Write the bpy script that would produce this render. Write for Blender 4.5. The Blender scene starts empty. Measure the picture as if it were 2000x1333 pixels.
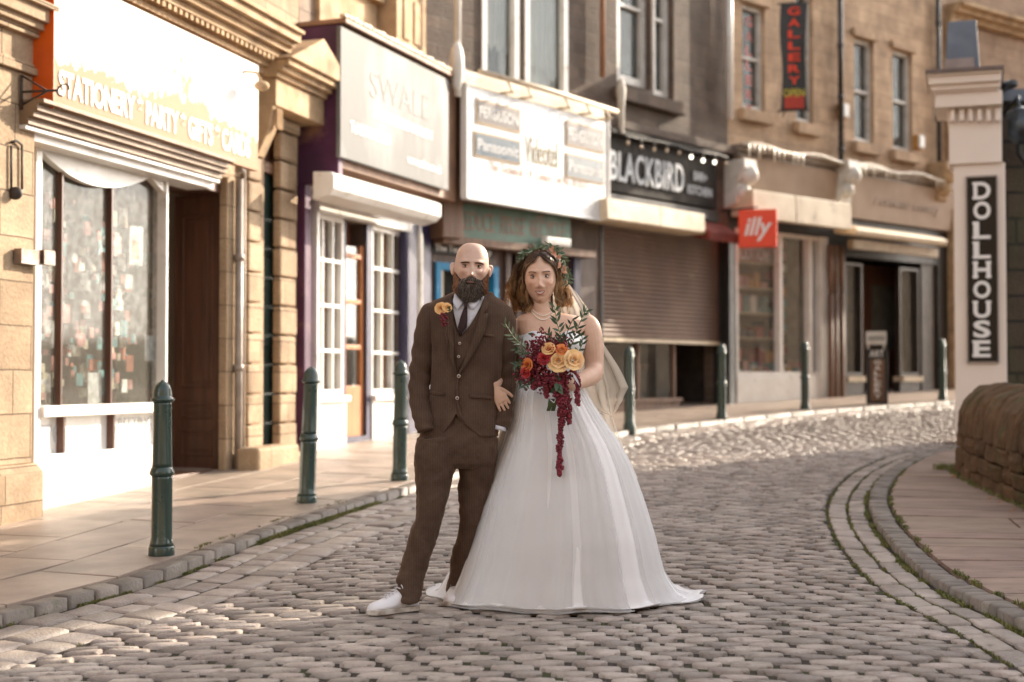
import bpy, bmesh, math, random
import numpy as np
from mathutils import Vector, Matrix
from mathutils.bvhtree import BVHTree
random.seed(7); rng = np.random.default_rng(7)
S = bpy.context.scene
COL = S.collection
R = math.radians
# ------------------------------------------------------------ camera, sky, sun, exposure
FPX = 2778.0            # focal length in pixels of the 2000 px wide photograph
CZ = 1.13
PITCH = math.atan(73.5/FPX)
cd = bpy.data.cameras.new('camera'); cam = bpy.data.objects.new('camera', cd); COL.objects.link(cam)
cam.location = (0, 0, CZ); cam.rotation_euler = (R(90)+PITCH, 0, 0)
cd.lens = 50; cd.sensor_width = 36; cd.clip_end = 2000; cd.clip_start = 0.05
cd.dof.use_dof = True; cd.dof.focus_distance = 6.98; cd.dof.aperture_fstop = 1.6
S.camera = cam
SUN_AZ, SUN_EL = 50.0, 23.0     # azimuth from +Y towards +X
w = bpy.data.worlds.new('World'); S.world = w; w.use_nodes = True
nt = w.node_tree; nt.nodes.clear()
sky = nt.nodes.new('ShaderNodeTexSky'); sky.sky_type = 'NISHITA'; sky.sun_disc = False
sky.sun_elevation = R(SUN_EL); sky.sun_rotation = R(SUN_AZ); sky.air_density = 1.0; sky.dust_density = 2.0; sky.ozone_density = 0.6
hs = nt.nodes.new('ShaderNodeHueSaturation'); hs.inputs['Saturation'].default_value = 0.30
tint = nt.nodes.new('ShaderNodeMix'); tint.data_type = 'RGBA'; tint.blend_type = 'MULTIPLY'; tint.inputs[0].default_value = 1.0
tint.inputs[7].default_value = (1.0, 0.962, 0.93, 1)
bg = nt.nodes.new('ShaderNodeBackground'); bg.inputs['Strength'].default_value = 0.15
wo = nt.nodes.new('ShaderNodeOutputWorld')
nt.links.new(sky.outputs[0], hs.inputs['Color']); nt.links.new(hs.outputs[0], tint.inputs[6]); nt.links.new(tint.outputs[2], bg.inputs[0]); nt.links.new(bg.outputs[0], wo.inputs[0])
sd = bpy.data.lights.new('sun', 'SUN'); so = bpy.data.objects.new('sun', sd); COL.objects.link(so)
sd.energy = 3.1; sd.angle = R(0.53); sd.color = (1.0, 0.86, 0.68)
_d = Vector((math.sin(R(SUN_AZ))*math.cos(R(SUN_EL)), math.cos(R(SUN_AZ))*math.cos(R(SUN_EL)), math.sin(R(SUN_EL))))
so.rotation_euler = _d.to_track_quat('Z', 'Y').to_euler(); so.location = (20, 20, 30)
S.view_settings.view_transform = 'Standard'; S.view_settings.look = 'None'; S.view_settings.gamma = 1
S.view_settings.exposure = 1.7
S.cycles.max_bounces = 8; S.cycles.transparent_max_bounces = 24; S.cycles.caustics_reflective = False; S.cycles.caustics_refractive = False
S.cycles.sample_clamp_indirect = 6; S.cycles.use_denoising = True
# ------------------------------------------------------------ helpers
CP, SP = math.cos(PITCH), math.sin(PITCH)
def ray(x, y):
    cx, cz = (x-1000)/FPX, (666.5-y)/FPX
    return Vector((cx, CP - SP*cz, SP + CP*cz))
def zg(X, Y): return 0.044*(Y-7)
def px(x, y, Y):
    """point of the plane at depth Y seen at photo pixel x, y"""
    d = ray(x, y); t = Y/d.y
    return Vector((d.x*t, Y, CZ + d.z*t))
def lin(c):
    return tuple(((v/255)/12.92 if v/255 <= .04045 else (((v/255)+.055)/1.055)**2.4) for v in c)
def col4(c): return (c[0], c[1], c[2], 1)
WL = {}
class MB:
    def __init__(s): s.v = []; s.f = []; s.m = []; s.s = []; s.uv = []
    def add(s, vs, fs, mi=0, smooth=False, uv=None):
        b = len(s.v); s.v.extend([tuple(p) for p in vs])
        for k, f in enumerate(fs):
            s.f.append(tuple(i+b for i in f)); s.m.append(mi); s.s.append(smooth)
            if uv is not None: s.uv.extend(uv[k])
            else: s.uv.extend([(vs[i][0]+vs[i][1], vs[i][2]) for i in f])
    def hexa(s, P, mi=0, uvf=None):
        # P: 8 points, 0-3 bottom ring, 4-7 top ring
        fs = [(0,3,2,1),(4,5,6,7),(0,1,5,4),(1,2,6,5),(2,3,7,6),(3,0,4,7)]
        s.add(P, fs, mi, False, uvf)
    def box(s, x0, x1, y0, y1, z0, z1, mi=0):
        s.hexa([(x0,y0,z0),(x1,y0,z0),(x1,y1,z0),(x0,y1,z0),(x0,y0,z1),(x1,y0,z1),(x1,y1,z1),(x0,y1,z1)], mi)
    def fbox(s, F, u0, u1, n0, n1, z0, z1, mi=0):
        if u1 < u0: u0, u1 = u1, u0
        if z1 < z0: z0, z1 = z1, z0
        Q = [(u0,n1,z0),(u1,n1,z0),(u1,n0,z0),(u0,n0,z0),(u0,n1,z1),(u1,n1,z1),(u1,n0,z1),(u0,n0,z1)]
        P = [F.P(*q) for q in Q]
        fs = [(0,3,2,1),(4,5,6,7),(0,1,5,4),(1,2,6,5),(2,3,7,6),(3,0,4,7)]
        ax = [(0,1),(0,1),(0,2),(1,2),(0,2),(1,2)]
        s.add(P, fs, mi, False, [[(Q[i][a], Q[i][b]) for i in f] for f, (a, b) in zip(fs, ax)])
    def fprism(s, F, u0, u1, prof, mi=0):
        """profile of (n, z) points extruded from u0 to u1"""
        n = len(prof); P = [F.P(u0, a, b) for a, b in prof] + [F.P(u1, a, b) for a, b in prof]
        fs = [tuple(range(n)), tuple(range(2*n-1, n-1, -1))]
        uv = [[(a, b) for a, b in prof], [(a, b) for a, b in reversed(prof)]]
        L = 0
        for i in range(n):
            j = (i+1) % n
            l = math.hypot(prof[j][0]-prof[i][0], prof[j][1]-prof[i][1])
            fs.append((i, n+i, n+j, j)); uv.append([(u0, L), (u1, L), (u1, L+l), (u0, L+l)]); L += l
        s.add(P, fs, mi, False, uv)
    def tube(s, pts, rad, seg=10, mi=0, smooth=True, cap=True, sub=0, up=(0,0,1), rings=False):
        P = [Vector(p) for p in pts]; rr = [(r, r) if not isinstance(r, (tuple, list)) else tuple(r) for r in rad]
        if sub: P, rr = catmull(P, rr, sub)
        n = len(P); b = []; up = Vector(up)
        T0 = (P[1]-P[0]).normalized(); a = up.cross(T0)
        if a.length < 1e-3: a = Vector((1,0,0)).cross(T0)
        a.normalize()
        vs = []; fs = []
        for i in range(n):
            T = (P[min(i+1, n-1)]-P[max(i-1, 0)]).normalized()
            a = (a - T*a.dot(T))
            if a.length < 1e-6: a = Vector((1,0,0))
            a.normalize(); c = T.cross(a)
            for k in range(seg):
                t = 2*math.pi*k/seg
                vs.append(P[i] + a*(rr[i][0]*math.cos(t)) + c*(rr[i][1]*math.sin(t)))
        for i in range(n-1):
            for k in range(seg):
                k2 = (k+1) % seg
                fs.append((i*seg+k, i*seg+k2, (i+1)*seg+k2, (i+1)*seg+k))
        if cap: fs.append(tuple(range(seg-1, -1, -1))); fs.append(tuple((n-1)*seg+k for k in range(seg)))
        s.add(vs, fs, mi, smooth)
    def loft(s, rings, mi=0, smooth=True, cap=True):
        seg = len(rings[0]); vs = [p for r in rings for p in r]; fs = []
        for i in range(len(rings)-1):
            for k in range(seg):
                k2 = (k+1) % seg
                fs.append((i*seg+k, i*seg+k2, (i+1)*seg+k2, (i+1)*seg+k))
        if cap: fs.append(tuple(range(seg-1, -1, -1))); fs.append(tuple((len(rings)-1)*seg+k for k in range(seg)))
        s.add(vs, fs, mi, smooth)
    def sphere(s, c, r, seg=12, ringn=8, mi=0, M=None):
        rx, ry, rz = (r, r, r) if not isinstance(r, (tuple, list)) else r
        vs = []; fs = []; c = Vector(c)
        for i in range(ringn+1):
            th = math.pi*i/ringn
            for k in range(seg):
                ph = 2*math.pi*k/seg
                p = Vector((rx*math.sin(th)*math.cos(ph), ry*math.sin(th)*math.sin(ph), rz*math.cos(th)))
                if M is not None: p = M @ p
                vs.append(c+p)
        for i in range(ringn):
            for k in range(seg):
                k2 = (k+1) % seg
                fs.append((i*seg+k, (i+1)*seg+k, (i+1)*seg+k2, i*seg+k2))
        s.add(vs, fs, mi, True)
    def build(s, name, mats, parent=None, bevel=0, solid=0, weld=False):
        if not isinstance(mats, (list, tuple)): mats = [mats]
        o0 = WL.get(parent.name, Vector((0,0,0))) if parent else Vector((0,0,0))
        me = bpy.data.meshes.new(name)
        V = np.array(s.v, dtype=np.float64).reshape(-1, 3) - np.array(o0)
        me.from_pydata(V.tolist(), [], s.f)
        me.polygons.foreach_set('material_index', s.m); me.polygons.foreach_set('use_smooth', s.s)
        uvl = me.uv_layers.new(name='UVMap')
        if len(s.uv) == len(me.loops): uvl.data.foreach_set('uv', np.array(s.uv, dtype=np.float32).ravel())
        for m in mats: me.materials.append(m)
        if weld:
            bm = bmesh.new(); bm.from_mesh(me); bmesh.ops.remove_doubles(bm, verts=bm.verts, dist=weld if isinstance(weld, float) else 1e-5); bm.to_mesh(me); bm.free()
        me.update()
        o = bpy.data.objects.new(name, me); COL.objects.link(o)
        if parent: o.parent = parent
        WL[o.name] = o0
        if bevel:
            b = o.modifiers.new('bevel', 'BEVEL'); b.width = bevel; b.segments = 2; b.limit_method = 'ANGLE'
        if solid:
            b = o.modifiers.new('solid', 'SOLIDIFY'); b.thickness = solid; b.offset = 0
        return o
def catmull(P, rr, sub):
    Q = []; rq = []; n = len(P)
    for i in range(n-1):
        p0, p1, p2, p3 = P[max(i-1,0)], P[i], P[i+1], P[min(i+2,n-1)]
        q0, q1, q2, q3 = rr[max(i-1,0)], rr[i], rr[i+1], rr[min(i+2,n-1)]
        for k in range(sub):
            t = k/sub; t2 = t*t; t3 = t2*t
            c = (-.5*t3+t2-.5*t, 1.5*t3-2.5*t2+1, -1.5*t3+2*t2+.5*t, .5*t3-.5*t2)
            Q.append(p0*c[0]+p1*c[1]+p2*c[2]+p3*c[3])
            rq.append(tuple(max(1e-4, q0[j]*c[0]+q1[j]*c[1]+q2[j]*c[2]+q3[j]*c[3]) for j in range(2)))
    Q.append(P[-1]); rq.append(rr[-1]); return Q, rq
def tag(o, label=None, cat=None, group=None, kind=None):
    if label: o['label'] = label
    if cat: o['category'] = cat
    if group: o['group'] = group
    if kind: o['kind'] = kind
    return o
def thing(name, label, cat, loc, group=None):
    o = bpy.data.objects.new(name, None); COL.objects.link(o); o.location = loc
    o.empty_display_size = .2
    WL[o.name] = Vector(loc); return tag(o, label, cat, group)
class Fac:
    """a facade plane: A left end, B right end as seen from the road; n points to the road"""
    def __init__(s, A, B):
        s.A = Vector((A[0], A[1])); s.d = (Vector(B)-s.A).normalized(); s.L = (Vector(B)-s.A).length
        s.n = Vector((s.d.y, -s.d.x))
    def P(s, u, n, z):
        q = s.A + s.d*u + s.n*n; return Vector((q.x, q.y, z))
    def hit(s, x, y, off=0.0):
        D = ray(x, y); t = (off + s.A.dot(s.n)) / (D.x*s.n.x + D.y*s.n.y)
        q = Vector((D.x*t, D.y*t)) - s.A
        return q.dot(s.d), CZ + D.z*t
    def shift(s, u, n=0):
        a = s.A + s.d*u + s.n*n; f = Fac((a.x, a.y), (a.x+s.d.x, a.y+s.d.y)); return f
def pbox(mb, F, x0, x1, yt, yb, n0, n1, mi=0):
    """box whose front face spans photo columns x0..x1 and, at column x0, rows yt..yb"""
    u0, zt = F.hit(x0, yt, n1); _, zb = F.hit(x0, yb, n1); u1, _ = F.hit(x1, (yt+yb)/2, n1)
    mb.fbox(F, u0, u1, n0, n1, zb, zt, mi); return u0, u1, zb, zt
def wall_holes(mb, F, u0, u1, z0, z1, n0, n1, holes, mi=0):
    us = sorted({u0, u1} | {v for h in holes for v in h[:2]}); zs = sorted({z0, z1} | {v for h in holes for v in h[2:]})
    us = [u for u in us if u0 <= u <= u1]; zs = [z for z in zs if z0 <= z <= z1]
    def hole(u, z): return any(h[0] < u < h[1] and h[2] < z < h[3] for h in holes)
    def quad(Q, ax): mb.add([F.P(*q) for q in Q], [(0,1,2,3)], mi, False, [[(q[ax[0]], q[ax[1]]) for q in Q]])
    H = {}
    for i in range(len(us)-1):
        for j in range(len(zs)-1):
            H[i,j] = hole((us[i]+us[i+1])/2, (zs[j]+zs[j+1])/2)
    for (i, j), h in H.items():
        a, b, c, d = us[i], us[i+1], zs[j], zs[j+1]
        if not h:
            quad([(a,n1,c),(b,n1,c),(b,n1,d),(a,n1,d)], (0,2)); quad([(b,n0,c),(a,n0,c),(a,n0,d),(b,n0,d)], (0,2))
            if H.get((i-1,j), True): quad([(a,n0,c),(a,n1,c),(a,n1,d),(a,n0,d)], (1,2))
            if H.get((i+1,j), True): quad([(b,n1,c),(b,n0,c),(b,n0,d),(b,n1,d)], (1,2))
            if H.get((i,j-1), True): quad([(a,n0,c),(b,n0,c),(b,n1,c),(a,n1,c)], (0,1))
            if H.get((i,j+1), True): quad([(a,n1,d),(b,n1,d),(b,n0,d),(a,n0,d)], (0,1))
# ------------------------------------------------------------ materials
def nodes(name):
    m = bpy.data.materials.new(name); m.use_nodes = True; t = m.node_tree
    return m, t, t.nodes['Principled BSDF'], t.nodes, t.links
def N(t, kind, **kw):
    n = t.nodes.new('ShaderNode'+kind)
    for k, v in kw.items():
        if k.startswith('i_'): n.inputs[k[2:].replace('_', ' ')].default_value = v
        else: setattr(n, k, v)
    return n
def ramp(t, src, p0, p1, c0=(0,0,0,1), c1=(1,1,1,1)):
    r = N(t, 'ValToRGB'); r.color_ramp.elements[0].position = p0; r.color_ramp.elements[1].position = p1
    r.color_ramp.elements[0].color = c0; r.color_ramp.elements[1].color = c1; t.links.new(src, r.inputs[0]); return r.outputs[0]
def mixc(t, f, a, b, blend='MIX'):
    m = N(t, 'Mix', data_type='RGBA', blend_type=blend)
    for s_, v in ((0, f), (6, a), (7, b)):
        if hasattr(v, 'links'): t.links.new(v, m.inputs[s_])
        else: m.inputs[s_].default_value = v if s_ == 0 else col4(v)
    return m.outputs[2]
def bumpn(t, h, strength=.3, dist=.01, prev=None):
    b = N(t, 'Bump', i_Strength=strength, i_Distance=dist); t.links.new(h, b.inputs['Height'])
    if prev is not None: t.links.new(prev, b.inputs['Normal'])
    return b.outputs[0]
def mat(name, c, c2=None, rough=.6, scale=6, detail=5, amt=(.35,.65), bump=.2, bscale=40, metal=0, coat=0, island=0, stain=None, spec=.5, stretch=None, trans=0, sheen=0):
    m, t, p, ns, ls = nodes(name)
    if c2 is None: c2 = tuple(v*.78 for v in c)
    tc = N(t, 'TexCoord'); src = tc.outputs['Object']
    if stretch:
        mp = N(t, 'Mapping'); mp.inputs['Scale'].default_value = stretch; ls.new(src, mp.inputs[0]); src = mp.outputs[0]
    n1 = N(t, 'TexNoise', i_Scale=scale, i_Detail=detail); ls.new(src, n1.inputs['Vector'])
    f = ramp(t, n1.outputs[0], *amt); c_ = mixc(t, f, c, c2)
    if island:
        g = N(t, 'NewGeometry'); hsv = N(t, 'HueSaturation'); mr = N(t, 'MapRange'); mr.inputs[3].default_value = 1-island; mr.inputs[4].default_value = 1+island
        ls.new(g.outputs['Random Per Island'], mr.inputs[0]); ls.new(mr.outputs[0], hsv.inputs['Value'])
        mr2 = N(t, 'MapRange'); mr2.inputs[3].default_value = .492; mr2.inputs[4].default_value = .508
        wn = N(t, 'TexWhiteNoise', noise_dimensions='1D'); ls.new(g.outputs['Random Per Island'], wn.inputs['W']); ls.new(wn.outputs[0], mr2.inputs[0]); ls.new(mr2.outputs[0], hsv.inputs['Hue'])
        ls.new(c_, hsv.inputs['Color']); c_ = hsv.outputs[0]
    if stain:
        n3 = N(t, 'TexNoise', i_Scale=stain[1], i_Detail=6); ls.new(src, n3.inputs['Vector'])
        c_ = mixc(t, ramp(t, n3.outputs[0], stain[2], stain[3]), c_, stain[0])
    ls.new(c_, p.inputs['Base Color'])
    n2 = N(t, 'TexNoise', i_Scale=bscale, i_Detail=6); ls.new(src, n2.inputs['Vector'])
    if bump: ls.new(bumpn(t, n2.outputs[0], bump, .01), p.inputs['Normal'])
    mr = N(t, 'MapRange'); mr.inputs[3].default_value = max(.03, rough-.12); mr.inputs[4].default_value = min(1, rough+.12); ls.new(n1.outputs[0], mr.inputs[0]); ls.new(mr.outputs[0], p.inputs['Roughness'])
    p.inputs['Metallic'].default_value = metal; p.inputs['Coat Weight'].default_value = coat; p.inputs['Specular IOR Level'].default_value = spec
    if sheen: p.inputs['Sheen Weight'].default_value = sheen; p.inputs['Sheen Roughness'].default_value = .4
    return m
def ashlar(name, c1, c2, mort, bw=.5, rh=.2, ms=.008, rock=.4, stain=None, rough=.85):
    m, t, p, ns, ls = nodes(name)
    tc = N(t, 'TexCoord')
    nd = N(t, 'TexNoise', i_Scale=3.0, i_Detail=3); ls.new(tc.outputs['UV'], nd.inputs['Vector'])
    vm = N(t, 'VectorMath', operation='MULTIPLY_ADD'); ls.new(nd.outputs['Color'], vm.inputs[0]); vm.inputs[1].default_value = (.02,.02,0); ls.new(tc.outputs['UV'], vm.inputs[2])
    b = N(t, 'TexBrick', i_Scale=1.0); b.offset = .43; b.squash = .75; b.squash_frequency = 3
    b.inputs['Brick Width'].default_value = bw; b.inputs['Row Height'].default_value = rh; b.inputs['Mortar Size'].default_value = ms; b.inputs['Mortar Smooth'].default_value = .3
    b.inputs['Color1'].default_value = col4(c1); b.inputs['Color2'].default_value = col4(c2); b.inputs['Mortar'].default_value = col4(mort); b.inputs['Bias'].default_value = -.1
    ls.new(vm.outputs[0], b.inputs['Vector'])
    n1 = N(t, 'TexNoise', i_Scale=2.2, i_Detail=8, i_Roughness=.65); ls.new(tc.outputs['UV'], n1.inputs['Vector'])
    c_ = mixc(t, ramp(t, n1.outputs[0], .3, .7), b.outputs[0], (.55,.52,.5), 'MULTIPLY')
    n2 = N(t, 'TexNoise', i_Scale=35, i_Detail=8); ls.new(tc.outputs['UV'], n2.inputs['Vector'])
    c_ = mixc(t, .35, c_, n2.outputs[0], 'OVERLAY')
    if stain:
        n3 = N(t, 'TexNoise', i_Scale=1.3, i_Detail=8, i_Roughness=.7); mp = N(t, 'Mapping'); mp.inputs['Scale'].default_value = (1.6,.6,1); ls.new(tc.outputs['UV'], mp.inputs[0]); ls.new(mp.outputs[0], n3.inputs['Vector'])
        c_ = mixc(t, ramp(t, n3.outputs[0], stain[1], stain[2]), c_, stain[0])
    ls.new(c_, p.inputs['Base Color']); p.inputs['Roughness'].default_value = rough
    inv = N(t, 'Math', operation='SUBTRACT'); inv.inputs[0].default_value = 1; ls.new(b.outputs['Fac'], inv.inputs[1])
    ls.new(bumpn(t, n2.outputs[0], rock, .02, bumpn(t, inv.outputs[0], .8, .015)), p.inputs['Normal'])
    return m
def glassm(name, tint=(.95,.97,.97), dirt=.1, dirtc=(.55,.53,.5), see=.75, rough=.03, dscale=3, refl=.5):
    """window glass: see-through with a glossy face and streaky dirt"""
    m, t, p, ns, ls = nodes(name)
    tr = N(t, 'BsdfTransparent'); tr.inputs[0].default_value = col4(tint)
    gl = N(t, 'BsdfGlossy'); gl.inputs['Roughness'].default_value = rough
    fr = N(t, 'Fresnel', i_IOR=1.55); m1 = N(t, 'MixShader'); ad = N(t, 'Math', operation='MULTIPLY_ADD'); ls.new(fr.outputs[0], ad.inputs[0]); ad.inputs[1].default_value = refl; ad.inputs[2].default_value = .0
    ls.new(ad.outputs[0], m1.inputs[0]); ls.new(tr.outputs[0], m1.inputs[1]); ls.new(gl.outputs[0], m1.inputs[2])
    df = N(t, 'BsdfDiffuse'); df.inputs[0].default_value = col4(dirtc)
    tc = N(t, 'TexCoord'); n1 = N(t, 'TexNoise', i_Scale=dscale, i_Detail=9, i_Roughness=.75); mp = N(t, 'Mapping'); mp.inputs['Scale'].default_value = (1.2,1.2,1.0)
    ls.new(tc.outputs['Object'], mp.inputs[0]); ls.new(mp.outputs[0], n1.inputs['Vector'])
    f = N(t, 'MapRange'); ls.new(ramp(t, n1.outputs[0], .35, .75), f.inputs[0]); f.inputs[3].default_value = dirt*.4; f.inputs[4].default_value = min(1, dirt*1.9)
    m2 = N(t, 'MixShader'); ls.new(f.outputs[0], m2.inputs[0]); ls.new(m1.outputs[0], m2.inputs[1]); ls.new(df.outputs[0], m2.inputs[2])
    ns.remove(p); ls.new(m2.outputs[0], ns['Material Output'].inputs[0]); return m
def emit(name, c, s):
    m, t, p, ns, ls = nodes(name); p.inputs['Emission Color'].default_value = col4(c); p.inputs['Emission Strength'].default_value = s; p.inputs['Base Color'].default_value = col4(c); return m
# ------------------------------------------------------------ lettering
def text_geo(txt, h=1.0, depth=.01, bold=0.0, xs=1.0, shear=0.0, spacing=1.0):
    c = bpy.data.curves.new('t', 'FONT'); c.body = txt; c.size = 1.0; c.extrude = 0; c.offset = bold; c.shear = shear; c.space_character = spacing
    c.resolution_u = 4
    o = bpy.data.objects.new('t', c); COL.objects.link(o)
    me = bpy.data.meshes.new_from_object(o)
    V = [(v.co.x*xs*h/.7, v.co.y*h/.7, 0) for v in me.vertices]; F_ = [tuple(p.vertices) for p in me.polygons]
    bpy.data.objects.remove(o); bpy.data.curves.remove(c); bpy.data.meshes.remove(me)
    x0 = min(v[0] for v in V); V = [(v[0]-x0, v[1], depth) for v in V]
    return V, F_, max(v[0] for v in V)
def ftext(mb, F, txt, u0, z0, h, n, width=None, mi=0, depth=.006, **kw):
    """lettering standing on facade F: left end u0, baseline z0, capital height h"""
    V, F_, wd = text_geo(txt, h, depth, **kw)
    k = width/wd if width else 1
    P = [F.P(u0+v[0]*k, n+depth, z0+v[1]) for v in V]; P2 = [F.P(u0+v[0]*k, n, z0+v[1]) for v in V]
    mb.add(P, F_, mi); nb = len(P)
    # side walls from boundary edges
    ec = {}
    for f in F_:
        for i in range(len(f)):
            e = (f[i], f[(i+1) % len(f)]); ec[e] = ec.get(e, 0)+1
    sides = [(a, b) for (a, b) in ec if (b, a) not in ec]
    mb.add(P+P2, [(b, a, a+nb, b+nb) for a, b in sides], mi)
# ============================================================ GROUND
LP = [(-4.6,.5),(-3.7,3.0),(-3.0,5.0),(-2.38,6.6),(-1.93,7.65),(-1.57,9.16),(-1.2,10.4),(-.72,11.9),(.05,14.2),(1.2,16.9),(2.62,18.75),(4.2,20.6),(6.9,22.95),(10.2,25.4),(14,28)]
RP = [(2.5,.3),(2.5,2.6),(2.42,4.6),(2.33,6.5),(2.25,7.65),(2.4,9.2),(2.68,10.7),(3.1,12.1),(3.7,13.6),(4.67,15.3),(6.0,16.6),(8.0,18.1),(10.5,19.8),(13,21.5),(17,24)]
def dense(P, n=40):
    V = [Vector((a, b, 0)) for a, b in P]; Q, _ = catmull(V, [(1, 1)]*len(V), n); return np.array([(q.x, q.y) for q in Q])
LD, RD = dense(LP), dense(RP)
TT = np.linspace(0, len(LP)-1, len(LD))
def Lc(t): return np.array([np.interp(t, TT, LD[:,0]), np.interp(t, TT, LD[:,1])])
def Rc(t): return np.array([np.interp(t, TT, RD[:,0]), np.interp(t, TT, RD[:,1])])
MID = (LD+RD)/2; ARC = np.concatenate([[0], np.cumsum(np.hypot(*np.diff(MID, axis=0).T))])
def t_at(s): return np.interp(s, ARC, TT)
def edge_pt(side, t, off):
    """point off metres outside (+) or inside (-) the kerb line"""
    f = Lc if side < 0 else Rc
    p = f(t); d = f(min(t+.03, TT[-1]))-f(max(t-.03, 0)); d = d/np.hypot(*d)
    nrm = np.array([-d[1], d[0]]) if side < 0 else np.array([d[1], -d[0]])
    return p + nrm*off
GV, GF = [], []
class Stones:
    def __init__(s, smooth=True): s.V = []; s.F = []; s.n = 0; s.smooth = smooth
    def stone(s, a, b, c, d, h, dome=.012, gx=5, gy=4, rnd=.35, jit=.006, tilt=.004, base=-.05, k0=0):
        """a b c d: corners of the stone in plan; a rounded top built as a small grid"""
        a, b, c, d = [np.asarray(q) + rng.uniform(-jit, jit, 2) for q in (a, b, c, d)]
        gu = {5:[-1,-.88,0,.88,1],4:[-1,-.8,.8,1]}[gx]; gw = {5:[-1,-.8,0,.8,1],4:[-1,-.66,.66,1],3:[-1,0,1]}[gy]
        if not s.smooth: gu = [-1,-1+.03,1-.03,1]; gw = [-1,-1+.04,1-.04,1]
        U, W = np.meshgrid(gu, gw)
        # round the plan outline
        kx = 1 - rnd*.25*np.abs(W)**3*np.abs(U); ky = 1 - rnd*.25*np.abs(U)**3*np.abs(W)
        u = (U*kx+1)/2; v = (W*ky+1)/2
        X = (1-v)*((1-u)*a[0]+u*b[0]) + v*((1-u)*d[0]+u*c[0]); Y = (1-v)*((1-u)*a[1]+u*b[1]) + v*((1-u)*d[1]+u*c[1])
        r = np.maximum(np.abs(U), np.abs(W))
        fall = np.where(r > .99, 1.0, 0.0)
        z = zg(X, Y) + h + rng.uniform(-1, 1)*tilt + U*rng.uniform(-1, 1)*tilt + W*rng.uniform(-1, 1)*tilt + dome*(1-(U**4*.4+W**2*.4)) - fall*dome*.62 + rng.uniform(-.0012, .0012, U.shape)
        top = np.stack([X, Y, z], -1).reshape(-1, 3)
        ring = [i for i in range(gx)] + [gx*(j+1)-1 for j in range(1, gy)] + [gx*gy-2-i for i in range(gx-1)] + [gx*(gy-1-j) for j in range(1, gy-1)]
        low = top[ring].copy(); cx, cy = X.mean(), Y.mean()
        low[:,0] = low[:,0]+(low[:,0]-cx)*.02; low[:,1] = low[:,1]+(low[:,1]-cy)*.02; low[:,2] = zg(low[:,0], low[:,1]) + base
        n0 = s.n; s.V.append(top); s.V.append(low); nt_ = gx*gy
        for j in range(gy-1):
            for i in range(gx-1):
                k = n0+j*gx+i; s.F.append((k, k+1, k+gx+1, k+gx))
        m = len(ring)
        for i in range(m):
            j = (i+1) % m
            s.F.append((n0+ring[i], n0+nt_+i, n0+nt_+j, n0+ring[j]))
        s.n += nt_+m
    def build(s, name, mt, kind='structure'):
        me = bpy.data.meshes.new(name); V = np.concatenate(s.V)
        me.from_pydata(V.tolist(), [], s.F); me.polygons.foreach_set('use_smooth', [s.smooth]*len(s.F)); me.materials.append(mt)
        o = bpy.data.objects.new(name, me); COL.objects.link(o); tag(o, kind=kind); return o
M_sett = mat('sett stone', (.40,.34,.30), (.28,.23,.20), rough=.40, scale=7, island=.30, bump=.9, bscale=85, stain=((.16,.125,.10), 16, .60, .78), spec=.5)
M_kerb = mat('kerb stone', (.23,.195,.165), (.155,.13,.11), rough=.6, scale=7, island=.2, bump=.5, bscale=60, stain=((.12,.12,.07), 9, .6, .8))
M_slabL = mat('pavement slab', (.40,.315,.255), (.30,.235,.19), rough=.42, scale=3, island=.10, bump=.55, bscale=170, stain=((.22,.18,.15), 2, .55, .75))
M_slabR = mat('york stone', (.33,.235,.18), (.24,.17,.135), rough=.7, scale=2.5, island=.14, bump=.3, bscale=60, stain=((.16,.125,.10), 6, .58, .75), stretch=(1,3,1))
M_dirt = mat('joint dirt and moss', (.036,.026,.019), (.04,.046,.014), rough=.95, scale=3.5, amt=(.52,.66), bump=.9, bscale=60)
M_far = mat('road base', (.16,.14,.125), (.12,.105,.095), rough=.8, scale=3, bump=.6, bscale=12)
# big base sheet to the horizon (follows the street's gradient)
mb = MB(); xs = [-400,-60,-20,20,60,400]; ys = [-300,-40,0,40,80,500]
vs = [(x, y, zg(0, y)-.11) for y in ys for x in xs]; fs = [(j*6+i, j*6+i+1, (j+1)*6+i+1, (j+1)*6+i) for j in range(5) for i in range(5)]
mb.add(vs, fs); tag(mb.build('ground', M_far), kind='structure')
# dirt bed under the setts, pavements' bedding
def strip(name, mt, side, o0, o1, h, n=160):
    mb = MB(); ts = np.linspace(0, TT[-1], n); vs = []
    for t in ts:
        if side == 0: p, q = edge_pt(-1, t, .3), edge_pt(1, t, .3)
        else: p, q = edge_pt(side, t, o0), edge_pt(side, t, o1)
        vs += [(p[0], p[1], zg(*p)+h), (q[0], q[1], zg(*q)+h)]
    fs = [(2*i, 2*i+1, 2*i+3, 2*i+2) if side >= 0 else (2*i+1, 2*i, 2*i+2, 2*i+3) for i in range(n-1)]
    mb.add(vs, fs); o = mb.build(name, mt); tag(o, kind='structure'); return o
strip('road_bed', M_dirt, 0, 0, 0, -.011)
strip('pavement_bed_left', M_dirt, -1, .02, 6.5, .022)
strip('pavement_bed_right', M_dirt, 1, .02, 6.0, .018)
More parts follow.
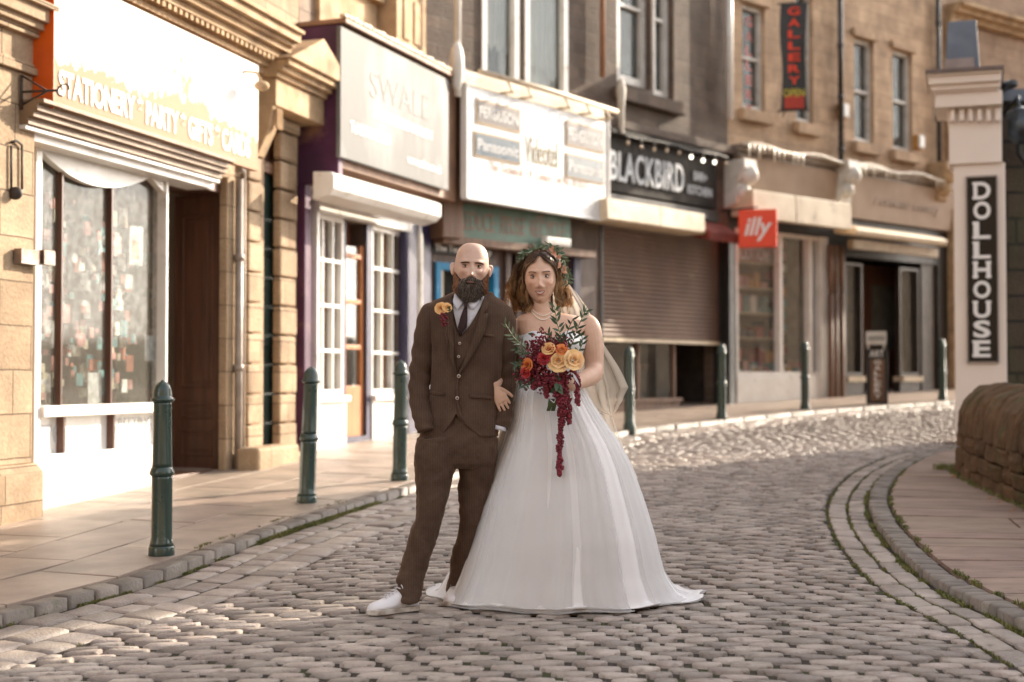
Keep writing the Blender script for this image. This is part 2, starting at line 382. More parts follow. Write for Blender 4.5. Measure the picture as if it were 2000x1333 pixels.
# --- setts in rows across the street
prevj = None; st = Stones(); row = .088; s = 1.2; CH_L, CH_R = .583, .305
SMAX = ARC[-1]-.2
while s < SMAX:
    dist = Lc(t_at(s))[1]
    rw = row if dist < 17 else row*1.6
    t0, t1 = t_at(s+.003), t_at(s+rw-.005)
    a0, b0 = edge_pt(-1, t0, -CH_L), edge_pt(1, t0, -CH_R); a1, b1 = edge_pt(-1, t1, -CH_L), edge_pt(1, t1, -CH_R)
    W = np.hypot(*(b0-a0)); far = dist > 15; lo_, hi_ = (.13, .27) if not far else (.2, .4)
    # head joints fall near the middle of the stones of the row before
    if prevj is None: J = list(np.arange(-.1, W+.3, .19))
    else:
        J = [(p+q)/2+rng.uniform(-.028, .028) for p, q in zip(prevj, prevj[1:])]
        J = [-.12-rng.uniform(0,.08)]+J+[W+.15]; K = [J[0]]
        for j in J[1:]:
            d_ = j-K[-1]
            if d_ < lo_*.75: continue
            if d_ > hi_*1.25: K.append(K[-1]+d_*rng.uniform(.42,.58))
            K.append(j)
        J = K
    prevj = J
    for u, u2 in zip(J, J[1:]):
        u2 = min(u2, W); g = rng.uniform(.007, .022)
        f0, f1 = max(u, 0)/W, (u2-g)/W
        if (f1-f0)*W > .04:
            dr = (a1-a0)/max(1e-6, np.hypot(*(a1-a0)))*.5+(b1-b0)/max(1e-6, np.hypot(*(b1-b0)))*.5; k = lambda p, q, f: p+(q-p)*f+dr*(.17*(1-(2*f-1)**2)+.004*math.sin(f*17+s*1.1))
            st.stone(k(a0,b0,f0), k(a0,b0,f1), k(a1,b1,f1), k(a1,b1,f0), rng.uniform(-.0035,.0035), dome=.0065, jit=.0045, rnd=1.5, tilt=.003, gx=4 if far else 5, gy=3 if far else 4)
    s += rw
# channel courses along the kerbs
def channel(side, offs, lmin, lmax, h, dome, wid=None):
    P = LD if side < 0 else RD
    arc = np.concatenate([[0], np.cumsum(np.hypot(*np.diff(P, axis=0).T))])
    for (o0, o1) in offs:
        s = .3+rng.uniform(0, .2)
        while s < arc[-1]-.4:
            l = rng.uniform(lmin, lmax)*(2.4 if (side < 0 and h > 0 and s > 12.5) else 1); t0, t1 = np.interp(s, arc, TT), np.interp(s+l-(.009 if l < .5 else .003), arc, TT)
            a, b, c, d = edge_pt(side, t0, o0), edge_pt(side, t1, o0), edge_pt(side, t1, o1), edge_pt(side, t0, o1)
            if side > 0: a, b, c, d = a, d, c, b
            big = l > .5 and side < 0
            st.stone(a, b, c, d, h+(0 if big else rng.uniform(-.004, .004)), dome=.002 if big else dome, jit=.001 if big else .005, rnd=.02 if big else .35, tilt=.0005 if big else .004, gx=4, gy=4)
            s += l
channel(-1, [(-.178,-.022),(-.352,-.186),(-.575,-.36)], .13, .30, -.003, .008)
channel(1, [(-.152,-.032),(-.295,-.168)], .16, .36, -.003, .006)
road = st.build('road', M_sett)
st = Stones()
channel(-1, [(.0,.115)], .14, .30, .050, .007)
channel(1, [(.0,.135)], .07, .14, .040, .009)
st.build('kerb', M_kerb)
# --- pavement slabs
st = Stones(False)
def slabs(side, o0, o1, along, rows_across, h, smax=1.0):
    P = LD if side < 0 else RD
    arc = np.concatenate([[0], np.cumsum(np.hypot(*np.diff(P, axis=0).T))])
    if not rows_across:   # courses parallel to the kerb
        o = o0
        while o < o1:
            wd = rng.uniform(.42, .6); s = .2+rng.uniform(0, .6)
            while s < arc[-1]-1:
                l = rng.uniform(.55, .95); t0, t1 = np.interp(s, arc, TT), np.interp(s+l-.009, arc, TT)
                a, b, c, d = edge_pt(side, t0, o), edge_pt(side, t1, o), edge_pt(side, t1, o+wd-.009), edge_pt(side, t0, o+wd-.009)
                if side > 0: a, b, c, d = a, d, c, b
                st.stone(a, b, c, d, h, dome=.003, jit=.001, tilt=.0015, rnd=.02, gx=4, gy=4); s += l
            o += wd
    else:
        s = .2
        while s < arc[-1]-1:
            wd = rng.uniform(.2, .52); t0, t1 = np.interp(s, arc, TT), np.interp(s+wd-.02, arc, TT); o = o0
            while o < o1:
                l = rng.uniform(.7, 1.7); l = min(l, o1-o+.3)
                a, b, c, d = edge_pt(side, t0, o), edge_pt(side, t1, o), edge_pt(side, t1, o+l-.012), edge_pt(side, t0, o+l-.012)
                if side > 0: a, b, c, d = a, d, c, b
                st.stone(a, b, c, d, h, dome=.004, jit=.004, tilt=.003, rnd=.04, gx=4, gy=4); o += l
            s += wd
slabs(-1, .13, 3.6, .8, False, .056)
st.build('pavement_left', M_slabL)
st = Stones(False); slabs(1, .155, 3.4, .5, True, .050)
st.build('pavement_right', M_slabR)
# --- grass and moss tufts in the joints
mb = MB()
def tuft(x, y, z, n, hgt, spread):
    for _ in range(n):
        a = rng.uniform(0, 6.28); r = rng.uniform(0, spread); bx, by = x+r*math.cos(a), y+r*math.sin(a)
        h = hgt*rng.uniform(.4, 1); l = rng.uniform(0, 6.28); dx, dy = math.cos(l)*h*.7, math.sin(l)*h*.7; wv = .0022+.0012*rng.random()
        px_, py_ = -math.sin(l)*wv, math.cos(l)*wv
        mb.add([(bx-px_,by-py_,z-.006),(bx+px_,by+py_,z-.006),(bx+dx*.5+px_*.8,by+dy*.5+py_*.8,z+h*.7),(bx+dx*.5-px_*.8,by+dy*.5-py_*.8,z+h*.7),(bx+dx,by+dy,z+h)], [(0,1,2,3),(3,2,4)])
def along(side, off, t0, t1, n, k, hgt, spread, zoff=0, dens=None):
    for t in rng.uniform(t0, t1, n):
        if dens is not None and math.sin(t*9.1+off*20)+math.sin(t*23.7) < dens: continue
        p = edge_pt(side, t, off+rng.uniform(-.012, .012)); tuft(p[0], p[1], zg(*p)+zoff, k, hgt, spread)
along(1, -.025, 2, 9.5, 1400, 7, .020, .018, -.005, -.6)
along(1, -.16, 2, 8.6, 700, 5, .013, .012, -.01, -.7)
along(1, -.302, 2, 8.6, 700, 5, .013, .012, -.01, -.7)
along(1, .16, 2, 8, 600, 6, .022, .02, .045, .1)
along(-1, -.012, 2.2, 8.2, 900, 6, .016, .014, -.005, .0)
along(-1, -.012, 4.9, 6.4, 500, 8, .03, .03, .0)
along(-1, .15, 4.4, 6.2, 250, 5, .018, .02, .05, .3)
for _ in range(650):      # dots of moss between the setts
    t = rng.uniform(2.4, 9); f = rng.beta(1.6, 1.1); p = Lc(t)*(1-f)+Rc(t)*f
    tuft(p[0], p[1], zg(*p)-.010, 7, .013, .016)
M_grass = mat('grass blades', (.11,.13,.03), (.20,.19,.06), rough=.7, scale=4, bump=0)
tag(mb.build('grass_in_joints', M_grass), 'thin grass and moss growing in the joints of the setts', 'grass', kind='stuff')
# ============================================================ MATERIALS of the buildings
STN = ashlar('golden sandstone', (.50,.37,.24), (.39,.275,.17), (.20,.14,.085), .62, .30, .006, .35, ((.19,.12,.07), .55, .8))
STN2 = ashlar('pale gritstone', (.37,.285,.215), (.29,.22,.165), (.20,.155,.12), .55, .205, .007, .3, ((.13,.105,.085), .55, .85))
STNP = ashlar('buff gritstone', (.66,.47,.31), (.54,.38,.25), (.34,.25,.175), .62, .24, .005, .22, ((.17,.13,.10), .55, .85))
STND = ashlar('sooty gritstone', (.17,.12,.09), (.105,.075,.058), (.15,.12,.095), .42, .17, .012, .8, ((.06,.05,.035), .5, .75))
STNR = ashlar('rock faced stone', (.10,.07,.042), (.065,.047,.03), (.025,.02,.015), .6, .30, .02, 1.0, ((.055,.06,.022), .45, .7))
M_carv = mat('carved sandstone', (.52,.36,.21), (.36,.24,.135), rough=.85, scale=4, bump=.5, bscale=30, stain=((.15,.10,.06), 3, .55, .8))
M_white = mat('white gloss paint', (.80,.79,.76), (.70,.68,.64), rough=.35, scale=3, bump=.12, bscale=14, stain=((.42,.38,.32), 7, .62, .8))
M_whited = mat('weathered white paint', (.66,.64,.60), (.55,.52,.47), rough=.5, scale=4, bump=.2, bscale=20, stain=((.3,.26,.21), 6, .58, .8))
M_cream = mat('cream painted board', (.66,.55,.40), (.55,.45,.32), rough=.55, scale=3, bump=.15, stain=((.30,.23,.15), 4, .55, .8))
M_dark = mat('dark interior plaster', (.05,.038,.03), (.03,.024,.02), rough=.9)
M_room = mat('shop interior wall', (.36,.28,.21), (.25,.19,.14), rough=.9, scale=1.5)
M_brown = mat('brown varnished wood', (.115,.048,.028), (.07,.03,.018), rough=.38, scale=3, stretch=(6,6,.6), bump=.2, coat=.2)
M_timber = mat('dark shopfront timber', (.085,.042,.027), (.05,.026,.018), rough=.5, scale=3, stretch=(5,5,.7), bump=.3)
M_brownw = mat('weathered brown wood', (.19,.10,.055), (.12,.065,.04), rough=.6, scale=3, stretch=(5,5,.7), bump=.3)
M_gutter = mat('brown painted cornice', (.27,.18,.11), (.19,.125,.075), rough=.55, scale=3, bump=.3, stain=((.14,.09,.05), 4, .55, .8))
M_orangep = mat('orange side board', (.75,.13,.012), (.62,.09,.01), rough=.4, scale=3)
M_green = mat('dark green paint', (.035,.06,.05), (.025,.045,.038), rough=.4, scale=5, coat=.3)
M_purple = mat('purple render', (.085,.02,.07), (.05,.014,.045), rough=.6, scale=3, bump=.3, stain=((.24,.13,.09), 2.6, .56, .72))
M_navy = mat('navy paint', (.03,.025,.075), (.02,.018,.05), rough=.45)
M_orwood = mat('orange pine door', (.50,.19,.055), (.38,.13,.04), rough=.45, scale=4, stretch=(5,5,.6))
M_black = mat('black paint', (.018,.016,.015), (.012,.011,.01), rough=.5, bump=.15)
M_iron = mat('rusty black iron', (.035,.028,.024), (.10,.045,.02), rough=.6, scale=20, amt=(.5,.75))
M_lead = mat('grey lead pipe', (.34,.29,.25), (.25,.21,.18), rough=.45, scale=9, metal=.2)
M_glass = glassm('window glass', dirt=.24, dirtc=(.15,.13,.105), dscale=11, rough=.05, refl=.07)
M_glassc = glassm('clean window glass', dirt=.05, dirtc=(.3,.28,.25), refl=.11)
M_glassd = glassm('dull upper window glass', (.55,.58,.58), dirt=.25, dirtc=(.3,.29,.27))
M_lace = mat('net curtain', (.36,.36,.33), (.27,.27,.25), rough=.9, scale=30, stretch=(1,1,.05), bump=.4)
M_blue = mat('bright blue paint', (.02,.22,.42), (.015,.18,.36), rough=.4)
M_slate = mat('blue slate', (.12,.14,.175), (.095,.11,.14), rough=.55, scale=5, bump=.2)
M_teal = mat('teal fascia board', (.13,.22,.17), (.09,.16,.125), rough=.5, scale=5, stain=((.25,.14,.1), 8, .55, .75))
M_red = mat('dark red awning cloth', (.22,.04,.025), (.15,.028,.02), rough=.8)
M_bulb = emit('bulb glint', (1,.92,.75), 1.6)  # emission stands in for the bright reflections on three bulbs
def sash(F, parent, x0, x1, yt, yb, n, fr=M_whited, gl=M_glassd, cols=1, rows=2, fw=.055, mw=.035, depth=.06, sill=None, bottom=None):
    u0, zt = F.hit(x0, yt, n+depth); _, zb = F.hit(x0, yb, n+depth); u1, _ = F.hit(x1, (yt+yb)/2, n+depth)
    return sash_m(F, parent, u0, u1, zb, zt, n, fr, gl, cols, rows, fw, mw, depth)
def sash_m(F, parent, u0, u1, zb, zt, n, fr=None, gl=None, cols=1, rows=2, fw=.055, mw=.035, depth=.06, name='window'):
    fr = fr or M_whited; gl = gl or M_glassd
    mb = MB(); mb.fbox(F, u0, u0+fw, n, n+depth, zb, zt); mb.fbox(F, u1-fw, u1, n, n+depth, zb, zt)
    mb.fbox(F, u0+fw, u1-fw, n, n+depth, zb, zb+fw*1.3); mb.fbox(F, u0+fw, u1-fw, n, n+depth, zt-fw, zt)
    for i in range(1, cols):
        u = u0+(u1-u0)*i/cols; mb.fbox(F, u-mw/2, u+mw/2, n+.004, n+depth-.006, zb+fw*1.3, zt-fw)
    for j in range(1, rows):
        z = zb+(zt-zb)*j/rows; mb.fbox(F, u0+fw, u1-fw, n+.008, n+depth-.002, z-mw/2, z+mw/2)
    o = mb.build(name, fr, parent, bevel=.004)
    g = MB(); g.fbox(F, u0+.01, u1-.01, n+.018, n+.026, zb+.01, zt-.01); g.build('pane', gl, o); return o
def cmold(mb, F, u0, u1, z0, n0, prof, mi=0):
    """stepped moulding: list of (height, projection) from the bottom up, back at n0"""
    z = z0; P = [(n0, z0)]
    for h, pr in prof: P += [(pr, z), (pr, z+h)]; z += h
    P.append((n0, z))
    # merge near duplicates
    mb.fprism(F, u0, u1, P, mi); return z
# ============================================================ STATIONERY SHOP (left, nearest)
FA = Fac((-3.40,10.1), (-2.175,14.4))
H = lambda x, y, n=0: FA.hit(x, y, n)
shopA = thing('shop_building', 'golden sandstone shop with white panelled display window and open brown door', 'shop', (-3.40,10.1,zg(0,10.1)))
uL, uR = -4.5, FA.L
w0 = H(64, 600)[0]; w1 = H(324, 600)[0]; d0, d1 = w1+.02, H(440, 600)[0]
zW0 = H(62, 905)[1]; zW1 = H(70, 268)[1]; zD1 = H(322, 345)[1]; zbase = -.3
g0, g1 = H(515, 500)[0], H(546, 500)[0]; zG1 = H(515, 195)[1]
mb = MB()
wall_holes(mb, FA, uL, uR, zbase, 9.0, -.45, 0.0, [(w0, w1, zW0-.3, zW1), (w1, d1, -.31, zD1), (g0, g1, zbase, zG1), (H(258,600)[0]-3.9, H(258,600)[0]-3.0, .9, 2.6)])
mb.build('wall', STN, shopA)
mb = MB(); mb.fbox(FA, uL, uR, -7, -6.8, zbase, 9); mb.fbox(FA, uL, uL+.2, -6.8, -.46, zbase, 9); mb.fbox(FA, uR-.2, uR, -6.8, -.46, zbase, 9); mb.build('rear_wall', STN2, shopA)
mb = MB(); mb.fprism(FA, uL-.1, uR+.05, [(.25,9.0),(-3.4,11.2),(-7.1,9.0)]); mb.build('roof', M_slate, shopA)
mb = MB(); mb.fbox(FA, w0-.6, d1+.5, -3.0, -2.9, zbase, 3.6); mb.fbox(FA, w0-.7, w0-.6, -3.0, -.46, zbase, 3.6); mb.fbox(FA, d1+.5, d1+.6, -3, -.46, zbase, 3.6); mb.fbox(FA, w0-.7, d1+.6, -3, -.46, 3.6, 3.7); mb.fbox(FA, w0-.7, d1+.6, -2.9, -.46, zbase, .05)
mb.build('interior', M_room, shopA)
# pilasters, plinths
def pilaster(x0, x1, yb, ycap, nproj, base_y, name='pilaster', u_left=None):
    mb = MB(); u0 = H(x0, 700, nproj)[0] if u_left is None else u_left; u1 = H(x1, 700, nproj)[0]
    zc = H(x1, ycap, nproj)[1]; zb = H(x1, base_y, nproj)[1]
    mb.fbox(FA, u0, u1, .0, nproj, zb, zc); mb.fbox(FA, u0-.05, u1+.05, .0, nproj+.06, zbase, zb-.06)
    mb.fprism(FA, u0-.05, u1+.05, [(0,zb-.06),(nproj+.06,zb-.06),(nproj,zb),(0,zb)])
    z = zc
    cmold(mb, FA, u0-.03, u1+.03, z, 0, [(.05,nproj+.04),(.03,nproj+.015),(.18,nproj+.0),(.05,nproj+.05),(.05,nproj+.09),(.09,nproj+.13),(.04,nproj+.17)])
    return mb.build(name, STN, shopA, bevel=.012)
pilaster(20, 64, 1000, 150, .17, 905, u_left=H(64,700,.17)[0]-.62)
mb = MB(); u0 = H(443,600,.08)[0]; u1 = H(481,600,.08)[0]; mb.fbox(FA, u0, u1, 0, .08, zbase, H(443,345,.08)[1]); mb.build('pilaster', STN, shopA, bevel=.01)
# rusticated quoins beside the green doorway
for (xa, xb) in ((486, 514), (548, 581)):
    mb = MB(); u0 = H(xa,600,.09)[0]; u1 = min(H(xb,600,.09)[0], uR-.01); z = zbase+.72; k = 0
    mb.fbox(FA, u0-.04, u1+.02, 0, .14, zbase, z-.012)
    while z < 3.55:
        mb.fbox(FA, u0, u1-(.03 if k % 2 else 0), 0, .09, z, z+.27); z += .285; k += 1
    mb.fbox(FA, u0-.02, u1, 0, .12, z, z+.12)
    mb.build('quoin_pilaster', STN, shopA, bevel=.02)
# stone block at the foot
mb = MB(); u0 = H(500,890,.35)[0]; u1 = H(580,880,.35)[0]; mb.fbox(FA, u0, u1, .15, .38, zbase, zg(0,13.6)+.22); mb.build('doorstep_block', STN, shopA, bevel=.03)
# green recess: door and fanlight
mb = MB(); mb.fbox(FA, g0-.02, g1+.02, -.12, -.05, zbase, H(515,335)[1]); zz = H(515,335)[1]
for a, b in ((.5,1.3),(1.45,2.3)): mb.fbox(FA, g0+.04, g1-.04, -.05, -.035, a, b)
o = mb.build('door', M_green, shopA, bevel=.004); m2 = MB(); m2.sphere(FA.P(g1-.08, -.01, 1.35), .03); m2.build('handle', mat('brass', (.6,.35,.12), rough=.3, metal=1), o)
mb = MB(); mb.fbox(FA, g0-.0, g1+.0, -.14, .0, zz, zz+.1); mb.fbox(FA, g0, g1, -.12, -.07, zz+.1, zG1); mb.build('fanlight_panel', M_brownw, shopA, bevel=.004)
# big display window
nf = -.06
zs1 = H(62, 800, .02)[1]; zs0 = H(62, 790, .02)[1]
win = MB(); fw = .075
win.fbox(FA, w0, w0+fw, nf-.05, .02, zW0+.0, zW1-.05); win.fbox(FA, w1-.035, w1, nf-.05, .02, zW0, zW1-.05)
win.fbox(FA, w0+fw, w1-.035, nf-.05, .05, zs1-.06, zs1+.02)
win.fbox(FA, w0+fw, w1-.035, nf-.05, .02, zW0, zW0+.05); win.fbox(FA, w0, w1, nf-.04, .015, zW1-.05, zW1)
wo_ = win.build('display_window_frame', M_white, shopA, bevel=.006)
mb = MB(); mu = [H(129,500,0)[0], H(226,500,0)[0]]
for u in mu: mb.fbox(FA, u-.012, u+.012, nf-.03, -.03, zs1+.02, zW1-.05); mb.fbox(FA, u-.016, u+.016, nf-.03, .0, zW0+.05, zs1-.06)
mb.build('mullion', M_brown, wo_, bevel=.004)
mb = MB(); mb.fbox(FA, w0+.02, w1-.02, nf-.012, nf-.004, zs1, zW1-.02); mb.build('pane', M_glass, wo_)
mb = MB(); mb.fbox(FA, w0+.02, w1-.02, nf-.02, nf, zW0, zs1-.02); lp = mb.build('lower_panel', M_white, wo_)
M_faint = mat('faded grey lettering', (.55,.56,.56), (.50,.51,.51), rough=.6)
mb = MB(); ftext(mb, FA, 'TS', w0+.1, zs1-.38, .26, nf+.001, bold=.02, depth=.003); mb.build('lettering', M_faint, lp); mb = MB(); ftext(mb, FA, 'GREETING', mu[1]+.05, zs1-.21, .12, nf+.001, width=.62, depth=.003); mb.build('lettering', M_faint, lp)
# curved transom board: white, lower edge a catenary bow
mb = MB(); n_ = 24; Pt = []
for i in range(n_+1):
    f = i/n_; u = w0+fw+(w1-.035-w0-fw)*f
    zt = zW1-.05; zb_ = zt-.02-.20*math.sin(math.pi*min(1, f*1.15+.0))**.8*(1-.25*f) if f*1.15 < 1 else zt-.02-.10*((f-.87)/.13)
    Pt.append((u, zt, zb_))
for (u, a, b), (u2, a2, b2) in zip(Pt, Pt[1:]):
    P = [FA.P(u,.0,b),FA.P(u2,.0,b2),FA.P(u2,nf,b2),FA.P(u,nf,b),FA.P(u,.0,a),FA.P(u2,.0,a2),FA.P(u2,nf,a2),FA.P(u,nf,a)]
    mb.hexa(P)
mb.build('transom_board', M_white, wo_)
mb = MB(); mb.fbox(FA, w0-.0, w1, -.05, .045, zbase, zW0); mb.build('stall_riser', M_whited, shopA, bevel=.01)
# cornice / shutter box under the sign
mb = MB(); u0, u1 = H(70,245,.3)[0], H(446,340,.3)[0]; zc = H(75,268,.28)[1]; zt = H(75,236,.36)[1]
cmold(mb, FA, u0, u1, zc, -.1, [(.05,.16),(.03,.22)], 1)
cmold(mb, FA, u0, u1, zc+.082, -.1, [(.05,.24),(.04,.28),(.05,.31),(.03,.36)])
mb.build('shutter_box', [M_gutter, M_white], shopA, bevel=.004)
# top entablature above the sign with a bracket and little pediment
ut0, ut1 = -4.4, H(540,150,.25)[0]; zT = H(503,130,.30)[1]
mb = MB(); zt2 = cmold(mb, FA, ut0, ut1, zT+.0, 0, [(.06,.22),(.05,.26),(.05,.24),(.06,.34),(.05,.40),(.04,.44),(.08,.50),(.03,.54)])
k = 0
u = ut0+.1
while u < ut1: mb.fbox(FA, u, u+.045, .26, .33, zT+.112, zT+.158); u += .09
mb.build('cornice', M_carv, shopA)
mb = MB(); ub = H(520,160,.2)[0]
mb.fbox(FA, ub, uR+.12, .0, .30, zT-.28, zT-.02); cmold(mb, FA, ub-.06, uR+.22, zT-.02, 0, [(.05,.34),(.05,.40),(.06,.46)])
mb.fprism(FA, ub-.02, ub+.14, [(0,zT-.75),(.12,zT-.75),(.24,zT-.5),(.28,zT-.28),(0,zT-.28)])
z0_ = zT+.14; P0 = [(ub-.1,z0_),(uR+.26,z0_),((ub+uR)/2+.08,z0_+.34)]
A_ = [FA.P(u,0,z) for u,z in P0]; B_ = [FA.P(u,.5,z) for u,z in P0]; mb.add(A_+B_, [(3,4,5),(2,1,0),(0,1,4,3),(1,2,5,4),(2,0,3,5)])
for q in range(3): mb.fbox(FA, ub+.02+q*.045, ub+.045+q*.045, .28, .31, zT-.5, zT-.3)
mb.build('pediment_bracket', M_carv, shopA, bevel=.008)
# brown panelled door leaf folded back against the far jamb
_p0, _p1 = FA.P(d1-.035, -.50, 0), FA.P(d1-.035, -.0, 0); FD_ = Fac((_p0.x,_p0.y), (_p1.x,_p1.y))
zb_ = zg(0,12.7)+.06; W_ = FD_.L-.03; mb = MB(); mb.fbox(FD_, .0, W_, -.03, .0, zb_, zD1-.02)
for (a, b) in ((.12,.36),(.46,.60),(.74,zD1-.20-zb_)):
    ua, ub2 = W_*.16, W_*.84; t_ = .025
    mb.fbox(FD_, ua, ub2, 0, .014, zb_+a, zb_+a+t_); mb.fbox(FD_, ua, ub2, 0, .014, zb_+b-t_, zb_+b); mb.fbox(FD_, ua, ua+t_, 0, .014, zb_+a+t_, zb_+b-t_); mb.fbox(FD_, ub2-t_, ub2, 0, .014, zb_+a+t_, zb_+b-t_)
    mb.fbox(FD_, ua+.055, ub2-.055, 0, .008, zb_+a+.055, zb_+b-.055)
mb.build('door', M_brown, shopA, bevel=.004)
mb = MB(); mb.fbox(FA, d1-.035, d1-.001, -.02, .02, zbase, zD1); mb.fbox(FA, d0, d1-.04, -.5, -.02, zbase, zg(0,12.7)+.058); mb.fbox(FA, d0, d1-.036, -.4, .01, zD1-.018, zD1+.05); mb.build('door_surround', M_brown, shopA, bevel=.004)
# shelves with goods in the gap
ush0, ush1 = H(322,600,-.9)[0]-.25, H(354,600,-.9)[0]+.35
shelf = thing('shelf_unit', 'narrow shelf of stationery goods just inside the open brown doorway', 'shelf', FA.P(ush0,-1.0,zg(0,12.5)))
mb = MB()
for k in range(7): mb.fbox(FA, ush0, ush1, -1.25, -.92, .45+k*.33, .47+k*.33)
mb.fbox(FA, ush0-.02, ush0, -1.25, -.92, 0, 2.6); mb.fbox(FA, ush0, ush1, -1.27, -1.25, 0, 2.6); mb.build('boards', mat('green shelf', (.16,.18,.10), rough=.7), shelf)
gm = [mat('goods '+n_, c, rough=.6) for n_, c in (('pink',(.7,.3,.25)),('cream',(.8,.7,.5)),('rust',(.5,.13,.05)),('white',(.8,.78,.72)),('teal',(.1,.3,.3)))]
mb = MB()
for k in range(6):
    u = ush0+.02
    while u < ush1-.08:
        wd = rng.uniform(.04,.11); mb.fbox(FA, u, u+wd, -1.2, -.95, .47+k*.33, .47+k*.33+rng.uniform(.1,.24), int(rng.integers(0,5))); u += wd+.01
mb.build('goods', gm, shelf)
# window display: cards and hangings behind the glass
mb = MB()
for k in range(260):
    u = rng.uniform(w0+.1, w1-.1); z = zs1+.02+rng.beta(1.1,1.4)*1.9; s_ = rng.uniform(.03,.11); n_ = rng.uniform(-.5,-.09)
    if z+s_*1.4 > zW1-.3: continue
    mb.fbox(FA, u, u+s_, n_-.01, n_, z, z+s_*rng.uniform(.7,1.6), int(rng.integers(0,5)))
disp = mb.build('window_display', gm); tag(disp, 'colourful cards and trinkets hanging behind the white framed display window', 'display')
for k, (x, y, sx_, sy_) in enumerate(((253,440,30,75),(171,728,28,56),(283,655,21,50))):
    mb = MB(); u, z = H(x, y, nf-.03); s_ = 1/235; mb.fbox(FA, u, u+sx_/150, nf-.03, nf-.026, z-sy_*s_, z)
    o = mb.build('poster', [M_white, mat('poster orange %d' % k, (.75,.3,.12))]); tag(o, ['white and orange poster hanging high in the right display pane', 'blank white notice standing at the bottom of the middle pane', 'small white notice low in the pane beside the open doorway'][k], 'poster')
    if k == 0: mb = MB(); mb.fbox(FA, u+.03, u+.14, nf-.025, nf-.022, z-.27, z-.12); mb.build('print', o.data.materials[1], o)
# the great sunlit sign
def sign_paint():
    m, t, p, ns, ls = nodes('peeling white and orange sign paint'); tc = N(t, 'TexCoord')
    sx = N(t, 'SeparateXYZ'); ls.new(tc.outputs['UV'], sx.inputs[0])
    n1 = N(t, 'TexNoise', i_Scale=9, i_Detail=8, i_Roughness=.7); mp = N(t, 'Mapping'); mp.inputs['Scale'].default_value = (1.3,.55,1); ls.new(tc.outputs['UV'], mp.inputs[0]); ls.new(mp.outputs[0], n1.inputs['Vector'])
    n2 = N(t, 'TexNoise', i_Scale=.9, i_Detail=3); ls.new(tc.outputs['UV'], n2.inputs['Vector'])
    # worn orange ground shows along the bottom edge
    f = N(t, 'MapRange'); ls.new(sx.outputs[1], f.inputs[0]); f.inputs[1].default_value = SIGN_Z0+.03; f.inputs[2].default_value = SIGN_Z0+.42; f.inputs[3].default_value = .80; f.inputs[4].default_value = -.18
    a = N(t, 'Math', operation='ADD'); ls.new(f.outputs[0], a.inputs[0]); ls.new(n2.outputs[0], a.inputs[1]); b = N(t, 'Math', operation='ADD'); ls.new(a.outputs[0], b.inputs[0]); ls.new(n1.outputs[0], b.inputs[1])
    c = mixc(t, ramp(t, b.outputs[0], .98, 1.22), (.80,.79,.76), (.36,.21,.12)); ls.new(c, p.inputs['Base Color']); p.inputs['Roughness'].default_value = .6; p.inputs['Specular IOR Level'].default_value = .2; return m
us0, us1 = H(105,200,.33)[0], H(504,300,.33)[0]; SIGN_Z0 = H(103,209,.33)[1]
sg = thing('shop_sign', 'huge sun bleached white sign with faded STATIONERY lettering and orange edge', 'shop sign', FA.P(us0,.33,SIGN_Z0))
M_sgn = sign_paint()
mb = MB(); mb.fbox(FA, us0, us1, .27, .33, SIGN_Z0, zT-.005); mb.build('panel', M_sgn, sg, bevel=.004)
mb = MB(); mb.fbox(FA, us0-.012, us0-.002, .0, .335, SIGN_Z0-.01, zT-.005); mb.build('side_board', M_orangep, sg)
mb = MB(); ftext(mb, FA, 'STATIONERY * PARTY * GIFTS * CARDS', us0+.05, SIGN_Z0+.10, .17, .331, width=(us1-us0)*.93, bold=.03, depth=.006); mb.build('lettering', mat('cream raised lettering', (.88,.84,.76), (.8,.72,.6), rough=.4), sg)
# iron bracket, hook rails, lock, lamp, pipe
br = MB()
a = H(42,148,.19); b = H(42,214,.19); c = (H(42,180,.19)[0], H(42,180,.19)[1])
br.tube([FA.P(a[0],.19,a[1]), FA.P(b[0],.19,b[1])], [.012,.012], 6)
br.tube([FA.P(c[0],.19,c[1]), FA.P(c[0]+.02,.46,c[1])], [.009,.009], 6); br.tube([FA.P(a[0],.19,a[1]), FA.P(c[0]+.02,.38,c[1])], [.007,.007], 6); br.tube([FA.P(b[0],.19,b[1]+.03), FA.P(c[0]+.02,.38,c[1])], [.007,.007], 6)
ring = [FA.P(c[0]+.02+.02*math.sin(k*.7), .50+.045*math.cos(k*.7), c[1]+.045*math.sin(k*.7)) for k in range(8)]; br.tube(ring, [.006]*8, 6)
tag(br.build('iron_bracket', M_iron), 'black iron ring bracket fixed to the left stone pilaster by the big sign', 'bracket')
hk = MB()
for dx in (22, 43):
    a = H(dx,285,.185); b = H(dx,370,.185); hk.tube([FA.P(a[0],.185,a[1]), FA.P(b[0],.185,b[1])], [.009,.009], 6)
a = H(22,278,.19); b = H(43,278,.19); hk.tube([FA.P(a[0],.19,a[1]),FA.P((a[0]+b[0])/2,.19,a[1]+.02),FA.P(b[0],.19,a[1])],[.009]*3,6); a = H(30,378,.2); hk.sphere(FA.P(a[0],.2,a[1]), (.05,.03,.045))
tag(hk.build('wall_rail', M_iron), 'rusty looped iron rail on the left stone pilaster', 'rail')
lk = MB(); a = H(32,500,.2); lk.fbox(FA, a[0], a[0]+.22, .18, .24, a[1]-.05, a[1]+.05); lk.fbox(FA, a[0]+.23, a[0]+.36, .2, .26, a[1]-.04, a[1]+.06)
tag(lk.build('shutter_lock', mat('dull metal', (.3,.27,.25), (.2,.12,.09), rough=.4, metal=.6)), 'grey metal shutter lock at the left edge of the display window', 'lock')
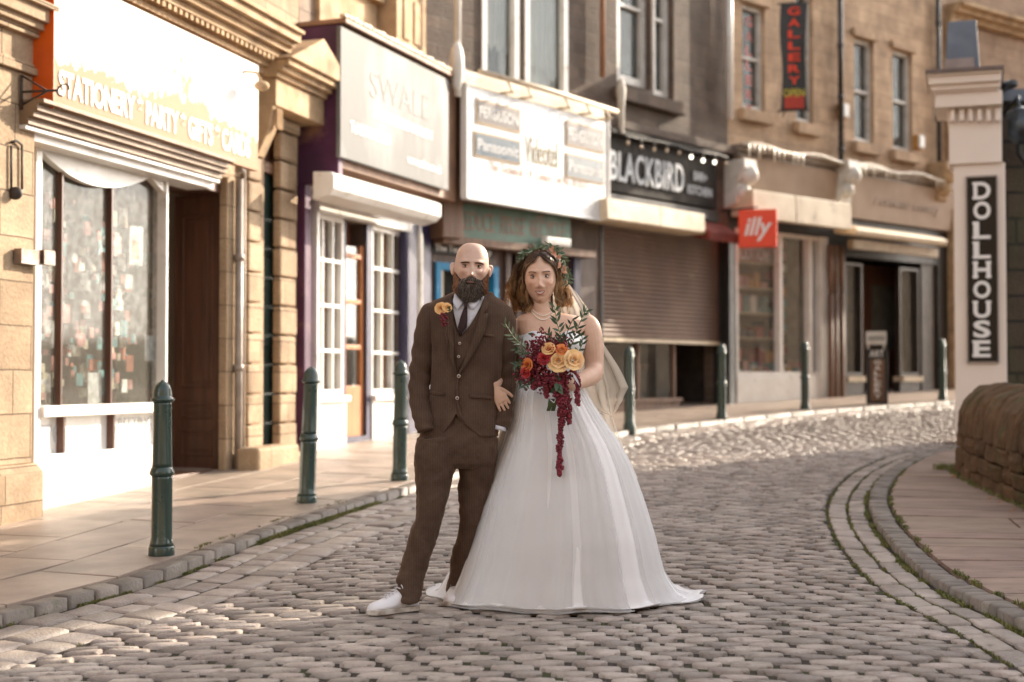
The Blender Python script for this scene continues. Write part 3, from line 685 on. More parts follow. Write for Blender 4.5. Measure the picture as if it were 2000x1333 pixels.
lm = MB(); a = H(511,168,.5); lm.sphere(FA.P(a[0],.50,a[1]), (.07,.07,.045)); lm.tube([FA.P(a[0],.5,a[1]+.03), FA.P(a[0],.45,a[1]+.12), FA.P(a[0],.3,a[1]+.14)], [.012]*3, 6)
tag(lm.build('wall_lamp', M_carv), 'small domed lamp under the carved stone bracket', 'lamp')
dp = MB(); u_ = H(467,600,.13)[0]; dp.tube([FA.P(u_,.13,zbase), FA.P(u_,.13,H(467,350,.13)[1])], [.035,.035], 10)
for z in (1.2, 2.2, 3.0): dp.tube([FA.P(u_,.13,z), FA.P(u_,.13,z+.06)], [.045,.045], 10)
dp.tube([FA.P(u_+.1,.13,zbase+.7), FA.P(u_+.1,.13,3.3)], [.012,.012], 6)
tag(dp.build('drain_pipe', M_lead), 'grey drainpipe between the brown door and the stone quoins', 'drainpipe')
# ============================================================ PURPLE SHOP
FB = Fac((-2.18,14.4), (-1.07,17.35)); HB = lambda x, y, n=0: FB.hit(x, y, n)
shopB = thing('shop_building', 'purple shop with white many paned windows and orange door', 'shop', (-2.18,14.4,zg(0,14.4)))
L = FB.L; zB = HB(600,380,0)[1]
A0, A1 = HB(608,600)[0], HB(668,600)[0]; D0_, D1_ = HB(672,600)[0], HB(712,600)[0]; B0, B1 = HB(722,600)[0], HB(786,600)[0]
zA0, zA1 = HB(610,775)[1], HB(610,415)[1]
mb = MB(); wall_holes(mb, FB, 0.02, L, zbase, 9, -.35, 0, [(A0,A1,zA0,zA1),(D0_,D1_,zbase,zA1),(B0,B1,zA0,zA1),(.5,1.4,5.3,7.1),(1.8,2.7,5.3,7.1)]); mb.build('wall', STN2, shopB)
for q in ((.5,1.4),(1.8,2.7)): sash_m(FB, shopB, q[0], q[1], 5.3, 7.1, -.2)
mb = MB(); mb.fprism(FB, -.05, L+.05, [(.25,9.0),(-3.4,11.0),(-7.1,9.0)]); mb.build('roof', M_slate, shopB)
mb = MB(); mb.fbox(FB, 0.02, L, -7, -6.8, zbase, 9); mb.build('rear_wall', STN2, shopB)
mb = MB(); mb.fbox(FB, .1, L-.1, -3, -2.9, zbase, 3.6); mb.fbox(FB, 0.03, .1, -2.9, -.36, zbase, 3.6); mb.fbox(FB, L-.1, L-.03, -2.9, -.36, zbase, 3.6); mb.fbox(FB, .03, L-.03, -2.9, -.36, 3.6, 3.7); mb.fbox(FB, .1, L-.1, -2.9,-.36, zbase, .33); mb.build('interior', M_room, shopB)
# purple end pier and box
M_brtop = mat('brown lead flashing', (.30,.17,.10), (.20,.11,.07), rough=.6, scale=5)
ub0, ub1 = .0, L*.985
zb1 = HB(665,45,.5)[1]; zb0 = HB(665,308,.5)[1]
mb = MB(); mb.fbox(FB, -.01, .09, .0, .47, zb0-.25, zb1); mb.fbox(FB, -.02, .11, .002, .10, zbase, zb0-.25); mb.build('purple_pier', M_purple, shopB, bevel=.01)
mb = MB(); mb.fbox(FB, .09, ub1, .0, .44, zb0-.08, zb1-.02); mb.fbox(FB, -.03, ub1+.02, -.02, .56, zb1, zb1+.05); mb.build('sign_box', M_brtop, shopB, bevel=.005)
mb = MB(); u0_ = HB(792,600,.1)[0]; mb.fbox(FB, u0_, L-.02, 0, .1, zbase, zb0-.1); mb.build('navy_pier', M_navy, shopB, bevel=.01)
mb = MB(); mb.fbox(FB, A0-.04, B1+.02, .0, .12, zA1, zA1+.12); mb.fbox(FB, A0-.06, B1+.02, .0, .2, zA1+.12, zA1+.17); mb.fbox(FB, A0-.06, A0-.01, 0, .1, zbase, zA1); mb.build('fascia_board', M_white, shopB, bevel=.004)
for (a, b) in ((A0, A1), (B0, B1)): sash_m(FB, shopB, a, b, zA0, zA1, -.06, M_white, M_glassc, 3, 4, .05, .035, .08)
for (a, b) in ((A0-.02, A1+.02), (B0-.02, B1)):
    mb = MB(); mb.fbox(FB, a, b, .0, .05, zbase, zA0-.06); mb.fbox(FB, a-.01, b+.01, .0, .10, zA0-.06, zA0); mb.build('stall_riser', M_white, shopB, bevel=.006)
mb = MB(); zd0 = HB(672,850,-.25)[1]
mb.fbox(FB, D0_, D0_+.07, -.06, -.01, zd0, zA1-.25); mb.fbox(FB, D1_-.07, D1_, -.06, -.01, zd0, zA1-.25); mb.fbox(FB, D0_+.07, D1_-.07, -.06, -.01, zd0, zd0+.55)
for z in (.95,1.45,1.95,2.4): mb.fbox(FB, D0_+.07, D1_-.07, -.06, -.01, zd0+z, zd0+z+.05)
dd = mb.build('door', M_orwood, shopB, bevel=.004); mb = MB(); mb.fbox(FB, D0_+.05, D1_-.05, -.04, -.032, zd0+.5, zA1-.27); mb.build('pane', M_glassc, dd)
mb = MB(); mb.fbox(FB, D1_, B0, -.3, .03, zbase, zA1); mb.fbox(FB, A1, D0_, -.3, .02, zbase, zA1); mb.fbox(FB, D0_, D1_, -.3, .03, zbase, zd0); mb.build('door_post', M_navy, shopB)
# orange and pale strips behind the panes, coloured to stand in for reflections
mb = MB()
for k in range(16):
    u = .15+k*.18; mb.fbox(FB, u, u+.15, -.16-.05*(k % 3), -.14-.05*(k % 3), .6, 2.9, (k*5) % 4)
o = mb.build('reflection_strips', [mat('reflection a', (.50,.19,.07)), mat('reflection b', (.40,.33,.25)), mat('reflection c', (.07,.035,.025)), mat('reflection d', (.36,.11,.05))]); tag(o, 'orange and cream strips standing in for reflections in the purple shop panes', 'painted reflections')
# sign panel
zq = zb1-.04
sB = thing('shop_sign', 'large blank white glossy sign with thin vertical letters above the purple shop', 'shop sign', FB.P(.1,.5,zb0))
def whitesign(name, stain_=(.50,.48,.46)):
    return mat(name, (.80,.79,.78), (.70,.68,.66), rough=.25, scale=1.2, bump=.03, stain=(stain_, 1.1, .5, .8), coat=.3)
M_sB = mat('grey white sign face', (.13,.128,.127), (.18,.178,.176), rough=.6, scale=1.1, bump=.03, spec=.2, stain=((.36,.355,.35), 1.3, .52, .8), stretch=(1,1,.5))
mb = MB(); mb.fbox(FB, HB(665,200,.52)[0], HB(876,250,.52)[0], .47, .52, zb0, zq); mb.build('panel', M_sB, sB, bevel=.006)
mb = MB(); us = HB(665,200,.52)[0]; ue = HB(876,250,.52)[0]; W_ = ue-us; Hh = zq-zb0
ftext(mb, FB, 'SWALE', us+W_*.24, zb0+Hh*.55, Hh*.22, .521, width=W_*.55, bold=-.01, depth=.004); mb.build('lettering', mat('dark thin lettering', (.13,.12,.12)), sB)
mb = MB(); ftext(mb, FB, 'HAIRDRESSERS & SALON', us+W_*.27, zb0+Hh*.40, Hh*.075, .521, width=W_*.55, bold=.02, depth=.004); mb.build('small_lettering', M_white, sB); mb = MB(); ftext(mb, FB, 'Tel 01706 813599', us+W_*.08, zb0+Hh*.22, Hh*.085, .521, width=W_*.34, bold=.02, depth=.004); mb.build('small_lettering', M_white, sB); mb = MB(); ftext(mb, FB, 'www.salon.co.uk', us+W_*.58, zb0+Hh*.13, Hh*.07, .521, width=W_*.34, bold=.02, depth=.004); mb.build('small_lettering', M_white, sB)
# rope light / flashing on top edge
mb = MB()
for k in range(26):
    u = us+W_*k/26; mb.fbox(FB, u, u+W_/26-.012, .5, .57, zb1+.052, zb1+.085+.008*(k % 3))
mb.build('coping', M_cream, shopB, bevel=.01)
# white roller housing
mb = MB(); a = HB(652,335,.66); b = HB(652,372,.66); ue2 = HB(862,400,.66)[0]
mb.fprism(FB, a[0], ue2, [(.43,a[1]+.01),(.62,a[1]),(.66,a[1]-.03),(.66,b[1]+.02),(.60,b[1]-.04),(.43,b[1]-.08)]); mb.build('roller_housing', M_white, shopB, bevel=.008)
# stone parapet block above
mb = MB(); a = HB(640,85,.1); u1_ = HB(828,60,.25)[0]; u9 = HB(770,60,.25)[0]
cmold(mb, FB, a[0]-.1, u9-.05, zb1+.05, -.1, [(.1,.12),(.5,.06),(.1,.16)]); 
cmold(mb, FB, u9, u1_, zb1+.05, -.1, [(.12,.34),(.85,.28),(.1,.36),(.1,.42)])
for q in (.2,.55): mb.fbox(FB, u9+(u1_-u9)*q, u9+(u1_-u9)*(q+.22), .28, .30, zb1+.3, zb1+.8)
mb.build('parapet', M_carv, shopB, bevel=.01)
wl = MB(); a = HB(820,468,.2); b = HB(820,590,.2); wl.tube([FB.P(a[0],.2,a[1]+.2),FB.P(a[0],.2,a[1]),FB.P(b[0],.2,b[1]),FB.P(b[0],.2,b[1]-1.6)], [.012,.035,.035,.03], 10)
tag(wl.build('drain_pipe', M_whited), 'thin white pipe at the right edge of the purple shop', 'drainpipe')
# ============================================================ VIDEO SHOP (third)
FC = Fac((-1.05,17.3), (1.17,19.75)); HC = lambda x, y, n=0: FC.hit(x, y, n)
shopC = thing('shop_building', 'dark timber shop under a white lettered sign with tall white upstairs windows', 'shop', (-1.05,17.3,zg(0,17.3)))
L = FC.L; zf = HC(890,470,.1)[1]; zu = HC(935,175)[1]
up = [(HC(940,100)[0], HC(1012,100)[0], zu, 7.6), (HC(1024,100)[0], HC(1108,100)[0], zu-.15, 7.6)]
wz0, wz1 = HC(850,690)[1], HC(850,512)[1]
wW = (HC(848,560)[0], HC(970,560)[0], wz0, wz1); dW = (HC(984,560)[0], HC(1112,560)[0], zbase, HC(984,478)[1])
mb = MB(); wall_holes(mb, FC, .0, L, zf, 9, -.3, 0, up); mb.build('wall', STND, shopC)
mb = MB(); wall_holes(mb, FC, .0, L, zbase, zf, -.3, 0, [wW, dW]); mb.build('shopfront', M_timber, shopC)
mb = MB(); mb.fbox(FC, .0, L, -6, -5.9, zbase, 9); mb.build('rear_wall', STND, shopC)
mb = MB(); mb.fprism(FC, -.05, L+.05, [(.2,9.0),(-3.0,11.0),(-6.1,9.0)]); mb.build('roof', M_slate, shopC)
mb = MB(); mb.fbox(FC, .05, L-.05, -3, -2.9, zbase, 9); mb.fbox(FC, 0.01, .05, -2.9, -.31, zbase, 9); mb.fbox(FC, L-.05, L-.01, -2.9, -.31, zbase, 9); mb.fbox(FC, .05, L-.05, -2.9, -.31, zf+.3, zf+.4); mb.fbox(FC,.05,L-.05,-2.9,-.31,zbase,.5); mb.build('interior', M_room, shopC)
for q in up:
    o = sash_m(FC, shopC, q[0], q[1], q[2], q[3], -.08, M_white, M_glassc, 1, 1, .09, .04, .10)
    mb = MB(); n_ = 28
    for i in range(n_):
        a = q[0]+.05+(q[1]-q[0]-.1)*i/n_; b = q[0]+.05+(q[1]-q[0]-.1)*(i+1)/n_; lo = q[2]+.62+.05*math.sin(i*.9)
        n0_ = -.13+.015*math.sin(i*1.7); n1_ = -.13+.015*math.sin((i+1)*1.7)
        mb.add([FC.P(a,n0_,lo),FC.P(b,n1_,lo+.01),FC.P(b,n1_,q[3]),FC.P(a,n0_,q[3])], [(0,1,2,3)])
    for (fa, fb) in ((.0,.22),(.78,1.0)) if q is up[0] else ((.25,1.0),):
        n_ = 12
        for i in range(n_):
            W_ = q[1]-q[0]-.1; a = q[0]+.05+W_*(fa+(fb-fa)*i/n_); b = q[0]+.05+W_*(fa+(fb-fa)*(i+1)/n_)
            mb.add([FC.P(a,-.17+.02*math.sin(i*2.1),q[2]),FC.P(b,-.17+.02*math.sin(i*2.1+2.1),q[2]),FC.P(b,-.17+.02*math.sin(i*2.1+2.1),q[2]+1.2),FC.P(a,-.17+.02*math.sin(i*2.1),q[2]+1.2)], [(0,1,2,3)])
    mb.build('net_curtain', M_lace, o, solid=.004, weld=True)
mb = MB(); mb.fbox(FC, up[0][0]-.1, up[1][1]+.1, 0, .14, zu-.22, zu-.16); mb.build('window_sill', M_cream, shopC)
# brown corner pier and box between the purple shop and the sign
a = HC(838,95,.15); mb = MB(); mb.fbox(FC, .0, HC(905,300,.3)[0], .002, .30, zf, a[1]-.3); mb.fbox(FC, -.03, HC(905,300,.3)[0]+.02, .0, .36, a[1]-.3, a[1]-.2); mb.build('timber_pier', M_brownw, shopC, bevel=.006)
mb = MB(); t0 = HC(888,395,.16); t1 = HC(888,462,.16)
mb.fbox(FC, t0[0], HC(1114,440,.16)[0], .1, .16, t1[1], t0[1]); tf = mb.build('teal_fascia', M_teal, shopC)
M_redl = mat('faded red lettering', (.30,.13,.09)); mb = MB(); ftext(mb, FC, 'REDUCE  REUSE  RECYCLE', t0[0]+.08, t1[1]+.1, (t0[1]-t1[1])*.55, .161, width=HC(1114,440,.16)[0]-t0[0]-.2, bold=-.01, depth=.003); mb.build('lettering', M_redl, tf)
mb = MB(); mb.fbox(FC, .1, L-.02, 0, .22, t0[1]+.005, t0[1]+.10); mb.fbox(FC, .1, L-.25, 0, .2, t1[1]-.10, t1[1]-.004); mb.build('beam', M_brownw, shopC, bevel=.005)
mb = MB(); a = HC(1068,462,.3); b = HC(1068,478,.3); mb.fbox(FC, a[0], HC(1116,470,.3)[0], .2, .30, b[1], a[1]); tag(mb.build('lamp_housing', M_white, bevel=.02), 'small cream lamp housing under the teal fascia of the dark timber shop', 'lamp')
a = HC(846,452,.04); b = HC(846,494,.04); sC2 = thing('name_board', 'dark name board with VIDEOTEL in pale letters behind the man', 'sign', FC.P(a[0],.04,b[1]))
mb = MB(); mb.fbox(FC, a[0], HC(962,490,.04)[0], .003, .04, b[1], a[1]); mb.build('board', M_black, sC2)
mb = MB(); W_ = HC(962,490,.04)[0]-a[0]; hh = a[1]-b[1]; ftext(mb, FC, 'VIDEOTEL', a[0]+W_*.18, b[1]+hh*.55, hh*.34, .041, width=W_*.55, bold=.01); mb.build('lettering', mat('gold lettering', (.55,.38,.2)), sC2)
mb = MB(); ftext(mb, FC, 'The Technical Shop', a[0]+W_*.03, b[1]+hh*.12, hh*.3, .041, width=W_*.94, bold=.02); mb.build('small_lettering', M_white, sC2)
sash_m(FC, shopC, wW[0], wW[1], wW[2], wW[3], -.06, M_blue, M_glassc, 1, 1, .09, .04, .1)
mb = MB(); mb.fbox(FC, wW[0]+.09, wW[0]+.13, -.04, .03, wW[2]+.12, wW[3]-.1); mb.build('inner_frame', M_cream, shopC)
mb = MB(); mb.fbox(FC, dW[0], dW[0]+.1, -.1, .04, zbase, dW[3]); mb.fbox(FC, dW[0]+.35, dW[0]+.43, -.2, -.1, zbase, dW[3]); mb.fbox(FC, dW[1]-.1, dW[1], -.1, .04, zbase, dW[3]); mb.fbox(FC, dW[0]+.1, dW[1]-.1, -.1, -.02, dW[3]-.1, dW[3]); mb.fbox(FC, dW[0]+.5, dW[1]-.1, -.25, -.2, zbase, dW[3]-.1); mb.build('door', M_timber, shopC, bevel=.004)
mb = MB(); a = HC(1122,600,.1)[0]; mb.fbox(FC, a, a+.13, .0, .1, zbase, t1[1]-.1); mb.build('blue_post', M_navy, shopC)
mb = MB()
for k in range(34):
    u = rng.uniform(wW[0]+.1, wW[1]-.1); z = wW[2]+.05+rng.beta(1,2)*.8; s_ = rng.uniform(.06,.16); mb.fbox(FC, u, u+s_, -.6-rng.random()*.5, -.5, z, z+s_, int(rng.integers(0,5)))
tag(mb.build('window_display', gm), 'small pale goods behind the blue framed window of the dark timber shop', 'display')
# leaning white sign on its own frame
FS = Fac((-.56,17.02), (1.345,19.60)); HS = lambda x, y, n=0: FS.hit(x, y, n)
a = HS(912,383); L2 = HS(1187,420)[0]; zb0, zt0 = a[1], HS(922,170)[1]
sC = thing('shop_sign', 'long white lettered sign with four small dark brand plates above the timber shop', 'shop sign', FS.P(a[0],0,zb0))
M_sC = mat('white sign sheet', (.74,.74,.73), (.66,.66,.65), rough=.4, scale=1.5, bump=.03, stain=((.5,.47,.43), 2.5, .62, .8))
mb = MB(); mb.fbox(FS, a[0], L2, -.07, 0, zb0, zt0); mb.fbox(FS, a[0]-.03, a[0], -.08, .02, zb0-.03, zt0+.03); mb.fbox(FS, L2, L2+.03, -.08, .02, zb0-.03, zt0+.03); mb.fbox(FS, a[0], L2, -.08, .02, zb0-.04, zb0-.002); mb.build('panel', M_sC, sC, bevel=.004)
W_ = L2-a[0]; Hh = zt0-zb0
plates = [((930,192),(1017,252),'FERGUSON',(.10,.075,.06)), ((926,255),(1017,312),'Panasonic',(.03,.07,.11)), ((1105,235),(1180,290),'FERGUSON',(.10,.075,.06)), ((1105,298),(1180,345),'Panasonic',(.12,.15,.17))]
M_gold = mat('dull gold trim', (.42,.28,.14)); M_silver = mat('silver lettering', (.5,.5,.5), rough=.4)
for k, ((x0,y0),(x1,y1),tx,c) in enumerate(plates):
    u0, z1 = HS(x0,y0,.01); _, z0 = HS(x0,y0+(49 if k != 1 else 50),.01); u1 = HS(x1,y1,.01)[0]
    mb = MB(); mb.fbox(FS, u0, u1, .002, .012, z0, z1, 0); mb.fbox(FS, u0+.025, u1-.025, .002, .016, z0+.025, z1-.025, 1); p_ = mb.build('brand_plate', [M_gold, mat('plate %d' % k, c, rough=.3)], sC)
    mb = MB(); ftext(mb, FS, tx, u0+.06, z0+(z1-z0)*.3, (z1-z0)*.42, .0165, width=(u1-u0)-.12, bold=.02, depth=.004); mb.build('lettering', M_silver, p_)
mb = MB(); ftext(mb, FS, 'Videotel', a[0]+W_*.38, zb0+Hh*.42, Hh*.26, .001, width=W_*.23, bold=.0); mb.build('lettering', mat('olive lettering', (.30,.25,.14)), sC)
mb = MB(); ftext(mb, FS, 'The Technical T.V. Centre  Tel No. 813527', a[0]+W_*.14, zb0+Hh*.27, Hh*.085, .001, width=W_*.7, bold=.0, depth=.003); mb.build('small_lettering', mat('faded salmon lettering', (.55,.33,.24)), sC)
# rail with brackets above it
rl = MB(); p0, p1 = HS(937,140,.1), HS(1197,208,.1)
rl.tube([FS.P(p0[0],.1,p0[1]), FS.P((p0[0]+p1[0])/2,.1,(p0[1]+p1[1])/2-.01), FS.P(L2+.08,.1,p0[1]-.02)], [.035,.035,.035], 8)
for f in (.22,.35,.62,.78,.93):
    u = a[0]+W_*f; rl.tube([FS.P(u,.1,p0[1]-.02), FS.P(u+.03,.16,p0[1]-.16), FS.P(u,-.02,zt0+.02)], [.018,.03,.018], 6)
rl.fbox(FS, a[0], L2, -.3, -.05, zt0+.03, zt0+.2)
tag(rl.build('awning_rail', [M_cream]), 'cream metal awning rail with small brackets above the long white lettered sign', 'rail')
pp = MB(); q = HS(931,100,.25); q2 = HS(931,185,.25); pp.tube([FS.P(q[0]-.05,.0,q2[1]), FS.P(q[0]-.05,.0,7.5)], [.04,.04], 8); pp.sphere(FS.P(q[0]-.1,.03,q2[1]+.35), (.09,.09,.3)); tag(pp.build('drain_pipe', M_whited), 'pale drainpipe with a swollen joint at the left end of the long white sign', 'drainpipe')
# ============================================================ BLACKBIRD
FD = Fac((1.17,19.75), (3.42,22.45)); HD = lambda x, y, n=0: FD.hit(x, y, n)
shopD = thing('shop_building', 'sooty stone bar with a half lowered brown roller shutter', 'bar', (1.17,19.75,zg(0,19.75)))
L = FD.L
s0, s1 = HD(1172,600)[0], HD(1412,600)[0]; zst = HD(1172,430)[1]; zsb = HD(1172,658,.0)[1]
ups = [(HD(1205,100)[0], HD(1272,100)[0], HD(1240,168)[1], 7.7), (HD(1276,100)[0], HD(1316,100)[0], HD(1240,168)[1]-.08, 7.7)]
mb = MB(); wall_holes(mb, FD, 0, L, zbase, 9, -.35, 0, [(s0, s1, zbase, zst)]+ups); mb.build('wall', STND, shopD)
mb = MB(); mb.fbox(FD, 0, L, -6, -5.9, zbase, 9); mb.build('rear_wall', STND, shopD)
mb = MB(); mb.fprism(FD, -.05, L+.05, [(.2,9.0),(-3.0,11.0),(-6.1,9.0)]); mb.build('roof', M_slate, shopD)
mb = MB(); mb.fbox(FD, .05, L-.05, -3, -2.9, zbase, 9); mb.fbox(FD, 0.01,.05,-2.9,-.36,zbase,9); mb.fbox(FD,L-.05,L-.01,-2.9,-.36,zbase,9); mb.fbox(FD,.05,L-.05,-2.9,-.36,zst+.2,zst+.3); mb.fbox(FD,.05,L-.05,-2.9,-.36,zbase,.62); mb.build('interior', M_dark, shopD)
for q in ups: sash_m(FD, shopD, q[0]+.1, q[1], q[2], q[3], -.2, M_whited, M_glassd, 1, 2, .11, .05, .1)
mb = MB(); mb.fbox(FD, ups[0][0]-.1, ups[1][1]+.15, 0, .14, ups[1][2]-.2, ups[1][2]-.02); mb.build('window_sill', STND, shopD)
# roller shutter of curved slats
mb = MB(); z = zst+.02; nsl = 26; hsl = (zst+.02-zsb)/nsl
prof = []
for k in range(nsl):
    z_ = zst+.02-k*hsl
    prof += [(.0,z_),(.028,z_-hsl*.18),(.040,z_-hsl*.45),(.030,z_-hsl*.70),(-.012,z_-hsl*.86),(-.012,z_-hsl*.97)]
prof += [(-.02, zsb), (-.02, zst+.02)]
mb.fprism(FD, s0+.05, s1-.05, [(n-.08, z) for n, z in prof]); M_shut = mat('brown shutter slats', (.235,.145,.105), (.17,.105,.077), rough=.5, scale=2, metal=.1, stain=((.42,.33,.26), 3.5, .66, .75))
sh = mb.build('roller_shutter', M_shut, shopD)
mb = MB(); mb.fbox(FD, s0, s1, -.10, -.03, zsb-.06, zsb-.005); mb.build('bottom_bar', M_cream, sh)
mb = MB(); mb.fbox(FD, s0, s0+.05, -.14, .02, zbase, zst); mb.build('guide_rail', M_black, shopD); mb = MB(); mb.fbox(FD, s1-.05, s1, -.14, .02, zbase, zst); mb.build('guide_rail', M_black, shopD)
# window and sill under the shutter, dark doorway
wu0, wu1 = s0+.05, HD(1322,700,-.2)[0]; zsil = HD(1275,778,-.15)[1]
mb = MB(); mb.fbox(FD, wu0, wu1+.05, -.32, -.12, zsil-.06, zsil); mb.fbox(FD, wu0, wu1, -.30, -.15, zbase, zsil-.06); mb.build('stall_riser', M_brownw, shopD, bevel=.005)
mb = MB()
for u in (wu0, HD(1242,700,-.25)[0], wu1-.06): mb.fbox(FD, u, u+.06, -.28, -.22, zsil, zst)
wf = mb.build('window', M_brownw, shopD); mb = MB(); mb.fbox(FD, wu0+.02, wu1-.02, -.26, -.252, zsil, zst); mb.build('pane', M_glassc, wf)
mb = MB(); mb.fbox(FD, wu1+.06, s1, -1.2, -1.15, zbase, zst); mb.fbox(FD, wu1, wu1+.05, -1.15, -.33, zbase, zst); mb.build('porch', M_dark, shopD)
# bar stool in the window
pst = FD.P(HD(1255,720,-.9)[0], -.9, .62); stl = thing('bar_stool', 'wooden high backed bar stool seen under the half lowered shutter', 'stool', pst)
bs = pst; mb = MB()
for sx_ in (-.17,.17):
    for sy_ in (-.17,.17): mb.tube([bs+Vector((sx_*1.2,sy_*1.2,0)), bs+Vector((sx_,sy_,.68))], [.02,.018], 6); 
mb.build('leg', M_brownw, stl)
mb = MB(); mb.tube([bs+Vector((0,0,.68)),bs+Vector((0,0,.73))],[.2,.2],14); mb.build('seat', M_brownw, stl); mb = MB()
for sx_ in (-.16,-.05,.05,.16): mb.tube([bs+Vector((sx_,.17,.7)), bs+Vector((sx_,.2,1.12))], [.014,.012], 6)
mb.tube([bs+Vector((-.18,.2,1.12)), bs+Vector((.18,.2,1.12))], [.03,.03], 6); mb.build('backrest', M_brownw, stl)
# name sign
a = HD(1192,262,.12); b = HD(1192,372,.12); u1_ = HD(1402,320,.12)[0]
sD = thing('shop_sign', 'black sign with large pale BLACKBIRD lettering and a row of bulbs', 'shop sign', FD.P(a[0],.12,b[1]))
mb = MB(); mb.fbox(FD, a[0]-.1, u1_, .02, .10, b[1], a[1]); mb.fbox(FD, a[0]-.12, u1_+.04, .02, .22, a[1], a[1]+.07); mb.build('board', mat('charcoal board', (.035,.029,.025), (.025,.021,.018), rough=.7, spec=.15), sD, bevel=.004)
Hh = a[1]-b[1]; W_ = u1_-a[0]; M_pale = mat('pale blue grey lettering', (.50,.53,.57), (.42,.45,.48))
mb = MB(); ftext(mb, FD, 'BLACKBIRD', a[0]-.02, b[1]+Hh*.2, Hh*.52, .105, width=W_*.66, bold=.012, spacing=1.08, depth=.03); mb.build('lettering', M_pale, sD)
mb = MB(); ftext(mb, FD, 'BAR+', a[0]+W_*.76, b[1]+Hh*.48, Hh*.17, .105, width=W_*.13, bold=.01, depth=.02); ftext(mb, FD, 'KITCHEN', a[0]+W_*.70, b[1]+Hh*.2, Hh*.17, .105, width=W_*.24, bold=.01, depth=.02); mb.build('small_lettering', M_pale, sD)
mb = MB(); b2 = HD(1192,378,.14); b3 = HD(1192,400,.14); mb.fbox(FD, a[0]-.1, u1_, .03, .14, b3[1], b2[1]); s2 = mb.build('lower_strip', M_black, sD); mb = MB(); ftext(mb, FD, 'COFFEE * COCKTAILS * WOOD FIRED FOOD', a[0]+.1, b3[1]+.035, .05, .141, width=W_*.85, depth=.003); mb.build('lettering', M_pale, s2)
for k in range(9):
    u = a[0]+W_*(.06+.115*k); zz_ = a[1]-.02-.02*math.sin(k*1.3)
    mb = MB(); mb.sphere(FD.P(u,.30,zz_-.10), (.024,.024,.032)); blb = mb.build('light_bulb', M_bulb if k in (5,6,7) else mat('glass bulb %d' % k, (.7,.55,.4), rough=.1)); tag(blb, ['first unlit','second unlit','third unlit','fourth unlit','fifth unlit','first glinting','middle glinting','last glinting','last unlit'][k]+' round bulb from the left above the BLACKBIRD lettering', 'light bulb', 'bulbs above the bar sign')
    mb = MB(); mb.tube([FD.P(u,.30,zz_-.055), FD.P(u,.30,zz_+.0)], [.016,.016], 8); mb.build('cap', M_black, blb)
cab = MB(); cab.tube([FD.P(a[0]+W_*f, .30, a[1]-.015-.015*math.sin(f*12)) for f in np.linspace(0,1,24)], [.008]*24, 5); tag(cab.build('cable', M_black), 'black cable carrying the bulbs above the BLACKBIRD sign', 'cable')
# cream shutter housing and red awning end
a = HD(1196,388,.38); b = HD(1196,432,.38); u2 = HD(1378,420,.38)[0]; u3 = HD(1440,420,.38)[0]
mb = MB(); mb.fprism(FD, a[0]-.1, (a[0]+u2)/2-.006, [(0,a[1]),(.36,a[1]),(.38,b[1]+.03),(.33,b[1]),(0,b[1])]); mb.fprism(FD, (a[0]+u2)/2+.006, u2, [(0,a[1]),(.36,a[1]),(.38,b[1]+.03),(.33,b[1]),(0,b[1])]); mb.build('shutter_housing', M_cream, shopD, bevel=.006)
aw = MB(); aw.fprism(FD, u2+.01, u3, [(0,a[1]-.05),(.1,a[1]-.05),(.45,b[1]+.05),(.45,b[1]-.08),(.40,b[1]-.08),(0,b[1]+.02)]); tag(aw.build('folded_awning', M_red, bevel=.01), 'dark red folded awning at the right end of the cream shutter housing', 'awning')
mb = MB(); mb.fbox(FD, s1, L, 0, .12, zbase, b[1]); mb.build('pier', M_black, shopD)
fin = MB(); q = HD(1213,262,.2); q2 = HD(1213,155,.2); fin.tube([FD.P(q[0],.2,q[1]),FD.P(q[0],.2,q[1]+.35),FD.P(q[0],.2,q2[1]-.15),FD.P(q[0],.2,q2[1])], [.045,.05,.075,.03], 10); tag(fin.build('finial', mat('pale finial paint', (.5,.45,.38)), bevel=.01), 'pale rounded finial standing between the white sign and the BLACKBIRD sign', 'finial')
pp = MB(); q = HD(1425,100,.12); pp.tube([FD.P(q[0],.12,HD(1425,232,.12)[1]), FD.P(q[0],.12,8)], [.055,.055], 8); tag(pp.build('drain_pipe', M_white), 'thick white drainpipe between the sooty bar and the buff gallery building', 'drainpipe')
mb = MB(); z = HD(1330,205,.1)[1]; mb.fbox(FD, .0, L, 0, .18, HD(1192,262,.12)[1]+.10, HD(1192,262,.12)[1]+.22); mb.build('string_course', STND, shopD, bevel=.01)
pp = MB(); q = HD(1160,100,.08); pp.tube([FD.P(.05,.08,HD(1170,148,.1)[1]), FD.P(.05,.08,8)], [.04,.04], 8); tag(pp.build('drain_pipe', mat('rust brown pipe', (.32,.15,.08))), 'rust brown drainpipe on the sooty stone wall beside the white upstairs windows', 'drainpipe')
# ============================================================ GALLERY BUILDING
FE = Fac((3.42,22.45), (8.3,27.0)); HE = lambda x, y, n=0: FE.hit(x, y, n)
shopE = thing('shop_building', 'buff stone gallery building with sash windows over two shopfronts', 'shop', (3.42,22.45,zg(0,22.45)))
L = FE.L; zl = HE(1440,300)[1]
ew = [(1450,1494,5,212),(1555,1588,-20,238),(1668,1706,72,276),(1743,1781,95,292)]
wins = [(HE(a,100)[0], HE(b,100)[0], HE(a,d)[1], HE(a,c)[1]) for a, b, c, d in ew]
f0, f1 = HE(1436,600)[0], HE(1612,600)[0]; zf1, zf0 = HE(1436,445)[1], HE(1436,736)[1]
h0, h1 = HE(1652,600)[0], HE(1832,600)[0]; zh1 = HE(1652,500)[1]
mb = MB(); wall_holes(mb, FE, 0, L, zl, 9.5, -.35, 0, wins); mb.build('wall', STNP, shopE)
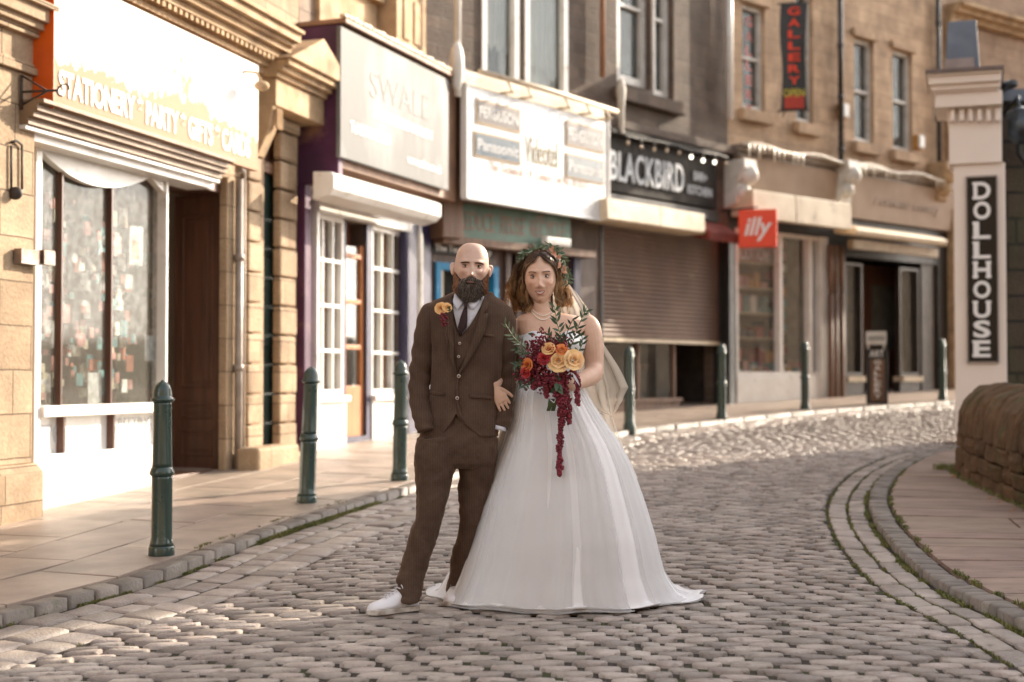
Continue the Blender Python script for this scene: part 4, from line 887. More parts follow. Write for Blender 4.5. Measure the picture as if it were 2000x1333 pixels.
mb = MB(); wall_holes(mb, FE, 0, L, zbase, zl, -.35, 0, [(f0,f1,zf0,zf1),(h0,h1,zbase,zh1)]); mb.build('shopfront', M_black, shopE)
mb = MB(); mb.fbox(FE, 0, L, -6.1, -6, zbase, 9.5); mb.build('rear_wall', STNP, shopE)
mb = MB(); mb.fprism(FE, -.05, L+.05, [(.3,9.5),(-3.0,11.6),(-6.2,9.5)]); mb.build('roof', M_slate, shopE)
mb = MB(); um = (f1+h0)/2
for (a, b, mi) in ((.05, um-.05, 0), (um+.05, L-.05, 1)):
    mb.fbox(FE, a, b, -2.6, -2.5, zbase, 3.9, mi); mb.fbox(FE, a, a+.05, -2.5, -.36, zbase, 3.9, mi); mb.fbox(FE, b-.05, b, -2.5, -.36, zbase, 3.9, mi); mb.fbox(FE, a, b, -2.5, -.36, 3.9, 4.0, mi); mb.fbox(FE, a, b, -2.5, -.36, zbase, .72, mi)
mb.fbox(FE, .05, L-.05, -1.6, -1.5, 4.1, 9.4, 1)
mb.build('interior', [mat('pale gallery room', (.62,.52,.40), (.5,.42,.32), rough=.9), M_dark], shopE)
for q in wins:
    sash_m(FE, shopE, q[0], q[1], q[2], q[3], -.17, M_whited, M_glassd, 1, 2, .07, .05, .1)
    mb = MB(); mb.fbox(FE, q[0]-.1, q[1]+.1, 0, .12, q[2]-.2, q[2]-.01); mb.build('window_sill', STNP, shopE, bevel=.01); mb = MB(); mb.fbox(FE, q[0]-.08, q[1]+.08, .002, .07, q[3]+.01, q[3]+.14); mb.build('lintel', STNP, shopE, bevel=.01)
mb = MB(); cmold(mb, FE, -.02, L, zl-.06, 0, [(.06,.14),(.05,.22),(.05,.30)]); mb.build('cornice', M_lead, shopE, bevel=.01)
M_fa = mat('buff fascia render', (.42,.31,.23), (.36,.265,.195), rough=.7, scale=2)
z1_ = HE(1440,395,.1)[1]; u_m = HE(1662,400)[0]
mb = MB(); mb.fprism(FE, .1, L-.1, [(0,zl-.07),(.2,zl-.07),(.10,z1_),(0,z1_)]); mb.build('fascia', M_fa, shopE)
mb = MB(); ftext(mb, FE, 'Portfolio Gallery', u_m+.5, z1_+.28, .2, .145, width=2.2, shear=.25, depth=.012); mb.build('fascia_lettering', mat('brown incised lettering', (.30,.21,.15)), shopE)
def corbel(x, lab):
    mb = MB(); u, z = HE(x,345,.2); mb.fprism(FE, u-.16, u+.16, [(.0,z+.25),(.40,z+.25),(.42,z+.1),(.30,z-.05),(.24,z-.45),(.0,z-.5)]); mb.sphere(FE.P(u,.36,z+.0), (.17,.12,.16)); mb.sphere(FE.P(u-.05,.3,z-.25), (.12,.1,.14)); mb.build('corbel', M_whited if x < 1500 else M_carv if x > 1700 else M_whited, shopE, bevel=.01)
corbel(1445, ''); corbel(1648, ''); corbel(1838, '')
# box awning, white window
a = HE(1472,370,.55); b = HE(1472,425,.55); u2 = HE(1664,400,.55)[0]; um_ = HE(1556,400,.55)[0]
mb = MB(); mb.fprism(FE, a[0], um_-.008, [(.1,a[1]),(.53,a[1]),(.55,b[1]),(.1,b[1]+.05)]); mb.fprism(FE, um_+.008, u2, [(.1,a[1]),(.53,a[1]),(.55,b[1]),(.1,b[1]+.05)]); mb.build('awning_box', M_cream, shopE, bevel=.01)
o = sash_m(FE, shopE, f0, f1, zf0, zf1, -.10, M_white, M_glassc, 1, 1, .06, .04, .12)
mb = MB(); 
for x in (1524,1582): u = HE(x,600)[0]; mb.fbox(FE, u-.05, u+.03, -.1, .03, zf0+.08, zf1-.06)
mb.build('mullion', M_white, o, bevel=.004)
mb = MB(); mb.fbox(FE, HE(1598,600)[0], f1+.0, -.12, .06, zbase, zf1); mb.build('white_pier', M_white, shopE); mb = MB(); mb.fbox(FE, f0-.02, HE(1598,600)[0]-.01, -.05, .05, zbase, zf0); mb.build('stall_riser', M_white, shopE, bevel=.006)
mb = MB(); ftext(mb, FE, 'ADDITIONS', f0+.12, HE(1442,505,.0)[1], .22, -.07, width=HE(1516,505)[0]-f0-.15, bold=.01, depth=.004); mb.build('window_lettering', mat('pale window lettering', (.5,.48,.44)), o)
# shelves with gifts
gs = thing('display_shelves', 'pale shelves stacked with gifts behind the white framed gallery window', 'shelves', FE.P(f0,-1.3,.75))
mb = MB()
for k in range(6): mb.fbox(FE, f0+.25, f1-.5, -.95, -.5, .95+k*.42, .975+k*.42)
mb.build('boards', M_cream, gs); 
gm2 = [mat('gift '+n_, c, rough=.5) for n_, c in (('black',(.05,.045,.04)),('teal',(.12,.25,.25)),('wine',(.3,.06,.05)),('white',(.7,.66,.6)),('ochre',(.55,.28,.08)),('pink',(.6,.3,.28)))]
mb = MB()
for k in range(6):
    u = f0+.3
    while u < f1-.6:
        wd = rng.uniform(.06,.2); mb.fbox(FE, u, u+wd, -.85, -.55, .975+k*.42, .975+k*.42+rng.uniform(.08,.32), int(rng.integers(0,6))); u += wd+.04
for k in range(60):
    u = rng.uniform(f0+.1, f1-.35); wd = rng.uniform(.05,.15); z = zf0+.04; mb.fbox(FE, u, u+wd, -.48, -.2-rng.random()*.2, z, z+rng.uniform(.05,.22), int(rng.integers(0,6)))
for k in range(14):
    mb.fbox(FE, f1-.62, f1-.45, -.5, -.47, .95+k*.2, 1.08+k*.2, int(rng.integers(0,6)))
mb.build('gifts', gm2, gs)
# second shopfront: dark timber, recessed door
mb = MB()
for x in (1620,1630,1642): u = HE(x,600,.12)[0]; mb.tube([FE.P(u,.14,zbase), FE.P(u,.14,HE(x,575,.14)[1])], [.05,.05], 8); mb.tube([FE.P(u,.14,HE(x,575,.14)[1]), FE.P(u,.14,HE(x,520,.14)[1]), FE.P(u,.14,3.4)], [.04,.055,.045], 8)
mb.build('column', M_brownw, shopE)
M_dkw = mat('dark stained timber', (.045,.030,.022), (.03,.02,.015), rough=.4, coat=.2)
zs_ = HE(1655,735)[1]
xs_ = [(1655,1690),(1762,1800)]
for (xa, xb) in xs_:
    ua, ub3 = HE(xa,600)[0], HE(xb,600)[0]
    sash_m(FE, shopE, ua, ub3, zs_, zh1-.1, -.15, M_dkw, M_glassc, 1, 1, .05, .04, .1); mb = MB(); mb.fbox(FE, ua, ub3, -.2, .02, zs_-.1, zs_-.004); mb.build('window_sill', M_cream, shopE); mb = MB(); mb.fbox(FE, ua, ub3, -.2, -.05, zbase, zs_-.1); mb.build('stall_riser', M_dkw, shopE)
ua, ub3 = HE(1805,600)[0], h1
mb = MB(); mb.fbox(FE, ua, ub3, -.2, -.05, zbase, zh1); mb.build('side_door', M_dkw, shopE)
ud0, ud1 = HE(1695,600,-.9)[0], HE(1760,600,-.9)[0]
mb = MB(); mb.fbox(FE, ud0-.2, ud1+.2, -.95, -.9, zbase, zh1); dr = mb.build('door', M_brown, shopE); mb = MB(); mb.fbox(FE, ud0+.1, ud1-.15, -.9, -.885, 1.7, 2.9); mb.build('pane', mat('dull door pane', (.12,.12,.11), rough=.15), dr)
mb = MB()
for k in range(14):
    u = rng.uniform(HE(1657,600)[0], HE(1688,600)[0]); z = rng.uniform(zs_+.1, zh1-.5); mb.fbox(FE, u, u+.12, -.6, -.55, z, z+rng.uniform(.1,.3), int(rng.integers(0,6)))
tag(mb.build('window_display', gm2), 'small framed pictures in the dark timber window beside the art gallery board', 'display')
ra = MB(); a = HE(1672,442,.55); b = HE(1672,458,.55); u2 = HE(1848,490,.55)[0]; ra.fprism(FE, a[0], u2, [(.1,a[1]+.1),(.5,a[1]),(.58,a[1]-.06),(.56,b[1]),(.5,b[1]-.02),(.1,b[1]+.05)])
tag(ra.build('rolled_awning', M_cream, bevel=.01), 'cream rolled awning over the dark timber shopfront', 'awning')
ra = MB(); ra.fbox(FE, a[0]+.12, u2-.05, .3, .42, b[1]-.22, b[1]-.06); tag(ra.build('folding_bar', mat('ochre bar', (.35,.25,.14))), 'ochre awning bar just below the cream rolled awning', 'awning bar')
# illy sign, hanging square to the wall
FI = Fac((0,0),(1,0)); ci = HE(1480,447,.75); c0 = FE.P(ci[0]-.0,.75,ci[1]); sI = thing('hanging_sign', 'square orange illy coffee sign hanging beside the cream awning box', 'sign', c0)
dI = (Vector((1,-.25))).normalized(); FI = Fac((c0.x-dI.x*.29, c0.y-dI.y*.29), (c0.x+dI.x*.29, c0.y+dI.y*.29))
mb = MB(); mb.fbox(FI, 0, .58, -.05, .05, c0.z-.29, c0.z+.29); M_ill = mat('illy orange red', (.85,.06,.012), (.82,.055,.012), rough=.35); mb.build('plate', M_ill, sI, bevel=.01)
mb = MB(); ftext(mb, FI, 'illy', .09, c0.z-.10, .27, .051, width=.42, shear=.28, bold=.02, depth=.006, spacing=1.0); mb.build('lettering', mat('white lettering', (.85,.82,.8), (.83,.8,.78)), sI)
mb = MB(); q = FE.P(ci[0],.05,ci[1]+.33); mb.tube([q, (c0.x, c0.y, c0.z+.33)], [.015,.015], 6); mb.build('bracket', M_black, sI)
# GALLERY banner sign (slightly twisted vertical cloth)
bn = thing('banner_sign', 'tall black banner with red vertical GALLERY lettering and yellow OPEN', 'banner', FE.P(HE(1550,215,.6)[0],.6,HE(1550,215,.6)[1]))
q0 = HE(1551,8,.6); q1 = HE(1551,215,.6); cb = FE.P(q0[0],.6,0); dB = Vector((1,-.15)).normalized(); FG = Fac((cb.x-dB.x*.21, cb.y-dB.y*.21), (cb.x+dB.x*.21, cb.y+dB.y*.21))
mb = MB(); n_ = 14; zA, zB_ = q0[1], q1[1]; vs = []
for i in range(n_+1):
    z = zA+(zB_-zA)*i/n_; c_ = .045*math.sin(i/n_*math.pi)
    vs += [FG.P(0-.02*math.sin(i*.5),0,z), FG.P(.21,c_*.3,z), FG.P(.42-c_*.9,.02*math.sin(i*.6),z)]
fs = [];
for i in range(n_): fs += [(i*3,(i+1)*3,(i+1)*3+1,i*3+1),(i*3+1,(i+1)*3+1,(i+1)*3+2,i*3+2)]
mb.add(vs, fs); mb.build('cloth', M_black, bn, solid=.008)
mb = MB(); M_neon = mat('red banner lettering', (.75,.05,.015), (.7,.05,.015)); hl = (zA-zB_)*.76/7
for k, ch in enumerate('GALLERY'): ftext(mb, FG, ch, .11, zA-.03-hl*(k+1)+hl*.18, hl*.66, .025, width=.19 if ch != 'I' else .08, bold=.03)
mb.build('lettering', M_neon, bn); mb = MB(); ftext(mb, FG, 'OPEN', .03, zB_+(zA-zB_)*.125, .12, .025, width=.34, bold=.02); mb.build('open_lettering', mat('yellow lettering', (.55,.48,.05)), bn)
mb = MB(); mb.fbox(FG, .05, .36, .022, .03, zB_+.02, zB_+.24); mb.build('red_patch', mat('red patch', (.45,.04,.02)), bn)
mb = MB()
for z in (zA+.01, zB_-.01): mb.tube([FG.P(-.06,0,z), FG.P(.44,0,z)], [.014,.014], 6); 
mb.tube([FG.P(.05,0,zB_), FG.P(.05,-.6,zB_)], [.012,.012], 6); mb.build('rods', M_iron, bn)
mb = MB(); q = wins[0]; M_rl = mat('faint red window lettering', (.45,.09,.06)); hl = (q[3]-q[2])/7.2
for k, ch in enumerate('GALLERY'): ftext(mb, FE, ch, q[0]+.16, q[3]-.1-hl*(k+1), hl*.66, -.06, width=.17, bold=.02)
mb.build('window_lettering', M_rl, shopE)
for k, (x, y) in enumerate(((1655,216),(1803,277))):
    q = HE(x,y,.15); al = MB(); al.fbox(FE, q[0]-.1, q[0]+.1, .0, .09, q[1]-.13, q[1]+.13, 1); al.fbox(FE, q[0]-.085, q[0]+.085, .09, .14, q[1]-.12, q[1]+.12, 0)
    tag(al.build('alarm_box', [M_white, mat('alarm amber %d' % k, (.6,.28,.06))], bevel=.02), ['white and amber alarm box just right of the black drainpipe', 'amber alarm box right of the last sash window of the buff building'][k], 'alarm box', 'alarm boxes')
for k, (x, yb_) in enumerate(((1643,330),(1835,360))):
    q = HE(x,yb_,.1); pp = MB(); pp.tube([FE.P(q[0],.1,q[1]), FE.P(q[0],.1,9.3)], [.05,.05], 8)
    for z in np.arange(q[1]+.3, 9, .9): pp.tube([FE.P(q[0],.1,z), FE.P(q[0],.1,z+.08)], [.062,.062], 8)
    tag(pp.build('drain_pipe', mat('black gloss pipe %d' % k, (.03,.025,.022), rough=.25, coat=.5)), ['black drainpipe between the two pairs of sash windows', 'black drainpipe at the right end of the buff gallery building'][k], 'drainpipe', 'black drainpipes')
# string of icicle lights along the cornice
ic = MB(); za = zl+.11
ptsI = [FE.P(u, .33, za-.02+.03*math.sin(u*4)) for u in np.linspace(0,L-.1,40)]; ic.tube(ptsI, [.028]*40, 6)
for u in np.arange(.1, L-.1, .13):
    if math.sin(u*2.2) > -.3: h_ = rng.uniform(.08,.22); ic.tube([FE.P(u,.34,za-.02), FE.P(u+.01,.34,za-.02-h_)], [.02,.012], 5)
tag(ic.build('icicle_light_string', mat('frosted light string', (.72,.66,.56), (.6,.52,.42), rough=.35)), 'pale string of icicle lights hanging along the cornice of the gallery building', 'light string')
# art gallery A-board
pa = px(1714,800,22.3); pa.z = zg(pa.x, 22.3)+.06; ab = thing('pavement_board', 'narrow black board reading art gallery in white on the far pavement', 'sign', pa)
FH = Fac((pa.x-.17, pa.y+.02), (pa.x+.17, pa.y-.02)); mb = MB()
mb.fbox(FH, 0.0, .33, -.02, .02, pa.z, pa.z+.86, 0); mb.fbox(FH, .06, .28, .021, .03, pa.z+.04, pa.z+.70, 1); mb.build('board', [M_black, M_brownw], ab, bevel=.02)
mb = MB(); mb.fbox(FH, .0, .31, -.022, .03, pa.z+.93, pa.z+1.14); mb.fbox(FH, .02, .05, -.02, .0, pa.z+.86, pa.z+.93); mb.fbox(FH, .26, .29, -.02, .0, pa.z+.86, pa.z+.93); hb = mb.build('head_board', M_whited, ab); mb = MB(); ftext(mb, FH, 'ADDITIONS', .03, pa.z+1.0, .06, .031, width=.25); mb.build('lettering', M_dark, hb)
mb = MB(); ftext(mb, FH, 'ART', .05, pa.z+.74, .10, .022, width=.22, bold=.02); 
for k, ch in enumerate('GALLERY'): ftext(mb, FH, ch, .12, pa.z+.62-.088*k, .065, .031, width=.10, bold=.02)
mb.build('lettering', M_white, ab)
# far building beyond
FF = Fac((8.3,27.0), (16,33.2)); far = thing('far_building', 'pale warm stone building beyond the gallery, behind the white column', 'building', (8.3,27.0,zg(0,27)))
HF = lambda x, y, n=0: FF.hit(x, y, n)
Lf = FF.L; wf_ = [(1.0+1.9*k, 1.9+1.9*k, 5.4, 7.2) for k in range(4)]; gf = [(.5+2.4*k, 2.3+2.4*k, 1.6, 3.6) for k in range(3)]
mb = MB(); wall_holes(mb, FF, 0, Lf, zbase, 10.5, -.35, 0, wf_+gf); mb.build('wall', ashlar('warm far stone', (.46,.32,.22), (.38,.26,.175), (.25,.18,.12), .6, .25, .006, .2, ((.2,.14,.1), .55, .85)), far)
for q in wf_+gf: sash_m(FF, far, *q, -.17)
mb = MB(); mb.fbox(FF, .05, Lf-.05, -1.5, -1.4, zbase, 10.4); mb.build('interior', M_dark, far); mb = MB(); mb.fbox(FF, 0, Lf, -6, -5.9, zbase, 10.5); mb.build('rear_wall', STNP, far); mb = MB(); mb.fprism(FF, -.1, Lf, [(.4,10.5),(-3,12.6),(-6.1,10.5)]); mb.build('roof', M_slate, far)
mb = MB(); cmold(mb, FF, -.02, Lf, 8.0, 0, [(.1,.15),(.1,.28),(.08,.4)]); cmold(mb, FF, -.02, Lf, 4.2, 0, [(.08,.12),(.08,.2)]); mb.fbox(FF, -.05, .25, 0, .15, zbase, 8.0); mb.fbox(FF, .3, .5, .0, .1, zbase, 4.1); mb.build('cornice', M_carv, far, bevel=.01)
mb = MB(); mb.fbox(FF, .28, 1.3, .02, .12, 1.1, 4.1); mb.build('white_shopfront', M_whited, far)
# ============================================================ RIGHT SIDE: white column, stone building, low wall
YC = 15.8
colm = thing('gate_column', 'tall cream painted column with dentil head and slate cap', 'column', (px(1912,700,YC).x, YC+.3, zg(5.2,YC)))
M_col = mat('cream column paint', (.74,.64,.56), (.70,.60,.525), rough=.5, scale=2, bump=.08, stain=((.5,.36,.25), 2.2, .7, .85))
_c = px(1912,700,YC); _r = Vector((_c.x,_c.y)).normalized(); FCOL = Fac((_c.x,_c.y), (_c.x+_r.y,_c.y-_r.x))
def cbox(mb, x0, x1, yt, yb, dy=.0, dep=.6, mi=0):
    pbox(mb, FCOL, x0, x1, yt, yb, -dep, dy, mi)
mb = MB(); cbox(mb, 1862, 1966, 322, 905); mb.build('shaft', M_col, colm, bevel=.008)
mb = MB(); cbox(mb, 1853, 1957, 238, 322, .05, .62); 
for k in range(6): cbox(mb, 1856+k*17.6, 1865+k*17.6, 213, 237, .14, .0)
cbox(mb, 1850, 1957, 209, 241, .06, .6); cbox(mb, 1826, 1958, 184, 211, .22, .66); 
for (xa, xb, ya, yb_, dd) in ((1822,1950,178,183,.26),(1818,1954,166,178,.30),(1813,1956,150,166,.36),(1810,1957,144,150,.40)): cbox(mb, xa, xb, ya, yb_, dd, .7)
mb.build('capital', M_col, colm, bevel=.01)
mb = MB(); cbox(mb, 1807, 1961, 137, 143.6, .44, .75); mb.build('cap_slab', mat('brown lead', (.14,.10,.09), rough=.6), colm)
mb = MB(); _a = FCOL.hit(1846,136,.1); _b = FCOL.hit(1914,136,.1)[0]; _c2 = FCOL.hit(1851,43,.02); _d2 = FCOL.hit(1907,43,.02)[0]
mb.hexa([FCOL.P(_a[0],.1,_a[1]),FCOL.P(_b,.1,_a[1]),FCOL.P(_b,-.35,_a[1]),FCOL.P(_a[0],-.35,_a[1]),FCOL.P(_c2[0],.02,_c2[1]),FCOL.P(_d2,.02,_c2[1]),FCOL.P(_d2,-.25,_c2[1]),FCOL.P(_c2[0],-.25,_c2[1])]); mb.build('slate_finial', M_slate, colm, bevel=.008)
mb = MB(); cbox(mb, 1845, 1903, 116, 135, .12, .0); mb.build('finial_base', mat('dull render', (.28,.22,.2)), colm)
dh = thing('name_sign', 'vertical glossy black sign with white DOLLHOUSE letters on the cream column', 'sign', px(1917,708,YC-.03))
def gloss():
    m, t, p, ns, ls = nodes('gloss black sign'); p.inputs['Base Color'].default_value = (.012,.011,.01,1); p.inputs['Roughness'].default_value = .15; p.inputs['Specular IOR Level'].default_value = .22; return m
M_gb = gloss()
mb = MB(); cbox(mb, 1889, 1947, 347, 707, .03, -.002, 0); mb.build('panel', M_gb, dh, bevel=.004)
mb = MB(); 
for (xa,xb,ya,yb_) in ((1886,1889,345,709),(1947,1950,345,709),(1889,1947,344,347),(1889,1947,707,710)): cbox(mb, xa, xb, ya, yb_, .035, -.002)
mb.build('frame', mat('thin metal frame', (.35,.3,.27), rough=.4, metal=.7), dh)
mb = MB()
for k, ch in enumerate('DOLLHOUSE'):
    yt = 357+38.6*k; a = FCOL.hit(1901,yt,.031); b = FCOL.hit(1935,yt+31,.031); hh = a[1]-b[1]; ww = b[0]-a[0]
    ftext(mb, FCOL, ch, a[0], b[1], hh, .031, width=ww, bold=.03, depth=.008)
    sw, st_ = .06, .024        # slab serifs
    for (x, z) in {'D':((.1,0),(.1,1)),'L':((.12,0),(.12,1)),'H':((.12,0),(.12,1),(.88,0),(.88,1)),'U':((.12,1),(.88,1)),'E':((.1,0),(.1,1)),}.get(ch, ()):
        mb.fbox(FCOL, a[0]+x*ww-sw/2, a[0]+x*ww+sw/2, .032, .0395, b[1]+z*(hh-st_), b[1]+z*(hh-st_)+st_)
mb.build('lettering', mat('white slab lettering', (.74,.72,.70), (.72,.7,.68)), dh)
# neighbours that close the street behind the camera and across the bend
ob = thing('opposite_building', 'stone building across the bend of the street', 'building', (10.6,20.4,zg(10,20)))
rb = thing('rear_building', 'tall warm stone building closing the street behind the camera', 'building', (0,-13,zg(0,-13)))
# stone building behind; its long shadow covers the couple
sb = thing('stone_building', 'dark rock faced stone building behind the cream column', 'building', (5.55,16.6,zg(5.5,16.6)))
def polybox(mb, pts, z0, z1):
    n = len(pts); vs = [(x,y,z0) for x,y in pts]+[(x,y,z1) for x,y in pts]
    def e(i): a = pts[i]; b = pts[(i+1)%n]; return math.hypot(a[0]-b[0],a[1]-b[1])
    fs = [tuple(range(n-1,-1,-1)), tuple(range(n,2*n))]; uv = [[(x,y) for x,y in reversed(pts)], [(x,y) for x,y in pts]]; Lr = 0
    for i in range(n): j=(i+1)%n; fs.append((i,j,n+j,n+i)); uv.append([(Lr,z0),(Lr+e(i),z0),(Lr+e(i),z1),(Lr,z1)]); Lr += e(i)
    mb.add(vs, fs, 0, False, uv)
mb = MB(); polybox(mb, [(10.6,20.4),(34,24.5),(34,34),(30,31)], zbase, 7.0); mb.build('wall', STNP, ob)
mb = MB(); polybox(mb, [(10.5,20.35),(34,24.4),(34.2,34.2),(29.9,31.1)], 7.003, 7.3); mb.build('roof', M_slate, ob)
FRB = Fac((12,-13),(-14,-13)); mb = MB(); hl_ = [(1.5+3.2*k, 2.8+3.2*k, z_, z_+1.9) for k in range(7) for z_ in (.6,4.0,7.4)]
wall_holes(mb, FRB, 0, 26, -2, 11, -.4, 0, hl_); mb.build('wall', STN, rb)
for q in hl_: sash_m(FRB, rb, *q, -.2)
mb = MB(); mb.fbox(FRB, 0, 26, -6, -.41, -2, 10.9); mb.build('rear_wall', M_dark, rb); mb = MB(); mb.fbox(FRB, -.2, 26.2, -6.2, .3, 11.003, 11.3); mb.build('roof', M_slate, rb)
mb = MB(); zlow = px(1970,200,16.5).z
polybox(mb, [(5.42,16.5),(6.5,16.5),(6.5,17.2),(5.6,16.75)], zbase, zlow); polybox(mb, [(6.503,16.45),(34,16.45),(34,24),(9.5,19.5)], zbase, 6.0); mb.build('wall', STNR, sb)
FU = Fac((6.503,16.45),(34,16.45)); mb = MB(); OFF = 6.503
sun_slots = [(10.75-OFF,12.0-OFF,7.55,8.25),(9.65-OFF,10.0-OFF,6.2,7.45),(10.12-OFF,10.38-OFF,6.1,7.4),(10.46-OFF,10.8-OFF,6.1,7.3)]  # added openings, shaped so sun beams reach the couple and the near setts
wall_holes(mb, FU, 0, 27.5, 6.003, 12.6, -.07, 0, sun_slots); mb.build('sun_slot_wall', STNR, sb)
mb = MB(); polybox(mb, [(6.4,16.35),(34.3,16.35),(34.3,16.8),(6.4,16.8)], 12.603, 12.85); polybox(mb, [(5.36,16.42),(6.502,16.42),(6.502,17.2),(5.6,16.8)], zlow+.002, zlow+.14); mb.build('roof', M_slate, sb)
for k in range(4):
    u = 13+k*4; FQ = Fac((0,16.45),(1,16.45)); sash_m(FQ, sb, u, u+1.3, 2.2, 4.4, .01); sash_m(FQ, sb, u, u+1.3, 6.2, 8.4, .01)
ln = MB(); c_ = px(1992,230,15.9); ln.tube([(c_.x,16.44,c_.z+.15),(c_.x,15.95,c_.z+.25),(c_.x,15.9,c_.z+.1)], [.02,.02,.02], 6, 0); ln.tube([c_+Vector((0,0,.12)), c_+Vector((0,0,.05)), c_-Vector((0,0,.22)), c_-Vector((0,0,.3))], [.05,.15,.13,.05], 8, 0); ln.tube([(px(1980,165,16).x,16.44,c_.z+.45),(px(1980,165,16).x,16.0,c_.z+.4)], [.07,.05], 8, 0)
tag(ln.build('wall_lantern', mat('dark blue glass and iron', (.05,.07,.09), (.02,.02,.02), rough=.2)), 'dark lantern on the rock faced wall right of the cream column', 'lantern')
pp = MB(); c_ = px(1990,300,16.3); pp.tube([c_+Vector((0,0,.25)), c_, c_+Vector((.1,0,-.15)), c_+Vector((.3,0,-.15))], [.035]*4, 8); tag(pp.build('bent_pipe', M_black), 'short bent black pipe on the rock faced wall', 'pipe')
# low mossy wall with rounded coping
M_lw = mat('mossy old stone', (.14,.08,.04), (.07,.042,.022), rough=.95, scale=4, bump=1.0, bscale=22, stain=((.055,.06,.018), 2.6, .52, .68), amt=(.3,.7))
wp = [(3.98,12.75),(3.86,12.0),(3.78,11.0),(3.72,9.8),(3.66,8.0),(3.6,6.0),(3.56,4.0),(3.5,1.0)]
lw = thing('low_wall', 'low mossy stone wall with a rounded top beside the right pavement', 'wall', (3.98,12.6,zg(4,12.6)))
def wall_run(mb, prof, sz=.06, pts=None, taper=True):
    P = [Vector((a,b,0)) for a,b in (pts or wp)]; Q, _ = catmull(P, [(1,1)]*len(P), 14); rings = []
    for i, q in enumerate(Q):
        T = (Q[min(i+1,len(Q)-1)]-Q[max(i-1,0)]).normalized(); nr = Vector((-T.y, T.x, 0)) # towards +x
        k = 1.0
        d = (q-Q[0]).length
        if taper and d < .3: k = math.sqrt(max(.05, 1-((.3-d)/.3)**2))
        g = zg(q.x, q.y)
        rings.append([Vector((q.x,q.y,0)) + nr*(.28+(o-.28)*(k*.55+.45)) + Vector((0,0,g+h*(k*.4+.6) + .010*math.sin(i*1.7+o*9) + rng.uniform(-.006,.006))) for o, h in prof])
    mb.loft(rings, smooth=True)
P = [Vector((a,b,0)) for a,b in wp]; Q, _ = catmull(P, [(1,1)]*len(P), 10)
QS = np.array([(q.x,q.y) for q in Q]); QA = np.concatenate([[0], np.cumsum(np.hypot(*np.diff(QS, axis=0).T))])
def wpt(s_):
    x, y = np.interp(s_, QA, QS[:,0]), np.interp(s_, QA, QS[:,1]); x2, y2 = np.interp(s_+.02, QA, QS[:,0]), np.interp(s_+.02, QA, QS[:,1]); T = Vector((x2-x, y2-y, 0)).normalized(); return Vector((x,y,0)), T, Vector((-T.y, T.x, 0))
def block(mb, s0, s1, prof, pr, lift, endk=1.0):
    rings = []; jz = [rng.uniform(-.014,.014) for _ in prof]; jo = [rng.uniform(-.014,.014) for _ in prof]
    for f, ins in ((0,.022),(.12,.0),(.5,-.006),(.88,.0),(1,.022)):
        q, T, nr = wpt(s0+(s1-s0)*f); g = zg(q.x,q.y); c_o, c_h = .28, sum(h for _, h in prof)/len(prof)
        rings.append([q+nr*(c_o+((o+jo[i]-pr)-c_o)*(1-ins/.3)*endk)+Vector((0,0,g+c_h+((h+jz[i]+lift)-c_h)*(1-ins/.3))) for i, (o, h) in enumerate(prof)])
    mb.loft(rings, smooth=True)
LW = QA[-1]; mb = MB(); s_ = .0
copp = [(-.02,.42),(-.015,.52),(.0,.62),(.03,.71),(.09,.785),(.18,.84),(.29,.86),(.40,.84),(.49,.78),(.55,.69),(.57,.58),(.575,.42)]
while s_ < LW-.2:          # rounded coping of upright stones
    l = rng.uniform(.10,.21); ek = .55+.45*min(1, (s_+.05)/.35)**.5; block(mb, s_, s_+l-.008, copp, rng.uniform(-.006,.014), rng.uniform(-.02,.012)-(.10*(1-ek)*2), ek); s_ += l
o = mb.build('coping_stones', M_lw, lw)
mb2 = MB()
for (z0_, z1_) in ((-.1,.14),(.15,.275),(.285,.415)):
    s_ = rng.uniform(0,.05); bp = [(-.01,z0_),(-.018,(z0_+z1_)/2),(-.01,z1_),(.3,z1_),(.57,z1_),(.575,(z0_+z1_)/2),(.57,z0_),(.3,z0_)]
    while s_ < LW-.3:
        l = rng.uniform(.18,.42); block(mb2, s_, s_+l-.012, bp, rng.uniform(-.004,.02), 0, 1.0); s_ += l
o2 = mb2.build('stone_course', M_lw, lw)
tx = bpy.data.textures.new('rough stone','CLOUDS'); tx.noise_scale = .045
for oo in (o, o2):
    dm = oo.modifiers.new('sub','SUBSURF'); dm.subdivision_type = 'SIMPLE'; dm.levels = dm.render_levels = 2
    ds = oo.modifiers.new('disp','DISPLACE'); ds.texture = tx; ds.strength = .028; ds.mid_level = .5
# ============================================================ BOLLARDS
M_bol = mat('dark green bollard paint', (.022,.050,.040), (.016,.038,.030), rough=.3, scale=9, coat=.5, bump=.06, stain=((.13,.06,.03), 6, .70, .78))
M_bolw = mat('worn green bollard paint', (.055,.085,.070), (.045,.070,.058), rough=.42, scale=9, coat=.2, bump=.1, stain=((.15,.08,.05), 6, .66, .76))
def lathe(prof, seg=28, flute=0, fl0=0, fl1=0):
    rings = []
    for r, z in prof:
        rings.append([Vector((r*math.cos(2*math.pi*k/seg)*(1-(flute*(.5-.5*math.cos(8*2*math.pi*k/seg)) if fl0 < z < fl1 else 0)), r*math.sin(2*math.pi*k/seg)*(1-(flute*(.5-.5*math.cos(8*2*math.pi*k/seg)) if fl0 < z < fl1 else 0)), z)) for k in range(seg)])
    return rings
bl = thing('bollard', 'x', 'bollard', (0,0,0), 'green bollards along the kerb')
mb = MB(); mb.loft(lathe([(.08,-.1),(.082,.0),(.082,.035),(.078,.045)], 28)); mb.build('base', M_bol, bl)
